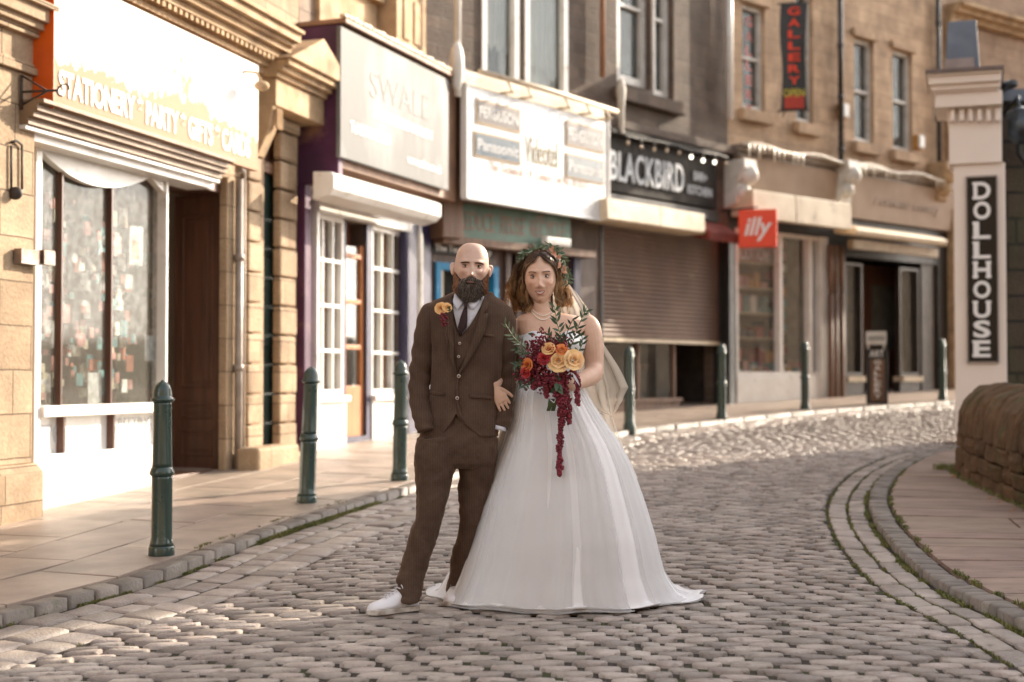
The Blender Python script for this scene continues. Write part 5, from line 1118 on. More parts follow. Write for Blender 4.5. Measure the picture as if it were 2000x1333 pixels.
mb = MB(); mb.loft(lathe([(.078,.044),(.07,.065),(.066,.10),(.066,.43),(.0655,.45)], 48, .05, .09, .44)); mb.loft(lathe([(.063,.50),(.0625,.52),(.057,.86),(.057,.875)], 48, .05, .51, .87)); mb.build('shaft', M_bol, bl)
mb = MB(); mb.loft(lathe([(.064,.448),(.073,.452),(.079,.465),(.073,.478),(.071,.486),(.062,.501)], 28)); mb.build('collar', M_bol, bl)
mb = MB(); mb.loft(lathe([(.057,.874),(.072,.880),(.076,.888),(.072,.897),(.060,.903),(.0595,.915),(.057,.94),(.048,.967),(.032,.985),(.014,.993),(.011,.998),(.004,1.003)], 28)); mb.build('cap', M_bol, bl)
BP = [(318,8.25,338),(600,10.55,263),(781,12.0,231),(1229,17.35,161),(1409,19.2,145),(1572,21.0,132),(1840,23.4,118)]
BL = ['nearest dark green bollard, in front of the open brown door','second green bollard from the left, tilted, in front of the purple shop','third green bollard from the left, just behind the man','green bollard just right of the bride and her veil','green bollard at the right end of the roller shutter','slim green bollard before the white gallery window','farthest green bollard, beside the dark timber shopfront']
for k, ((x, Y, s_), lb) in enumerate(zip(BP, BL)):
    r = bl if k == 0 else bl.copy()
    if k:
        COL.objects.link(r)
        for ch in list(bl.children):
            c = ch.copy(); COL.objects.link(c); c.parent = r
    X = (x-1000)*Y/FPX; r.location = (X, Y, zg(X, Y)+.065); r['label'] = lb; r.scale = (.92,.92,1); r.rotation_euler = (0, R([0,1.8,.5,0,.3,-.4,0][k]), R(13*k))
# fallen leaves
M_leaf = mat('dry leaf', (.32,.12,.04), (.22,.09,.03), rough=.7, island=.3)
mb = MB(); mb.add([(-.03,0,0),(-.01,-.014,.006),(.02,-.010,.003),(.035,0,.010),(.02,.011,.004),(-.01,.014,.007)], [(0,1,2,3,4,5)]); lf = mb.build('fallen_leaf', M_leaf)
spots = [(130,967),(137,964),(144,968),(150,963),(141,970),(104,979),(155,968),(1862,935),(1885,930),(1905,955),(1950,985),(1930,978),(1975,1002),(728,1198),(735,1194),(2310,1000)]
for k, (x, y) in enumerate(spots[:-1]):
    o = lf if k == 0 else lf.copy()
    if k: COL.objects.link(o)
    Y = (1.438-(.06 if k < 13 else .01))*2778/(y-618); X = (x-1000)*Y/FPX; o.location = (X, Y, zg(X,Y)+(.075 if k < 13 else .012)); o.rotation_euler = (rng.uniform(-.4,.4), rng.uniform(-.4,.4), rng.uniform(0,6)); o.scale = (1,1,1)
    tag(o, 'dry rust coloured leaf lying with others by the white stall riser' if k < 7 and k != 5 else 'lone small leaf on the pavement left of the leaf pile' if k == 5 else 'dry brown leaf on the paving at the foot of the mossy wall' if k < 13 else "small dry leaf on the setts by the man's shoe", 'leaf', None if k == 5 else 'leaves by the shop' if k < 7 else 'leaves by the mossy wall' if k < 13 else 'leaves by the shoe')
    if k == 5 and 'group' in o: del o['group']
# weeds at the wall foot
mb = MB()
for i in range(180):
    f = rng.random(); q = Q[int(f*(len(Q)*.6))]; tuft(q.x-.03-rng.random()*.05, q.y+rng.uniform(-.05,.05), zg(q.x,q.y)+.055, 5, .035, .03)
for i in range(60): tuft(3.98+rng.uniform(-.15,.1), 12.85+rng.uniform(-.1,.1), zg(4,12.85)+.06, 6, .06, .05)
tag(mb.build('weeds', M_grass), 'low weeds along the foot of the mossy wall', 'weeds', kind='stuff')
# ============================================================ PEOPLE
def pxp(x, y, Y=7.0): return px(x, y, Y)
def skinm(name, c, c2, cheek_socket):
    m, t, p, ns, ls = nodes(name); tc = N(t, 'TexCoord'); n1 = N(t, 'TexNoise', i_Scale=28, i_Detail=5); ls.new(tc.outputs['Object'], n1.inputs['Vector'])
    c_ = mixc(t, ramp(t, n1.outputs[0], .35, .7), c, c2)
    at = N(t, 'Attribute', attribute_name='blush'); c_ = mixc(t, at.outputs['Fac'], c_, cheek_socket)
    ls.new(c_, p.inputs['Base Color']); p.inputs['Roughness'].default_value = .48; p.inputs['Subsurface Weight'].default_value = .12; p.inputs['Subsurface Radius'].default_value = (.012,.005,.003); p.inputs['Subsurface Scale'].default_value = 1.0
    n2 = N(t, 'TexNoise', i_Scale=300, i_Detail=3); ls.new(tc.outputs['Object'], n2.inputs['Vector']); ls.new(bumpn(t, n2.outputs[0], .12, .002), p.inputs['Normal']); return m
def head_geo(c, rx, ry, rz, yaw=0, tilt=0, female=False, smile=0, nseg=72, nring=64):
    """a head with brow, sockets, nose, lips and chin; c is its centre, eyes at half height"""
    vs = []; M = Matrix.Rotation(tilt, 3, 'Y') @ Matrix.Rotation(yaw, 3, 'Z'); blush = []
    def G(x, z, x0, z0, sx, sz): return math.exp(-((x-x0)/sx)**2-((z-z0)/sz)**2)
    for i in range(nring+1):
        th = math.pi*i/nring
        for k in range(nseg):
            ph = 2*math.pi*k/nseg
            x, y, z = math.sin(th)*math.cos(ph), math.sin(th)*math.sin(ph), math.cos(th)
            # jaw narrowing, skull widening
            w_ = 1.0
            if z < 0: w_ = 1 - (.34*(-z)**1.7 if not female else .29*(-z)**2.7)
            kz = ((1-min(.9999,z)**2.7)**(1/2.7)/max(1e-3,math.sqrt(1-z*z)) if 0 < z < .9999 else 1.0)
            X = x*rx*w_*min(kz,1.6); Zz = z*rz
            yy = y
            Y = y*ry*min(kz,1.6)
            if y > 0: Y *= 1.12 if z > -.2 else 1.12-.35*(-z-.2); 
            else: Y *= (1.0-.10*abs(x)**2)*(1 if z > -.55 else 1)
            if z < 0 and y < 0: Y -= .010*(-z)**2*(1-abs(x))
            Zn = Zz/rz*.118; Xn = X/rx*.078; d = 0; b = 0
            if y < .15:
                s_ = 1 if y < 0 else 1-y/.15
                d += .0115*G(Xn,Zn,0,-.010,.0080,.026) + .0255*G(Xn,Zn,0,-.040,.0090,.0125) + .0115*G(abs(Xn),Zn,.0135,-.045,.0075,.0075)
                d -= .0155*G(abs(Xn),Zn,.031,.001,.0175,.0125) - .0090*G(abs(Xn),Zn,.028,.023,.024,.0075)
                d += .0085*G(abs(Xn),Zn,.043,-.026,.018,.015) - .003*G(abs(Xn),Zn,.052,-.06,.015,.02)
                d += .0055*G(Xn,Zn,0,-.064,.020,.0055) + .0065*G(Xn,Zn,0,-.0755,.016,.006) - .005*G(Xn,Zn,0,-.0695,.024,.0022) - .004*G(Xn,Zn,0,-.086,.02,.005)
                d += .010*G(Xn,Zn,0,-.104,.021,.013) - .002*G(Xn,Zn,0,-.056,.004,.008)
                d += smile*.004*G(abs(Xn),Zn,.036,-.048,.014,.012) - smile*.0035*G(abs(Xn),Zn,.029,-.062,.004,.014)
                d *= s_; b = min(1, .4*G(abs(Xn),Zn,.042,-.034,.016,.016) + .3*G(Xn,Zn,0,-.040,.012,.014) + (.9*(G(Xn,Zn,0,-.064,.021,.0045)+G(Xn,Zn,0,-.076,.018,.005)) if not female else 0) + .22*G(abs(Xn),Zn,.031,-.002,.019,.013))  # flush on cheeks, nose and lips; last term paints shade into the eye sockets
            vs.append(Vector(c) + M @ Vector((X, Y-d, Zz))); blush.append(b)
    fs = []
    for i in range(nring):
        for k in range(nseg):
            k2 = (k+1) % nseg; fs.append((i*nseg+k, (i+1)*nseg+k, (i+1)*nseg+k2, i*nseg+k2))
    return vs, fs, blush, M
def face_point(bvh, c, M, x, z, off=0):
    """project head-local x, z onto the front of the head; returns world point"""
    o = Vector(c)+M@Vector((x, -.5, z)); d = M@Vector((0,1,0)); h = bvh.ray_cast(o, d)
    return (h[0] - d*off) if h[0] else Vector(c)+M@Vector((x,-.09-off,z))
def body_obj(name, mb, matl, parent, voxel, blush_shade_src=None, smooth=2):
    o = mb.build(name, matl, parent)
    r = o.modifiers.new('remesh', 'REMESH'); r.mode = 'VOXEL'; r.voxel_size = voxel; r.use_smooth_shade = True
    s = o.modifiers.new('smooth', 'SMOOTH'); s.factor = .5; s.iterations = smooth
    dg = bpy.context.evaluated_depsgraph_get(); ev = o.evaluated_get(dg); me = bpy.data.meshes.new_from_object(ev)
    o.modifiers.clear(); old = o.data; o.data = me; bpy.data.meshes.remove(old); me.name = name
    if not me.materials: me.materials.append(matl)
    for p in me.polygons: p.use_smooth = True
    if blush_shade_src:
        from mathutils.kdtree import KDTree
        pts, bl_ = blush_shade_src; kd = KDTree(len(pts)); o0 = WL[o.name]
        for i, p in enumerate(pts): kd.insert(p-o0, i)
        kd.balance(); at = me.attributes.new('blush', 'FLOAT', 'POINT'); val = []
        for v in me.vertices:
            co, i, dist = kd.find(v.co); val.append(bl_[i] if dist < .012 else 0)
        at.data.foreach_set('value', val)
    return o
def bvh_of(o):
    me = o.data; o0 = WL[o.name]
    return BVHTree.FromPolygons([v.co+o0 for v in me.vertices], [tuple(p.vertices) for p in me.polygons])
def patch(mb, bvh, poly, Yp, off, thick, cuts=3, mi=0, smooth=True, dfun=None):
    """flat piece cut by its outline in photo pixels and laid on the surface below"""
    bm = bmesh.new(); vs = [bm.verts.new(pxp(x, y, Yp)) for x, y in poly]; f = bm.faces.new(vs)
    bmesh.ops.triangulate(bm, faces=[f]); bmesh.ops.subdivide_edges(bm, edges=bm.edges[:], cuts=cuts, use_grid_fill=True)
    bmesh.ops.triangulate(bm, faces=bm.faces[:])
    C_ = Vector((0,0,CZ)); bm.verts.ensure_lookup_table(); P = []
    for v in bm.verts:
        d = (v.co-C_).normalized(); h = bvh.ray_cast(C_, d); o_ = off + .0045
        P.append((h[0]-d*o_) if h[0] else v.co)
    F_ = [tuple(v.index for v in f.verts) for f in bm.faces]
    ec = {}
    for f in F_:
        for i in range(len(f)): ec[(f[i], f[(i+1) % len(f)])] = 1
    bd = [(a, b) for a, b in ec if (b, a) not in ec]; n = len(P)
    # orient to camera
    a, b, c = P[F_[0][0]], P[F_[0][1]], P[F_[0][2]]
    if (b-a).cross(c-a).dot(C_-a) < 0: F_ = [tuple(reversed(f)) for f in F_]; bd = [(b, a) for a, b in bd]
    back = [p + (p-C_).normalized()*thick for p in P]
    mb.add(P+back, F_ + [(a, a+n, b+n, b) for a, b in bd], mi, smooth); bm.free()
def eye(parent, bvh, c, M, x, z, iris, r=.0126, lid=None, lash=None, openness=.55):
    p = face_point(bvh, c, M, x, z, 0); f = M@Vector((0,-1,0)); rt = M@Vector((1,0,0)); up = M@Vector((0,0,1)); ctr = p - f*(r-.0036); io = rt*(.0010 if x > 0 else -.0010)
    mb = MB(); mb.sphere(ctr, r, 20, 14, 0); 
    q = [ctr+io+f*(r+.0003)+rt*(.0054*math.cos(a))+up*(.0054*math.sin(a)) for a in np.linspace(0, 2*math.pi, 16, endpoint=False)]; mb.add([ctr+io+f*(r+.0011)]+q, [(0,i+1,(i+1)%16+1) for i in range(16)], 1, True)
    q = [ctr+io+f*(r+.0009)+rt*(.0024*math.cos(a))+up*(.0024*math.sin(a)) for a in np.linspace(0, 2*math.pi, 12, endpoint=False)]; mb.add([ctr+io+f*(r+.0017)]+q, [(0,i+1,(i+1)%12+1) for i in range(12)], 2, True)
    mb.build('eye', [M_eye, iris, M_pupil], parent)
    lb = MB()
    for sgn, op, th in ((1, openness, .0035), (-1, openness*.75, .0028)):
        pts = []
        for a in np.linspace(-1.25, 1.25, 9):
            dx = math.sin(a)*.0155; dz = sgn*op*.0105*math.cos(a)
            yy = math.sqrt(max(0, (r+.0022)**2 - (dx*.72)**2 - dz**2)); pts.append(ctr+rt*dx+up*dz+f*yy)
        lb.tube([q+up*sgn*th*.75 for q in pts], [(th, th*.8)]*9, 8, 0)
        if sgn > 0: lb.tube([q-up*.0006+f*.0012 for q in pts], [.0013]*9, 6, 1)
    lb.build('eyelid', [lid, lash], parent)
def nostrils(parent, bvh, c, M, z=-.0515, x=.0068, r=1.0, cc=(.10,.04,.03)):  # dark spots stand in for the shade inside the nostrils
    mb = MB()
    for sg_ in (-1, 1):
        p = face_point(bvh, c, M, sg_*x, z, .0); mb.sphere(p, (.0034*r,.002*r,.0018*r), 8, 6)
    mb.build('nostril', mat('nostril shade', cc, rough=.8), parent)
def strand(mb, pts, r0, r1, seg=4, mi=0, sub=4):
    n = len(pts); mb.tube(pts, [r0+(r1-r0)*i/(n-1) for i in range(n)], seg, mi, True, False, sub)
M_eye = mat('eye white', (.62,.58,.55), (.58,.52,.48), rough=.15, bump=0, coat=.6)
M_pupil = mat('pupil', (.01,.01,.01), rough=.1, bump=0)
M_irisb = mat('grey blue iris', (.10,.14,.16), (.06,.09,.10), rough=.1, bump=0, scale=400)
M_irisg = mat('hazel iris', (.10,.08,.045), (.06,.045,.025), rough=.1, bump=0, scale=400)
M_skinm = skinm('man skin', (.60,.41,.325), (.54,.345,.26), (.50,.20,.14))
M_skinf = skinm('woman skin', (.65,.43,.32), (.59,.37,.265), (.50,.19,.125))
M_lidm = mat('lid skin man', (.38,.21,.155), (.30,.16,.12), rough=.5, bump=0); M_lidf = mat('lid skin woman', (.36,.19,.13), (.26,.13,.09), rough=.4, bump=0)
M_lash = mat('dark lashes', (.02,.013,.01), rough=.6, bump=0); M_lip = mat('rose lips', (.42,.13,.11), (.36,.10,.085), rough=.35, bump=0); M_lipm = mat('pale lips', (.42,.20,.16), (.36,.16,.13), rough=.4, bump=0)
def tweed():
    m, t, p, ns, ls = nodes('brown pinstripe tweed'); tc = N(t, 'TexCoord'); sx = N(t, 'SeparateXYZ'); ls.new(tc.outputs['Object'], sx.inputs[0])
    n0 = N(t, 'TexNoise', i_Scale=3, i_Detail=2); ls.new(tc.outputs['Object'], n0.inputs['Vector'])
    a = N(t, 'Math', operation='MULTIPLY'); a.inputs[1].default_value = 2*math.pi/.0115; ls.new(sx.outputs[0], a.inputs[0])
    ad = N(t, 'Math', operation='MULTIPLY_ADD'); ls.new(n0.outputs[0], ad.inputs[0]); ad.inputs[1].default_value = 4; ls.new(a.outputs[0], ad.inputs[2])
    b = N(t, 'Math', operation='SINE'); ls.new(ad.outputs[0], b.inputs[0]); s_ = ramp(t, b.outputs[0], .70, .98)
    n1 = N(t, 'TexNoise', i_Scale=420, i_Detail=2); ls.new(tc.outputs['Object'], n1.inputs['Vector']); n2 = N(t, 'TexNoise', i_Scale=9, i_Detail=4); ls.new(tc.outputs['Object'], n2.inputs['Vector'])
    c = mixc(t, ramp(t, n1.outputs[0], .35, .65), (.060,.038,.027), (.112,.073,.052)); c = mixc(t, s_, c, (.125,.074,.048)); c = mixc(t, ramp(t, n2.outputs[0], .3, .75), c, (.62,.58,.55), 'MULTIPLY')
    ls.new(c, p.inputs['Base Color']); p.inputs['Roughness'].default_value = .9; p.inputs['Specular IOR Level'].default_value = .2; p.inputs['Sheen Weight'].default_value = .25; p.inputs['Sheen Roughness'].default_value = .4; p.inputs['Sheen Tint'].default_value = (.8,.5,.35,1)
    ls.new(bumpn(t, n2.outputs[0], .35, .012, bumpn(t, n1.outputs[0], .35, .002)), p.inputs['Normal']); return m
M_tweed = tweed()
M_shirt = mat('pale blue white shirt', (.62,.62,.68), (.56,.56,.62), rough=.7, scale=20, bump=.1); M_tie = mat('dark wine knit tie', (.035,.014,.014), (.025,.010,.011), rough=.85, scale=200, bump=.4)
M_lining = mat('jacket lining', (.03,.02,.018), rough=.6)
M_btn = mat('pale horn button', (.48,.40,.33), (.3,.22,.17), rough=.35, scale=90, bump=0)
man = thing('person', 'bald bearded man in a brown three piece suit and white plimsolls, hands in pockets', 'person', (-.25, 7.0, 0))
YM = 7.02
# ---- head, neck, hands: the body (one continuous surface with torso and limbs under the clothes)
hc = pxp(921, 523.5, YM-.02); hc.y = 7.0
sM = YM/FPX
hv, hf, hb_, HM = head_geo(hc, .0835, .098, .1215, yaw=R(3), tilt=R(3.5))
mb = MB(); mb.add(hv, hf, 0, True)
for sg_ in (-1, 1):   # ears
    e = hc + HM@Vector((sg_*.0835, .012, -.012)); q = [e+HM@Vector((sg_*.006, .0, -.026)), e+HM@Vector((sg_*.011,.008,-.010)), e+HM@Vector((sg_*.0165,.016,.012)), e+HM@Vector((sg_*.013,.014,.027)), e+HM@Vector((sg_*.004,.002,.026))]
    mb.tube(q, [.007,.008,.0085,.008,.005], 10, sub=3); mb.sphere(e+HM@Vector((sg_*.006,.004,.0)), (.006,.011,.024), 10, 8)
nk = hc+Vector((.0,.012,-.09))
mb.tube([nk+Vector((0,0,.03)), nk+Vector((0,.004,-.05)), nk+Vector((0,.014,-.13))], [(.060,.062),(.060,.062),(.085,.075)], 24)
def Xp(x, y): return pxp(x, y, YM)
mb.tube([Xp(903,585)+Vector((0,.03,0)), Xp(904,640)+Vector((0,.02,0)), Xp(905,740), Xp(900,850), Xp(897,895)], [(.08,.05),(.13,.075),(.115,.075),(.12,.08),(.10,.07)], 24, sub=3)
# arms under the sleeves and hands in the pockets
armL = [Xp(845,614)+Vector((0,.04,0)), Xp(828,680)+Vector((0,.05,0)), Xp(822,742)+Vector((0,.04,0)), Xp(824,800)+Vector((0,-.02,0)), Xp(836,842)+Vector((0,-.03,0))]
armR = [Xp(979,622)+Vector((0,.04,0)), Xp(986,690)+Vector((0,.05,0)), Xp(985,750)+Vector((0,.05,0)), Xp(977,805)+Vector((0,.03,0)), Xp(963,842)+Vector((0,.0,0))]
for A in (armL, armR): mb.tube(A, [.030,.030,.028,.026,.025], 14, sub=4)
def hand(mb, wrist, palm_dir, across, normal, scale=1.0, curl=(.5,.5,.5,.5), thumb_side=1, spread=.10, thumb_out=.6):
    """palm slab, four jointed fingers of different lengths and a thumb from the side of the palm"""
    p, a, n = Vector(palm_dir).normalized(), Vector(across).normalized(), Vector(normal).normalized(); w_ = Vector(wrist); s = scale
    mb.tube([w_-p*.03*s, w_, w_+p*.035*s, w_+p*.075*s, w_+p*.09*s], [(.023*s,.018*s),(.026*s,.016*s),(.038*s,.0155*s),(.041*s,.013*s),(.036*s,.010*s)], 16, sub=2, up=n.cross(p).cross(p) if False else n)
    for i, (o_, l) in enumerate(((-.031,.066),(-.0105,.076),(.0105,.071),(.030,.056))):
        b = w_+p*(.078-abs(o_)*.25)*s+a*o_*s; d = (p+a*(o_*spread/.03)).normalized(); c_ = curl[i]; q = [b-d*.012*s]; cur = b; dd = d.copy(); ln = [l*.42, l*.32, l*.26]
        for k in range(3):
            q.append(cur.copy()); ang = c_*(.55+.35*k); nd = (d*math.cos(sum([c_*(.55+.35*j) for j in range(k+1)]))+n*math.sin(sum([c_*(.55+.35*j) for j in range(k+1)]))); cur = cur+nd*ln[k]*s
        q.append(cur); r_ = [.0098,.0095,.0088,.0082,.0068]; mb.tube(q, [r*s for r in r_], 10, sub=2)
    tb = w_+p*.022*s+a*thumb_side*.026*s; td = (p*.75+a*thumb_side*thumb_out+n*.35).normalized(); q = [tb-td*.01*s, tb, tb+td*.030*s, tb+(td*.055+p*.006)*s, tb+(td*.07+p*.018)*s]; mb.tube(q, [.013*s,.0135*s,.0115*s,.0105*s,.0078*s], 10, sub=2)
hand(mb, Xp(842,838)+Vector((0,-.02,0)), (.25,.1,-1), (1,0,.2), (.1,-1,0), .95, (.2,.2,.3,.3), 1)
hand(mb, Xp(957,838)+Vector((0,-.01,0)), (-.3,.1,-1), (1,0,-.2), (.1,-1,0), .95, (.2,.2,.3,.3), -1)
legL = [(851,895),(846,950),(838,1008),(815,1085),(803,1150)]; legR = [(930,895),(925,950),(922,1008),(908,1085),(898,1160)]
yL = [0,-.02,-.06,-.05,-.05]; yR = [.04,.07,.10,.16,.2]
for P_, yy in ((legL, yL), (legR, yR)): mb.tube([Xp(x, y)+Vector((0, d, 0)) for (x, y), d in zip(P_, yy)], [.05,.05,.04,.036,.03], 14, sub=3)
mbody = body_obj('body', mb, M_skinm, man, .0032, (hv, hb_), 1); mbv = bvh_of(mbody)
for sg_ in (-1, 1): eye(man, mbv, hc, HM, sg_*.0315, .002, M_irisg, lid=M_lidm, lash=M_lash, openness=.62)
eb = MB()
for sg_ in (-1, 1):
    for k in range(110):
        f = rng.random(); x = .013+.037*f; z = .0165+.0025*math.sin(f*2.6)-.0015*f+rng.uniform(-.0022,.0022)
        p = face_point(mbv, hc, HM, sg_*x, z, .0005); d_ = HM@Vector((sg_*.007, -.002, .0018*(1-f*2))); eb.tube([p, p+d_], [.0011,.0005], 3, smooth=False)
eb.build('eyebrow', mat('dark brown eyebrow', (.07,.042,.028), rough=.7), man)
nostrils(man, mbv, hc, HM)
M_beard = mat('dark brown beard', (.085,.055,.038), (.045,.030,.021), rough=.55, scale=60, island=.4, bump=0)
M_beardg = mat('greying beard hair', (.30,.25,.20), (.18,.145,.11), rough=.5, island=.3, bump=0); M_beardr = mat('ginger beard hair', (.36,.14,.05), (.28,.10,.035), rough=.5, island=.3, bump=0)
# beard: a full rounded volume under thousands of short hairs
bmv = MB()
ctrb = hc+HM@Vector((.0,-.052,-.098))
bmv.sphere(ctrb, (.058,.050,.056), 24, 16, 0, HM); bmv.sphere(hc+HM@Vector((0,-.050,-.118)), (.052,.042,.040), 20, 12, 0, HM)
for sg_ in (-1, 1): bmv.tube([hc+HM@Vector((sg_*.0765,-.006,-.026)), hc+HM@Vector((sg_*.068,-.026,-.062)), hc+HM@Vector((sg_*.045,-.048,-.100))], [(.004,.010),(.012,.020),(.032,.032)], 10, sub=3)
bmv.tube([hc+HM@Vector((-.032,-.090,-.074)), hc+HM@Vector((-.015,-.103,-.0605)), hc+HM@Vector((0,-.107,-.0595)), hc+HM@Vector((.015,-.103,-.0605)), hc+HM@Vector((.032,-.090,-.074))], [.006,.0085,.008,.0085,.006], 10, sub=3)
bo = body_obj('beard', bmv, M_beard, man, .004, None, 2); bb = bvh_of(bo)
hm = MB(); me = bo.data; me.calc_loop_triangles(); areas = np.array([p.area for p in me.polygons]); pick = rng.choice(len(areas), 8000, p=areas/areas.sum()); o0 = WL[bo.name]
for i in pick:
    p = me.polygons[int(i)]; c_ = p.center+o0; n_ = p.normal; loc = HM.inverted()@(c_-hc)
    if loc.y > .01 and loc.z > -.06: continue
    if abs(loc.x) < .024 and -.083 < loc.z < -.069 and loc.y < -.06: continue      # mouth opening
    if n_.y > .6: continue
    L_ = rng.uniform(.007,.016) if loc.z > -.08 else rng.uniform(.012,.024); dwn = Vector((loc.x*3, -.15, -1.0)).normalized()
    d_ = (n_*.45+HM@dwn*.8+Vector(rng.uniform(-.3,.3,3))).normalized(); side = abs(loc.x) > .058 and loc.z > -.115
    mi = 2 if (side and rng.random() < .7) else (1 if rng.random() < .30 else 0)
    a_ = c_-n_*.001; hm.tube([a_, a_+d_*L_*.5, a_+(d_*L_+Vector((0,0,-.004)))], [.0012,.0010,.0004], 3, mi, True, False)
hm.build('beard_hair', [M_beard, M_beardg, M_beardr], man)
mm = MB(); q = [hc+HM@Vector((x,-.1125+abs(x)*.35,-.0765-abs(x)*.05)) for x in np.linspace(-.022,.022,9)]; mm.tube(q, [.0015,.0032,.0042,.0046,.0046,.0046,.0042,.0032,.0015], 8); mm.build('lips', M_lipm, man)
# ---- trousers
tr = MB(); pel = []
def ringe(c, rx, ry, seg=40, ex=2.4, wob=None, k=0):
    out = []
    for i in range(seg):
        a = 2*math.pi*i/seg; ca, sa = math.cos(a), math.sin(a); r_ = 1/((abs(ca)**ex+abs(sa)**ex)**(1/ex)); w_ = 1+(wob(a) if wob else 0)
        out.append(Vector((c[0]+rx*r_*ca*w_, c[1]+ry*r_*sa*w_, c[2])))
    return out
z_ = lambda y: Xp(900,y).z
tr.loft([ringe((Xp(895,y).x, YM+.02, z_(y)), hw/FPX*YM, ry, 40) for y, hw, ry in ((770,62,.10),(800,66,.112),(850,74,.122),(880,76,.122),(905,68,.11),(915,40,.08))])
def leg(spec, yoff, seed):
    pts = []; rad = []
    for k, (y, xl, xr, ry) in enumerate(spec):
        p = Xp((xl+xr)/2, y); p.y = YM+.02+yoff(k/(len(spec)-1)); s_ = p.y/FPX; p.x = ((xl+xr)/2-1000)*s_; p.z = CZ + (740.-y)*s_; pts.append(p); rad.append(((xr-xl)/2*s_, ry))
    P_, R_ = catmull([p for p in pts], rad, 6); rings = []
    for i, (p, (rx, ry)) in enumerate(zip(P_, R_)):
        f = i/len(P_); fold = lambda a: .018*math.sin(3*a+i*.5+seed) + .012*math.sin(5*a-i*.8)*(1 if f > .75 or .35 < f < .55 else .3)
        rings.append(ringe(p+Vector((0,0,0)), rx, ry, 36, 2.15, fold))
    # break at the ankle: tilt rings
    tr.loft(rings)
leg([(855,815,897,.115),(900,810,894,.11),(947,812,882,.098),(1001,812,868,.083),(1040,802,857,.078),(1080,788,845,.076),(1112,779,834,.072),(1130,774,829,.072),(1142,779,829,.066),(1150,776,825,.068),(1160,784,823,.060),(1168,781,820,.062),(1175,786,819,.058)], lambda f: -.02-.12*f, 1)
leg([(855,893,974,.115),(900,893,970,.11),(947,895,962,.098),(1001,897,955,.083),(1050,890,948,.078),(1090,882,938,.076),(1120,876,930,.078),(1150,872,928,.078),(1172,874,922,.072)], lambda f: .02+.18*f, 3)
tro = body_obj('trousers', tr, M_tweed, man, .006, None, 3)
tx = bpy.data.textures.new('cloth folds','CLOUDS'); tx.noise_scale = .16; tx.noise_depth = 1
def folds(o, st, sc=None):
    t_ = tx
    if sc: t_ = bpy.data.textures.new('folds', 'CLOUDS'); t_.noise_scale = sc
    d = o.modifiers.new('folds','DISPLACE'); d.texture = t_; d.strength = st; d.mid_level = .5
folds(tro, .026, .085)
# ---- jacket with cutaway front
jk = MB(); jc = YM+.03
JR = [ # y, xl, xr, ry, ycen
 (572,884,962,.060,.015),(580,868,965,.080,.012),(589,846,983,.098,.010),(600,834,996,.108,.006),(615,833,998,.116,.002),(640,838,992,.124,0),(680,842,984,.128,-.002),(735,844,978,.122,-.002),(785,838,976,.128,0),(830,833,974,.134,0),(852,831,973,.136,0)]
def jrow(f):
    ys = np.linspace(0, 1, len(JR)); g = lambda j: float(np.interp(f, ys, [r[j] for r in JR])); return g(0), g(1), g(2), g(3), g(4)
NS = 96; NR = 44; rings = []
for i in range(NR+1):
    f = i/NR; ring = []
    for k in range(NS):
        a = 2*math.pi*k/NS - math.pi/2; 
        y, xl, xr, ry, yc = jrow(f); xm = (xl+xr)/2; hw = (xr-xl)/2; ca, sa = math.cos(a), math.sin(a); ex = 2.5; r_ = 1/((abs(ca)**ex+abs(sa)**ex)**(1/ex))
        xx = xm+hw*ca*r_
        # front hem rises in an inverted V at x=893
        dyh = 0
        if sa < 0:
            t_ = abs(xx-893)/ (46 if xx > 893 else 30); dyh = -46*max(0, 1-t_**.8)
        y2 = y + dyh*max(0, (f-.55)/.45)
        s_ = jc/FPX; p = Vector(((xx-1000)*s_, jc+yc+ry*sa*r_, CZ+(740-y2)*s_))
        wr = .0035*math.sin(xx*.09+y*.05)+.0025*math.sin(y*.11-xx*.05) if y > 640 else 0
        wr += .005*math.exp(-((y-737)/26)**2)*math.sin((xx-893)*.16+ (y-737)*.09)*math.exp(-((xx-893)/50)**2)
        p.y += wr*(1 if sa < 0 else .3); ring.append(p)
    rings.append(ring)
jk.loft(rings, cap=False); jo = jk.build('jacket', [M_tweed], man, solid=.005); jb = bvh_of(jo)
folds(jo, .010, .07)
sl = MB()
def sleeve(pts, rad, seed, name):
    P_, R_ = catmull([Vector(p) for p in pts], rad, 7); n = len(P_); m2 = MB(); rings = []
    up = Vector((0,1,0))
    for i in range(n):
        T = (P_[min(i+1,n-1)]-P_[max(i-1,0)]).normalized(); a = up.cross(T).normalized(); c = T.cross(a); f = i/n
        amp = .006+.016*math.exp(-((f-.52)/.15)**2)+.016*max(0, f-.74)*3
        rings.append([P_[i]+a*(R_[i][0]*math.cos(t)*(1+amp*14*math.sin(i*1.25+2*math.sin(t+seed))*.32))+c*(R_[i][1]*math.sin(t)*(1+amp*14*math.sin(i*1.25+2*math.sin(t+seed))*.32)) for t in np.linspace(0, 2*math.pi, 28, endpoint=False)])
    m2.loft(rings, cap=True); o = m2.build(name, M_tweed, man, weld=False); return o
Yv = lambda x, y, d: Vector(((x-1000)*(YM+d)/FPX, YM+d, CZ+(740-y)*(YM+d)/FPX))
sleeve([Yv(853,602,.03),Yv(842,615,.03),Yv(834,650,.03),Yv(827,695,.035),Yv(820,742,.03),Yv(820,785,-.01),Yv(826,818,-.06),Yv(831,842,-.075)], [(.040,.045),(.060,.062),(.062,.064),(.060,.062),(.054,.058),(.052,.054),(.047,.046),(.041,.038)], 1, 'sleeve')
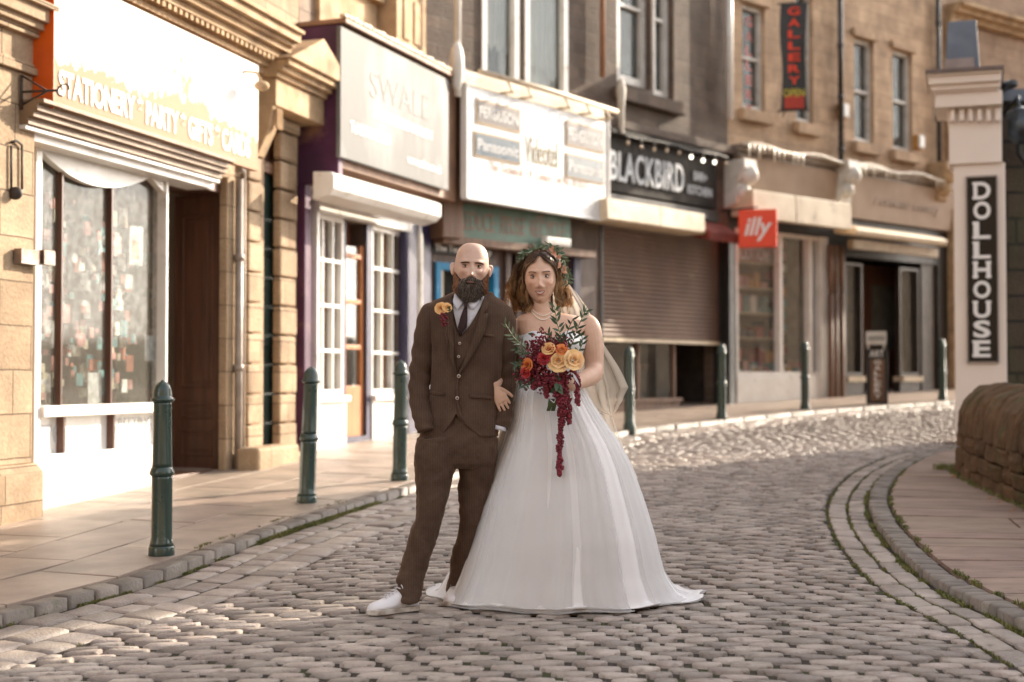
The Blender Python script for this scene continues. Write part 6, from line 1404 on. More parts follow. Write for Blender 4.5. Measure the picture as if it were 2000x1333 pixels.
sleeve([Yv(972,602,.03),Yv(983,618,.03),Yv(987,650,.03),Yv(988,695,.04),Yv(987,742,.05),Yv(984,785,.03),Yv(981,815,.0),Yv(977,836,-.02)], [(.040,.045),(.056,.062),(.056,.064),(.053,.060),(.050,.056),(.048,.052),(.045,.046),(.040,.038)], 4, 'sleeve')
cf = MB(); cf.tube([Yv(977,832,-.02), Yv(975,840,-.02)], [(.034,.034),(.033,.032)], 20); cf.build('shirt_cuff', M_shirt, man)
# shirt, tie, waistcoat, lapels laid on the front
pm = MB(); patch(pm, jb, [(884,577),(905,574),(921,572),(941,574),(946,580),(938,600),(925,625),(912,645),(900,655),(893,640),(886,610)], YM, .004, .003, 3); shirt = pm.build('shirt', M_shirt, man)
cl = MB(); nkc = Vector((hc.x+.0, YM+.035, 0))
for (pl) in ([(888,573),(905,591),(893,607),(884,590)], [(941,578),(911,592),(923,606),(937,588)]): patch(cl, jb, pl, YM, .016, .004, 2)
zc0, zc1 = Xp(900,588).z, Xp(900,566).z
R0 = [Vector((nkc.x+.072*math.cos(a), nkc.y+.070*math.sin(a), zc0-.016*(1 if math.sin(a) < -.5 else 0))) for a in np.linspace(0,2*math.pi,30,endpoint=False)]; R1 = [Vector((nkc.x+.068*math.cos(a), nkc.y+.062*math.sin(a), zc1+.012*math.sin(a)-.012*(1 if math.sin(a) < -.6 else 0))) for a in np.linspace(0,2*math.pi,30,endpoint=False)]
cl.loft([R0, R1], cap=False); cl.build('shirt_collar', M_shirt, man)
vt = MB(); patch(vt, jb, [(883,612),(886,632),(899,658),(915,640),(930,618),(936,610),(934,640),(922,680),(905,715),(893,734),(884,700),(879,650)], YM, .009, .005, 3); vt.build('waistcoat', M_tweed, man)
tie = MB(); patch(tie, jb, [(905,590),(914,590),(912,602),(907,602)], YM, .026, .012, 1); patch(tie, jb, [(906,601),(913,601),(913,628),(912,640),(899,657),(894,640),(899,620)], YM, .016, .006, 2); tie.build('tie', M_tie, man)
lpm = MB()
patch(lpm, jb, [(884,577),(881,600),(880,640),(884,680),(891,722),(893,731),(888,724),(876,690),(868,650),(864,628),(872,622),(864,616),(868,590),(876,579)], YM, .022, .006, 2)
patch(lpm, jb, [(946,579),(940,600),(930,640),(918,675),(905,708),(894,731),(896,734),(912,712),(932,678),(947,648),(954,612),(944,613),(953,603),(954,592)], YM, .022, .006, 2)
lpm.build('lapel', M_tweed, man)
pk = MB(); patch(pk, jb, [(935,651),(966,654),(966,659),(935,656)], YM, .007, .004, 1); patch(pk, jb, [(834,763),(868,767),(868,774),(834,770)], YM, .008, .006, 1); patch(pk, jb, [(918,770),(960,774),(960,781),(918,777)], YM, .008, .006, 1); pk.build('pocket_flap', M_tweed, man)
# front edge seam where left panel overlaps
sm = MB(); patch(sm, jb, [(892,732),(896,732),(894,780),(900,806),(912,834),(909,835),(896,808),(890,782)], YM, .006, .005, 2); sm.build('front_edge', M_tweed, man)
for (x, y, o_) in ((898,671,.021),(896,697,.021),(896,735,.028),(893,778,.020)):
    C_ = Vector((0,0,CZ)); d = (pxp(x,y,YM)-C_).normalized(); h = jb.ray_cast(C_, d)[0]; q = h-d*o_; bt = MB(); r_ = .0075 if y < 720 else .0095
    bt.tube([q+d*.004, q, q-d*.0015], [r_, r_, r_*.8], 16, 0); bt.tube([q-d*.0016, q-d*.0022], [r_*.45, r_*.42], 10, 1); bt.build('button', [M_btn, M_lining], man)
# plimsolls
M_shoe = mat('white leather plimsoll', (.78,.77,.80), (.70,.69,.73), rough=.45, scale=9, bump=.1); M_sole = mat('grubby sole', (.62,.58,.54), (.3,.24,.19), rough=.7, scale=20)
def shoe(heel, toe, zb_):
    h, t_ = Vector(heel), Vector(toe); d = (t_-h); L_ = d.length; d.normalize(); a = Vector((-d.y, d.x, 0)); up = Vector((0,0,1)); g = h; g.z = zb_
    ks = [(-.0,.020,.056),(.03,.034,.088),(.10,.038,.100),(.20,.037,.104),(.32,.037,.108),(.44,.039,.090),(.58,.044,.070),(.72,.048,.056),(.84,.046,.048),(.93,.036,.040),(.985,.018,.028)]
    rings = []
    for f, w_, hh in ks:
        c_ = g+d*L_*f; rings.append([c_+a*(w_*math.cos(t)*(1 if math.sin(t) < 0 else .9))+up*(.012+hh/2+hh/2*(math.sin(t) if abs(math.sin(t)) < .98 else math.copysign(.98,math.sin(t)))) for t in np.linspace(0, 2*math.pi, 24, endpoint=False)])
    m2 = MB(); m2.loft(rings); o = m2.build('shoe', M_shoe, man)
    m3 = MB(); P_ = [g+d*L_*f+a*w_*s_ for s_ in (1,) for f, w_ in ((-.02,.018),(.03,.035),(.2,.038),(.4,.040),(.6,.046),(.75,.050),(.88,.045),(.97,.028),(1.01,.008))]+[g+d*L_*f-a*w_ for f, w_ in ((1.01,.008),(.97,.028),(.88,.045),(.75,.050),(.6,.046),(.4,.040),(.2,.038),(.03,.035),(-.02,.018))]
    m3.loft([[p+up*.0 for p in P_], [p+up*.024 for p in P_]], smooth=False); m3.build('sole', M_sole, o, bevel=.003)
    m4 = MB()
    for k in range(5):
        c_ = g+d*L_*(.40+.07*k)+up*(.012+[.100,.090,.080,.072,.064][k]); m4.tube([c_-a*.024+d*.004, c_+up*.004, c_+a*.024-d*.004], [.003]*3, 6)
    c_ = g+d*L_*.36+up*.117; m4.tube([c_, c_+a*.02+up*.014, c_+a*.035-up*.004], [.0025]*3, 5); m4.tube([c_, c_-a*.02+up*.012, c_-a*.034-up*.006], [.0025]*3, 5); m4.build('laces', M_shirt, o)
def gpt(x, y, k=0): 
    Y = (1.438-k)*2778/(y-618); return Vector(((x-1000)*Y/FPX, Y, zg(0,Y)+k))
s1_ = gpt(814,1193,.01); s2_ = gpt(720,1199,.01); shoe(s1_+Vector((.0,.06,0)), s2_+Vector((0,-.01,0)), s1_.z)
shoe(gpt(905,1160,.01), gpt(880,1182,.01), gpt(905,1165,.01).z)
# ---- boutonniere
M_rosep = mat('peach rose petal', (.72,.38,.13), (.80,.50,.22), rough=.6, scale=30, bump=.1); M_rosey = mat('apricot rose petal', (.80,.50,.22), (.84,.60,.34), rough=.6, scale=30, bump=.1, island=.12)
M_oran = mat('orange rose petal', (.68,.22,.05), (.58,.14,.03), rough=.6, scale=30); M_wine = mat('burgundy blossom', (.20,.015,.030), (.11,.010,.018), rough=.7, scale=60, island=.35); M_scar = mat('scarlet petal', (.45,.02,.025), (.35,.015,.02), rough=.6)
M_leafg = mat('olive leaf', (.045,.085,.04), (.03,.06,.03), rough=.45, island=.35, bump=0); M_leafp = mat('grey green leaf', (.16,.20,.13), (.10,.14,.08), rough=.5, island=.3, bump=0); M_stem = mat('green stem', (.08,.11,.04), rough=.6)
def rose(mb, c, r, face, mi=0, turns=26):
    """layers of cupped, overlapping petals round an axis"""
    f = Vector(face).normalized(); a = f.cross(Vector((0,0,1))).normalized(); b = a.cross(f).normalized(); c = Vector(c); nl = 6 if turns > 24 else 4; k_ = 0
    for L_ in range(nl):
        t = L_/(nl-1); n_ = 2+L_ if nl > 4 else 3+L_; R_ = r*(.10+.58*t); op = .05+.75*t**1.3; hgt = r*(.50+.30*t)
        for q in range(n_):
            a0 = q*2*math.pi/n_+L_*.9+rng.uniform(-.15,.15); span = 2*math.pi/n_*.78; vs = []; sz = rng.uniform(.9,1.1)
            for i in range(5):
                h = i/4
                for j in range(7):
                    s_ = (j-3)/3; an = a0+s_*span*(.55+.5*h if h < .8 else .95-.2*(h-.8)*5); u = a*math.cos(an)+b*math.sin(an)
                    rad = R_*(.35+.65*h**.6)+hgt*op*h*h*.55+r*.13*max(0,h-.7)*3*t+r*.035*math.sin(s_*5+q*2+L_)*h; z = -r*.55*t+hgt*1.15*sz*h*(1-.30*op*h)*(1-.14*s_*s_*h)-r*.16*t*max(0,h-.72)*3
                    vs.append(c+u*rad+f*z)
            mb.add(vs, [(i*7+j, i*7+j+1, (i+1)*7+j+1, (i+1)*7+j) for i in range(4) for j in range(6)], mi, True)
def leaf(mb, p, d, n, l, w_, mi=0):
    d = Vector(d).normalized(); n = Vector(n); s_ = d.cross(n)
    if s_.length < 1e-4: s_ = d.cross(Vector((1,0,0)))
    s_.normalize(); n = s_.cross(d); p = Vector(p); q = lambda a, b, h=0: p+d*l*a+s_*w_*b+n*l*h
    mb.add([q(0,0),q(.3,.42,.05),q(.62,.38,.04),q(1,0,-.06),q(.62,-.38,.04),q(.3,-.42,.05),q(.33,0,0),q(.65,0,-.01)], [(0,6,1),(6,7,2,1),(7,3,2),(0,5,6),(6,5,4,7),(7,4,3)], mi, True)
def berries(mb, p0, p1, r, n, br, mi=0):
    p0, p1 = Vector(p0), Vector(p1)
    for k in range(n):
        f = k/n; c = p0.lerp(p1, f)+Vector(rng.normal(0, 1, 3))*r*.5; rr = br*rng.uniform(.7,1.2); mb.sphere(c, rr, 6, 4, mi)
bc = pxp(866,604,6.86); bt = thing('buttonhole_flower', "peach rose buttonhole with burgundy blossom on the man's lapel", 'flower', bc)
mb = MB(); rose(mb, bc+Vector((-.012,-.0,.004)), .028, (-.2,-1,.3), 0, 16); rose(mb, bc+Vector((.018,-.004,.008)), .022, (.3,-1,.4), 0, 14); mb.build('rose', M_rosep, bt, weld=1e-5)
mb = MB(); berries(mb, bc+Vector((0,-.01,-.03)), bc+Vector((.004,-.01,-.075)), .016, 60, .0055); mb.build('blossom', M_wine, bt)
mb = MB()
for k in range(7): leaf(mb, bc+Vector((.02,-.0,-.0)), (rng.uniform(.2,1),-.6,rng.uniform(-1,1)), (0,-1,0), .024, .012)
mb.tube([bc+Vector((0,0,-.04)), bc+Vector((.01,-.005,-.10))], [.003,.002], 6); mb.build('leaves', M_leafg, bt)
# ============================================================ THE BRIDE
YB = 7.14
def B(x, y, d=0.0): Y = YB+d; return Vector(((x-1000)*Y/FPX, Y, CZ+(740-y)*Y/FPX))
bride = thing('person', 'smiling woman in a strapless white gown with leaf crown and veil, holding a bouquet', 'person', (.22, 7.2, 0))
hcf = B(1055, 543); 
fv, ff, fb_, FM = head_geo(hcf, .083, .095, .1305, yaw=R(-3), tilt=R(-2), female=True, smile=1)
mb = MB(); mb.add(fv, ff, 0, True)
mb.tube([hcf+Vector((0,.02,-.06)), B(1058,600,.02), B(1062,618,.02), B(1066,634,.03)], [(.050,.052),(.048,.050),(.052,.052),(.085,.062)], 24, sub=3)
# chest and shoulders
def ring_px(y, xl, xr, ry, yc, seg=44, ex=2.3):
    a, b = B(xl, y), B(xr, y); c = (a+b)/2; return ringe((c.x, YB+yc, c.z), (b.x-a.x)/2, ry, seg, ex)
mb.loft([ring_px(y, xl, xr, ry, yc) for y, xl, xr, ry, yc in ((604,1044,1080,.045,.03),(611,1030,1098,.060,.035),(617,1014,1128,.072,.03),(626,1006,1144,.082,.025),(642,1008,1146,.092,.02),(660,1014,1136,.100,.01),(680,1016,1132,.100,.01),(720,1020,1126,.088,.02),(760,1016,1130,.09,.02))])
# her left arm (right in the photograph)
aR = [B(1142,622,.03), B(1152,640,.03), B(1158,680,.03), B(1160,715,.02), B(1158,732,-.03), B(1140,742,-.12), B(1118,752,-.20), B(1104,757,-.225)]
mb.tube(aR, [(.035,.035),(.052,.054),(.054,.055),(.048,.048),(.049,.047),(.043,.040),(.032,.030),(.026,.022)], 20, sub=5)
hand(mb, B(1108,756,-.225), (-1,-.15,-.05), (0,0,1), (.0,1,.05), .86, (1.25,1.3,1.3,1.3), 1, .05, .5)
# her right arm through his
aL = [B(1010,626,.03), B(1003,640,.03), B(1000,680,.05), B(1001,715,.06), B(996,735,.03), B(978,742,-.06), B(969,749,-.135), B(967,757,-.165)]
mb.tube(aL, [(.035,.035),(.048,.05),(.048,.05),(.043,.045),(.042,.042),(.034,.034),(.026,.026),(.024,.020)], 20, sub=5)
hand(mb, B(967,758,-.170), (.46,.02,-.87), (.87,-.05,.46), (0,1,0), .86, (.16,.22,.28,.36), 1, .07, .55)
wb = body_obj('body', mb, M_skinf, bride, .0030, (fv, fb_), 1); wbv = bvh_of(wb)
for sg_ in (-1, 1): eye(bride, wbv, hcf, FM, sg_*.0305, .0025, M_irisb, r=.0138, lid=M_lidf, lash=M_lash, openness=.78)
eb = MB()
for sg_ in (-1, 1):
    for k in range(90):
        f = rng.random(); x = .014+.036*f; z = .0205+.0055*math.sin(f*2.3)-.0005*f+rng.uniform(-.0014,.0014)*(1-f*.5)
        p = face_point(wbv, hcf, FM, sg_*x, z, .0006); eb.tube([p, p+FM@Vector((sg_*.006,-.001,.0008))], [.0009,.0004], 3, smooth=False)
nostrils(bride, wbv, hcf, FM, -.0530, .0062, .62, (.26,.12,.09))
eb.build('eyebrow', mat('brown eyebrow', (.06,.033,.02), rough=.7), bride)
# smile: upper and lower lip round a row of teeth
def mouthpt(x, z, off): return face_point(wbv, hcf, FM, x, z, off)
tm = MB(); xs = np.linspace(-.0215,.0215,13)
up_ = [mouthpt(x, -.0745+.0035*(x/.0215)**2, .0012) for x in xs]; lo_ = [mouthpt(x, -.0828+.0105*(x/.0215)**2, .0012) for x in xs]
tm.add(up_+lo_, [(i, i+13, i+14, i+1) for i in range(12)], 0, True); tm.build('teeth', mat('teeth', (.78,.74,.68), rough=.25, bump=0), bride)
lm = MB(); xl_ = np.linspace(-.0265,.0265,15)
lm.tube([mouthpt(x, -.0717+.0050*(abs(x)/.0265)**2 - .0012*math.exp(-(x/.004)**2), .0005) for x in xl_], [(.0008+.0024*(1-(abs(x)/.0265)**2.5), .0006+.0020*(1-(abs(x)/.0265)**2.5)) for x in xl_], 8)
lm.tube([mouthpt(x, -.0872+.0200*(abs(x)/.0265)**2.2, .0005) for x in xl_], [(.0008+.0036*(1-(abs(x)/.0265)**2), .0006+.0026*(1-(abs(x)/.0265)**2)) for x in xl_], 8)
lm.build('lips', M_lip, bride)
# ---- hair
def hairm(name='ombre hair', root=(.075,.036,.020,1), tip=(.60,.37,.18,1)):
    m, t, p, ns, ls = nodes(name); tc = N(t, 'TexCoord'); sx = N(t, 'SeparateXYZ'); ls.new(tc.outputs['Object'], sx.inputs[0]); g = N(t, 'NewGeometry')
    a = N(t, 'MapRange'); ls.new(sx.outputs[2], a.inputs[0]); a.inputs[1].default_value = 1.72; a.inputs[2].default_value = 1.59; b = N(t, 'MapRange'); ls.new(g.outputs['Random Per Island'], b.inputs[0]); b.inputs[3].default_value = -.38; b.inputs[4].default_value = .38
    ad = N(t, 'Math', operation='ADD', use_clamp=True); ls.new(a.outputs[0], ad.inputs[0]); ls.new(b.outputs[0], ad.inputs[1])
    c = ramp(t, ad.outputs[0], .12, .95, root, tip); ls.new(c, p.inputs['Base Color']); p.inputs['Roughness'].default_value = .38; p.inputs['Anisotropic'].default_value = .5
    tl = N(t, 'BsdfTranslucent'); ls.new(c, tl.inputs[0]); mx = N(t, 'MixShader'); mx.inputs[0].default_value = .42; ls.new(p.outputs[0], mx.inputs[1]); ls.new(tl.outputs[0], mx.inputs[2]); ls.new(mx.outputs[0], ns['Material Output'].inputs[0]); return m
M_hair = hairm(); M_hairl = hairm('blond highlights', (.16,.075,.035,1), (.80,.58,.34,1)); M_haird = hairm('brown lowlights', (.035,.016,.009,1), (.20,.095,.04,1))
hb2 = MB(); vs = []; fs = []     # scalp cap following the skull, open over the face
ns_, nr_ = 40, 26
for i in range(nr_+1):
    th = math.pi*.62*i/nr_
    for k in range(ns_):
        ph = 2*math.pi*k/ns_; x, y, z = math.sin(th)*math.cos(ph), math.sin(th)*math.sin(ph), math.cos(th); kz = ((1-min(.9999,z)**2.7)**(1/2.7)/max(1e-3,math.sqrt(1-z*z)) if 0 < z < .9999 else 1)
        vs.append(hcf+FM@Vector((x*.083*min(kz,1.5), (y*.107*(1.12 if y > 0 else 1))*min(kz,1.5)+.002, z*.135)))
for i in range(nr_):
    for k in range(ns_):
        k2 = (k+1)%ns_; q = [vs[i*ns_+k], vs[(i+1)*ns_+k]]; c_ = (vs[i*ns_+k]+vs[(i+1)*ns_+k2])/2-hcf
        lx = c_.x; 
        if c_.y < -.01 and c_.z < .116-1.30*abs(lx)**1.15: continue
        fs.append((i*ns_+k, (i+1)*ns_+k, (i+1)*ns_+k2, i*ns_+k2))
hb2.add(vs, fs, 0, True); hb2.build('hair_cap', M_hair, bride, solid=.006)
def skullout(pts):
    out = []
    for p in pts:
        l = FM.inverted()@(p-hcf); r_ = math.sqrt((l.x/.083)**2+(l.y/(.107 if l.y < 0 else .120))**2+(l.z/.135)**2)
        if l.z > -.03 and r_ < 1.07: p = hcf+FM@(l*((1.07+.03*rng.random())/max(r_,.3)))
        out.append(p)
    return out
hm = MB()
OL = [(1052,491),(1026,500),(1008,520),(999,545),(993,568),(1001,592),(1017,612)]; IL = [(1052,503),(1038,513),(1028,530),(1025,552),(1027,572),(1037,590),(1035,609)]
OR = [(1058,491),(1086,500),(1100,520),(1105,545),(1111,568),(1114,588),(1104,602)]; IR = [(1054,503),(1069,512),(1081,529),(1083,550),(1087,568),(1086,584),(1094,599)]
for O_, I_, sg_ in ((OL, IL, -1), (OR, IR, 1)):
    for lk_ in range(64):          # locks, each of a dozen strands that wave together
        u0_ = rng.random() if lk_ > 16 else lk_/16; back = rng.random() < .35; ph0 = rng.uniform(0, 6.28) if u0_ > .25 else rng.uniform(0,1.2)
        fr = rng.uniform(1.9, 2.5); amp = rng.uniform(5, 11)*(1 if u0_ > .2 else .6); cut = rng.uniform(.84, 1.02); nl = 9; tw = rng.uniform(-.012,.012)
        lmat = int(rng.choice([0,1,1,0,2]))
        for st_k in range(24):
            u = min(1.12, max(-.05, u0_+rng.normal(0, .045))); oy_ = rng.normal(0, .006); pts = []; ph = ph0+rng.normal(0,.18); am_ = amp*rng.uniform(.85,1.15); ct = cut*rng.uniform(.95,1.0)
            for i in range(nl):
                f = i/(nl-1); ff_ = min(f*ct, 1)*6; j = min(int(ff_), 5); g = ff_-j
                ox = O_[j][0]*(1-g)+O_[j+1][0]*g; oy = O_[j][1]*(1-g)+O_[j+1][1]*g; ix = I_[j][0]*(1-g)+I_[j+1][0]*g; iy = I_[j][1]*(1-g)+I_[j+1][1]*g
                x = ox*u+ix*(1-u); y = oy*u+iy*(1-u); dp = -.098+.085*u + (.07*min(1, f*2.2) if not back else .13*min(1, f*1.6)) + .02*f
                if f < .2: dp = -.055+.03*u + (.05 if back else 0) - .043*(f/.2)*(1-u)
                w_ = math.sin(fr*f*6.28+ph)*am_*max(0, f-.22)*1.4; pts.append(B(x+w_, y, dp+oy_+tw*f+.014*max(0,f-.2)*math.cos(fr*f*6.28+ph)))
            strand(hm, skullout(pts), .0013, .0005, 3, lmat, 3)
for k in range(260):          # flyaways catching the light on both sides
    sg_ = -1 if rng.random() < .62 else 1; O_ = OL if sg_ < 0 else OR; j = int(rng.integers(1, 5)); x, y = O_[j]; pts = [B(x-sg_*6, y-6, -.02+rng.uniform(0,.1))]
    for i in range(4): pts.append(B(x+sg_*rng.uniform(-1,9)*(.5+i*.35), y+i*rng.uniform(8,14)+rng.uniform(-4,4), rng.uniform(-.02,.06)))
    strand(hm, pts, .0007, .0003, 3, 0, 3)
hm.build('hair', [M_hair, M_hairl, M_haird], bride)
# ---- leaf crown
cr = MB(); CPts = [(1010,512),(1020,500),(1030,491),(1045,485),(1061,480),(1078,480),(1090,489),(1100,504),(1106,522),(1110,540),(1112,552)]
cr2 = []
for k in range(150):
    f = rng.beta(1.3,1.0)*(len(CPts)-1); j = min(int(f), len(CPts)-2); g = f-j; x = CPts[j][0]*(1-g)+CPts[j+1][0]*g; y = CPts[j][1]*(1-g)+CPts[j+1][1]*g
    dx, dy = CPts[j+1][0]-CPts[j][0], CPts[j+1][1]-CPts[j][1]; L_ = math.hypot(dx, dy); dx, dy = dx/L_, dy/L_; sgn = rng.choice([-1,1]); s_ = 1 if f > 5 else -1
    p = B(x+rng.uniform(-4,3), y+rng.uniform(-3,5), rng.uniform(-.07,.04)); d = Vector((dx*s_*.8-sgn*dy*.7*1.0, rng.uniform(-.6,.3), -dy*s_*.8+abs(dx)*.5*sgn*-1+rng.uniform(-.2,.6)))
    leaf(cr, p, d, (rng.uniform(-.6,.6),-1,rng.uniform(-.6,.6)), rng.uniform(.020,.038), rng.uniform(.009,.013), int(rng.random() < .62))
for k in range(16):
    f = rng.uniform(5.2,8.5); j = int(f); g = f-j; x = CPts[j][0]*(1-g)+CPts[j+1][0]*g-6; y = CPts[j][1]*(1-g)+CPts[j+1][1]*g+6
    leaf(cr, B(x,y,-.06), (rng.uniform(-1,1),-.4,rng.uniform(-1,1)), (0,-1,.2), .030, .018, 2)
cr.tube([B(x, y+3, -.035) for x, y in CPts], [.003]*len(CPts), 6, 3, sub=3)
cr.build('leaf_crown', [M_leafg, M_leafp, mat('blush petal', (.62,.33,.22), (.5,.24,.15), rough=.6), M_stem], bride)
# ---- pearls, two strands
ne = MB()
for (dz, wd, lo) in ((0, 21, 13), (0, 24, 19)):
    n_ = 34
    for i in range(n_+1):
        t_ = i/n_*2-1; x = 1060.5+wd*t_; y = 604+lo*(1-t_*t_)+ (2 if wd > 22 else 0); C_ = Vector((0,0,CZ)); d = (B(x,y)-C_).normalized(); h = wbv.ray_cast(C_, d)[0]
        if h: ne.sphere(h-d*.004, .0034, 8, 6)
pearl = mat('pearl', (.80,.72,.62), (.76,.67,.56), rough=.18, bump=0, coat=.6); ne.build('pearl_necklace', pearl, bride)
# ---- gown: satin bodice with sweetheart edge
M_gown = mat('ivory organza', (.78,.765,.77), (.74,.725,.73), rough=.6, scale=6, bump=.08, bscale=160, sheen=.3)
M_satin = mat('ivory satin bodice', (.66,.655,.67), (.60,.595,.61), rough=.4, scale=8, bump=.15)
M_under = mat('beige underskirt', (.58,.47,.38), (.48,.38,.31), rough=.8)
BR = [(655,1010,1143,.112,.0),(672,1009,1143,.124,-.01),(690,1013,1138,.118,-.005),(715,1017,1131,.104,.01),(740,1014,1130,.100,.015),(758,1010,1133,.104,.015)]
bd = MB(); rings = []; ys = np.linspace(0,1,len(BR))
for i in range(25):
    f = i/24; g = lambda j: float(np.interp(f, ys, [r[j] for r in BR])); ring = []
    for k in range(88):
        a = 2*math.pi*k/88; ca, sa = math.cos(a), math.sin(a); ex = 2.3; r_ = 1/((abs(ca)**ex+abs(sa)**ex)**(1/ex)); xm = (g(1)+g(2))/2; hw = (g(2)-g(1))/2; xx = xm+hw*ca*r_
        top = 0
        if sa < 0: top = -9*math.exp(-((abs(xx-xm)-34)/15)**2) + 11*math.exp(-((xx-xm)/9)**2) + 2
        else: top = 4
        y = g(0)+top*max(0, 1-f*3); bust = .018*math.exp(-((abs(xx-xm)-30)/20)**2-((y-673)/20)**2) if sa < 0 else 0
        p = B(xx, y); p.y = YB+g(4)+g(3)*sa*r_-bust + .0025*math.sin(y*.5+xx*.25); ring.append(p)
    rings.append(ring)
bd.loft(rings, cap=False); bd.build('bodice', M_satin, bride, solid=.004)
# ---- skirt
SK = [(752,1010,1135,.108,7.145),(766,1001,1143,.135,7.15),(790,995,1157,.165,7.165),(820,988,1176,.205,7.185),(866,972,1208,.265,7.21),(911,952,1231,.315,7.235),(983,926,1256,.375,7.26),(1044,908,1274,.42,7.28),(1112,884,1290,.455,7.30),(1150,866,1306,.48,7.31),(1176,850,1324,.50,7.32)]
NSK = 420
FOLD = [(6,.8,.3),(9,.75,1.7),(15,.55,.5),(23,.22,2.1)]
def skirt(scale, lift, name, mtl, seed=0, tr=True, f0=0.0):
    rings = []; n = 60; ys = np.linspace(0, 1, len(SK))
    for i in range(n+1):
        f = f0+(1-f0)*i/n; g = lambda j: float(np.interp(f, ys, [r[j] for r in SK])); y, xl, xr, ry, yc = g(0), g(1), g(2), g(3), g(4); Yd = yc; s_ = Yd/FPX
        XL, XR = (xl-1000)*s_, (xr-1000)*s_; zc = CZ+(740-y)*s_; xm, hw = (XL+XR)/2, (XR-XL)/2; A_ = .004+.028*f**1.1+.016*max(0,f-.75)*4; ring = []
        for k in range(NSK):
            a = 2*math.pi*k/NSK; aw = a + .22*math.sin(2*a+1+seed) + .06*math.sin(5*a)
            w_ = sum(am*math.cos(nf*aw+ph_+seed+.5*f*math.sin(nf)) for nf, am, ph_ in FOLD)/1.6; w_ = .75*w_ + .30*(1-1.9*abs(w_)**.7) + .10*math.cos(41*aw+3*math.sin(a*3))*(1-f*.6)/max(f+.25,.3)
            r_ = scale*(1+A_*w_/max(hw,.1)*.8)
            x = xm+hw*math.cos(a)*r_; yy = yc+ry*math.sin(a)*r_; z = zc
            if tr:   # train spreading on the ground at her left
                ex_ = max(0, math.cos(a-.12))**5; k_ = max(0, (f-.80)/.20)**2.2; x += .12*ex_*k_; yy -= .05*ex_*k_
                exl = max(0, -math.cos(a))**6; x -= .03*exl*k_
            gz = zg(x, yy)+.010
            blend = max(0, (f-.86)/.14); z = z*(1-blend**1.5)+(gz+lift+.008*w_+.010*math.sin(a*9+1.3)*blend)*blend**1.5; z = max(z, gz+lift*.4)
            if name == 'skirt' and math.sin(a) < -.25 and f > .9: z += .022*max(0,math.cos((a-4.55)*1.4))*blend
            ring.append(Vector((x, yy, z)))
        rings.append(ring)
    m2 = MB(); m2.loft(rings, cap=False); return m2.build(name, mtl, bride, solid=.003)
sk = skirt(1.0, .012, 'skirt', M_gown)
def tullem():
    m, t, p, ns, ls = nodes('sheer tulle layer'); tr_ = N(t, 'BsdfTransparent'); df = N(t, 'BsdfDiffuse'); df.inputs[0].default_value = (.80,.79,.79,1); tl = N(t, 'BsdfTranslucent'); tl.inputs[0].default_value = (.75,.72,.70,1)
    a = N(t, 'MixShader'); a.inputs[0].default_value = .3; ls.new(df.outputs[0], a.inputs[1]); ls.new(tl.outputs[0], a.inputs[2]); lw_ = N(t, 'LayerWeight', i_Blend=.3); mr = N(t, 'MapRange'); ls.new(lw_.outputs['Facing'], mr.inputs[0]); mr.inputs[3].default_value = .22; mr.inputs[4].default_value = .7
    b = N(t, 'MixShader'); ls.new(mr.outputs[0], b.inputs[0]); ls.new(tr_.outputs[0], b.inputs[1]); ls.new(a.outputs[0], b.inputs[2]); ns.remove(p); ls.new(b.outputs[0], ns['Material Output'].inputs[0]); return m
skirt(1.02, .010, 'tulle_layer', tullem(), 1.1)
skirt(.90, .0, 'underskirt', M_under, 2.0, False, .75)
# ---- veil
def veilm():
    m, t, p, ns, ls = nodes('cream tulle'); tr_ = N(t, 'BsdfTransparent'); tl = N(t, 'BsdfTranslucent'); tl.inputs[0].default_value = (.90,.80,.68,1); df = N(t, 'BsdfDiffuse'); df.inputs[0].default_value = (.85,.79,.70,1)
    a = N(t, 'MixShader'); a.inputs[0].default_value = .5; ls.new(tl.outputs[0], a.inputs[1]); ls.new(df.outputs[0], a.inputs[2]); lw_ = N(t, 'LayerWeight', i_Blend=.35); mr = N(t, 'MapRange'); ls.new(lw_.outputs['Facing'], mr.inputs[0]); mr.inputs[3].default_value = .27; mr.inputs[4].default_value = .85
    b = N(t, 'MixShader'); ls.new(mr.outputs[0], b.inputs[0]); ls.new(tr_.outputs[0], b.inputs[1]); ls.new(a.outputs[0], b.inputs[2]); ns.remove(p); ls.new(b.outputs[0], ns['Material Output'].inputs[0]); return m
M_veil = veilm()
def veil(Lp, Rp, d0, d1, seed, nm='veil'):
    m2 = MB(); nu, nv = 34, 60; vs = []
    for j in range(nv+1):
        f = j/nv*(len(Lp)-1); q = min(int(f), len(Lp)-2); g = f-q; l = [Lp[q][i]*(1-g)+Lp[q+1][i]*g for i in (0,1)]; r = [Rp[q][i]*(1-g)+Rp[q+1][i]*g for i in (0,1)]
        for i in range(nu+1):
            u = i/nu; v = j/nv; x = l[0]*(1-u)+r[0]*u; y = l[1]*(1-u)+r[1]*u; d = d0*(1-v)+d1*v + (.012+.035*v)*math.sin(u*15+seed+v*2.4) + .02*math.sin(u*6-v*5+seed); vs.append(B(x+1.5*math.sin(v*14+seed)*u, y, d))
    m2.add(vs, [(j*(nu+1)+i, (j+1)*(nu+1)+i, (j+1)*(nu+1)+i+1, j*(nu+1)+i+1) for j in range(nv) for i in range(nu)], 0, True); m2.build(nm, M_veil, bride)
veil([(1085,545),(1095,600),(1100,660),(1105,720),(1120,770),(1150,800),(1188,812)], [(1110,552),(1147,603),(1176,664),(1206,715),(1227,757),(1216,784),(1196,812)], .10, .16, 0)
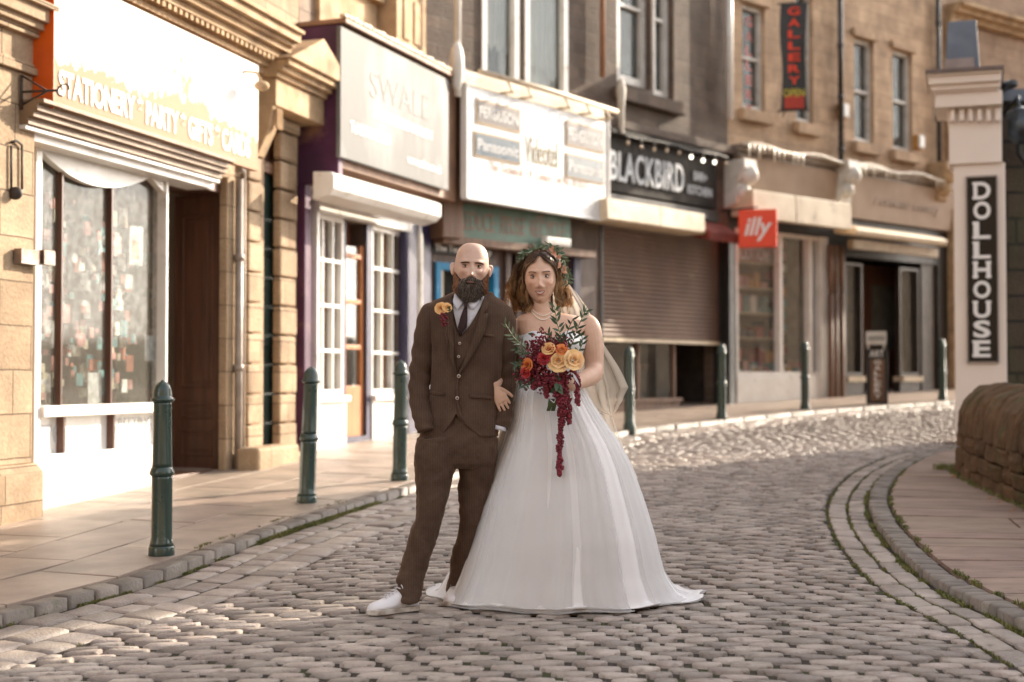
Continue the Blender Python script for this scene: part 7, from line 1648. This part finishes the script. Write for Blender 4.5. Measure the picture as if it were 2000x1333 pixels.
veil([(1080,550),(1080,620),(1090,700),(1110,780),(1150,850),(1190,905),(1225,925)], [(1106,556),(1138,610),(1165,680),(1186,750),(1200,820),(1218,880),(1246,935)], .16, .30, 2)
# ============================================================ BOUQUET
bq = thing('bouquet', 'loose bouquet of apricot roses, burgundy trailing amaranth and olive sprigs', 'bouquet', B(1085,700,-.26))
D = -.27
def Q(x, y, d=0): return B(x, y, D+d)
for (x, y, r, fc, m_) in ((1091,705,.050,(-.1,-1,.15),M_rosey),(1121,703,.046,(.3,-1,.25),M_rosey),(1071,681,.030,(-.2,-1,.5),M_rosep),(1097,683,.028,(.1,-1,.6),M_oran),(1029,713,.030,(-.7,-1,.1),M_oran),(1078,687,.030,(0,-1,0),M_scar),(1026,729,.024,(-.6,-1,-.2),M_scar),(1062,700,.03,(-.3,-1,.3),M_scar)):
    m2 = MB(); rose(m2, Q(x, y, -.035 if m_ is M_rosey else -.03), r, fc, 0, 34 if r > .05 else 20); m2.build('rose', m_, bq, weld=1e-5)
am = MB()
for (x, y, rr, n_) in ((1045,712,.055,240),(1050,735,.055,220),(1072,748,.045,200),(1034,738,.035,150),(1098,677,.035,130),(1060,675,.045,100),(1052,690,.05,150),(1085,745,.04,200),(1108,735,.03,60),(1085,668,.03,50)):
    for k in range(n_): am.sphere(Q(x,y,.02)+Vector(rng.normal(0,1,3)*np.array([.62,.5,.55])*rr), rng.uniform(.0035,.0075), 6, 4)
# upright feathery plume
for (x0,y0,x1,y1,w_) in ((1058,690,1058,642,.020),(1045,700,1038,668,.018),(1068,690,1075,655,.014),(1090,678,1106,660,.012)):
    for k in range(60):
        f = rng.random(); c_ = Q(x0*(1-f)+x1*f, y0*(1-f)+y1*f)+Vector(rng.normal(0,1,3))*w_*(1.1-f*.8)*.6; leaf(am, c_, (rng.uniform(-1,1), rng.uniform(-1,.3), .9), (0,-1,0), .016, .007)
am.build('burgundy_blossom', M_wine, bq)
def tassel(pts, w0, w1, n_, name='amaranth_tassel'):
    m2 = MB(); P_, R_ = catmull([Q(*p) for p in pts], [(1,1)]*len(pts), 10)
    for k in range(n_):
        f = rng.random(); c_ = P_[int(f*(len(P_)-1))]; w_ = (w0*(1-f)+w1*f)*(1+.28*math.sin(f*31)+.15*math.sin(f*73)); a_ = rng.uniform(0,6.28); rr = w_*math.sqrt(rng.random()); m2.sphere(c_+Vector((math.cos(a_)*rr, math.sin(a_)*rr, rng.uniform(-.004,.004))), rng.uniform(.0045,.0075), 6, 4)
    m2.tube([Q(*p) for p in pts], [.0025]*len(pts), 5, sub=4); m2.build(name, M_wine, bq)
tassel([(1088,745,0),(1096,780,0),(1100,800,-.0),(1094,850,.01),(1093,900,.01),(1093,930,.01)], .022, .011, 900)
tassel([(1092,740,.01),(1104,770,.0),(1110,800,0),(1112,829,.01)], .024, .009, 420)
tassel([(1120,725,0),(1129,745,-.0),(1127,770,0),(1129,792,0)], .012, .010, 230)
tassel([(1064,740,0),(1067,758,0),(1068,776,0)], .014, .010, 150)
tassel([(1078,740,0),(1088,765,-.01),(1098,790,-.01),(1094,812,0)], .030, .016, 600)
tassel([(1050,735,0),(1046,750,0),(1042,760,0)], .02, .01, 130)
def sprig(pts, n_, l, w_, mi=0, nm='olive_sprig'):
    m2 = MB(); P_, _ = catmull([Q(*p) for p in pts], [(1,1)]*len(pts), 12); m2.tube(P_, [.0022]*len(P_), 5, 2)
    for k in range(n_):
        f = min(.999, .15+.85*(k+rng.uniform(-.6,.6))/n_) if k else .12; i = min(int(f*(len(P_)-1)), len(P_)-2); T = (P_[i+1]-P_[i]).normalized(); sgn = 1 if k % 2 else -1; s_ = T.cross(Vector((0,-1,0))).normalized()*sgn; d = T*rng.uniform(.4,1.1)+s_*rng.uniform(.35,.95)+Vector((0,rng.uniform(-.8,.3),0)); leaf(m2, P_[i], d, (rng.uniform(-.4,.4),-1,rng.uniform(-.3,.3)), l*rng.uniform(.75,1.15), w_, mi)
    m2.build(nm, [M_leafg, M_leafp, M_stem], bq)
sprig([(1088,690,0),(1095,660,-.01),(1088,630,-.01),(1083,598,0)], 15, .050, .015)
sprig([(1085,685,0),(1078,665,0),(1070,648,-.01)], 8, .034, .013)
sprig([(1110,690,0),(1122,660,0),(1131,635,0),(1147,600,.02)], 14, .050, .014)
sprig([(1100,690,0),(1108,650,0),(1120,622,0)], 8, .046, .013)
sprig([(1128,690,.02),(1137,672,.02),(1136,650,.02)], 8, .038, .014)
sprig([(1040,695,0),(1020,675,-.02),(1004,660,-.03),(986,632,-.03)], 14, .046, .012, 1)
sprig([(1038,700,0),(1020,690,-.02),(1006,682,-.03)], 9, .036, .012)
sprig([(1035,705,0),(1018,708,-.02),(1003,716,-.03)], 9, .038, .012)
sprig([(1045,735,0),(1030,745,0),(1022,758,0)], 7, .036, .013)
sprig([(1080,735,0),(1088,750,-.03),(1086,765,-.03)], 5, .055, .028)
m2 = MB()
for k in range(14): 
    x = 1072+k*1.2; m2.tube([Q(1080+k*.4,740,.03), Q(x,785,.02), Q(x-4+rng.uniform(-2,2),803,.02)], [.0028,.003,.003], 6)
m2.build('stems', M_stem, bq)
m2 = MB(); m2.tube([Q(1077,768,.02), Q(1077,780,.02)], [.026,.024], 16); m2.tube([Q(1078,775,.0), Q(1086,779,-.012), Q(1082,787,-.01), Q(1075,781,0)], [.003]*4, 6); leaf(m2, Q(1118,728,-.03), (.55,-.1,-1), (0,-1,0), .075, .014); m2.build('ribbon', M_shirt, bq)
for k in range(1): pass
m2 = MB()
for k in range(46): 
    x, y = min(1122, rng.normal(1072,28)), rng.normal(712,22); leaf(m2, Q(x,y,.05), (rng.uniform(-1,1),-.5,rng.uniform(-1,1)), (0,-1,0), .045, .02, int(rng.random() < .3))
m2.build('foliage', [M_leafg, M_leafp], bq)
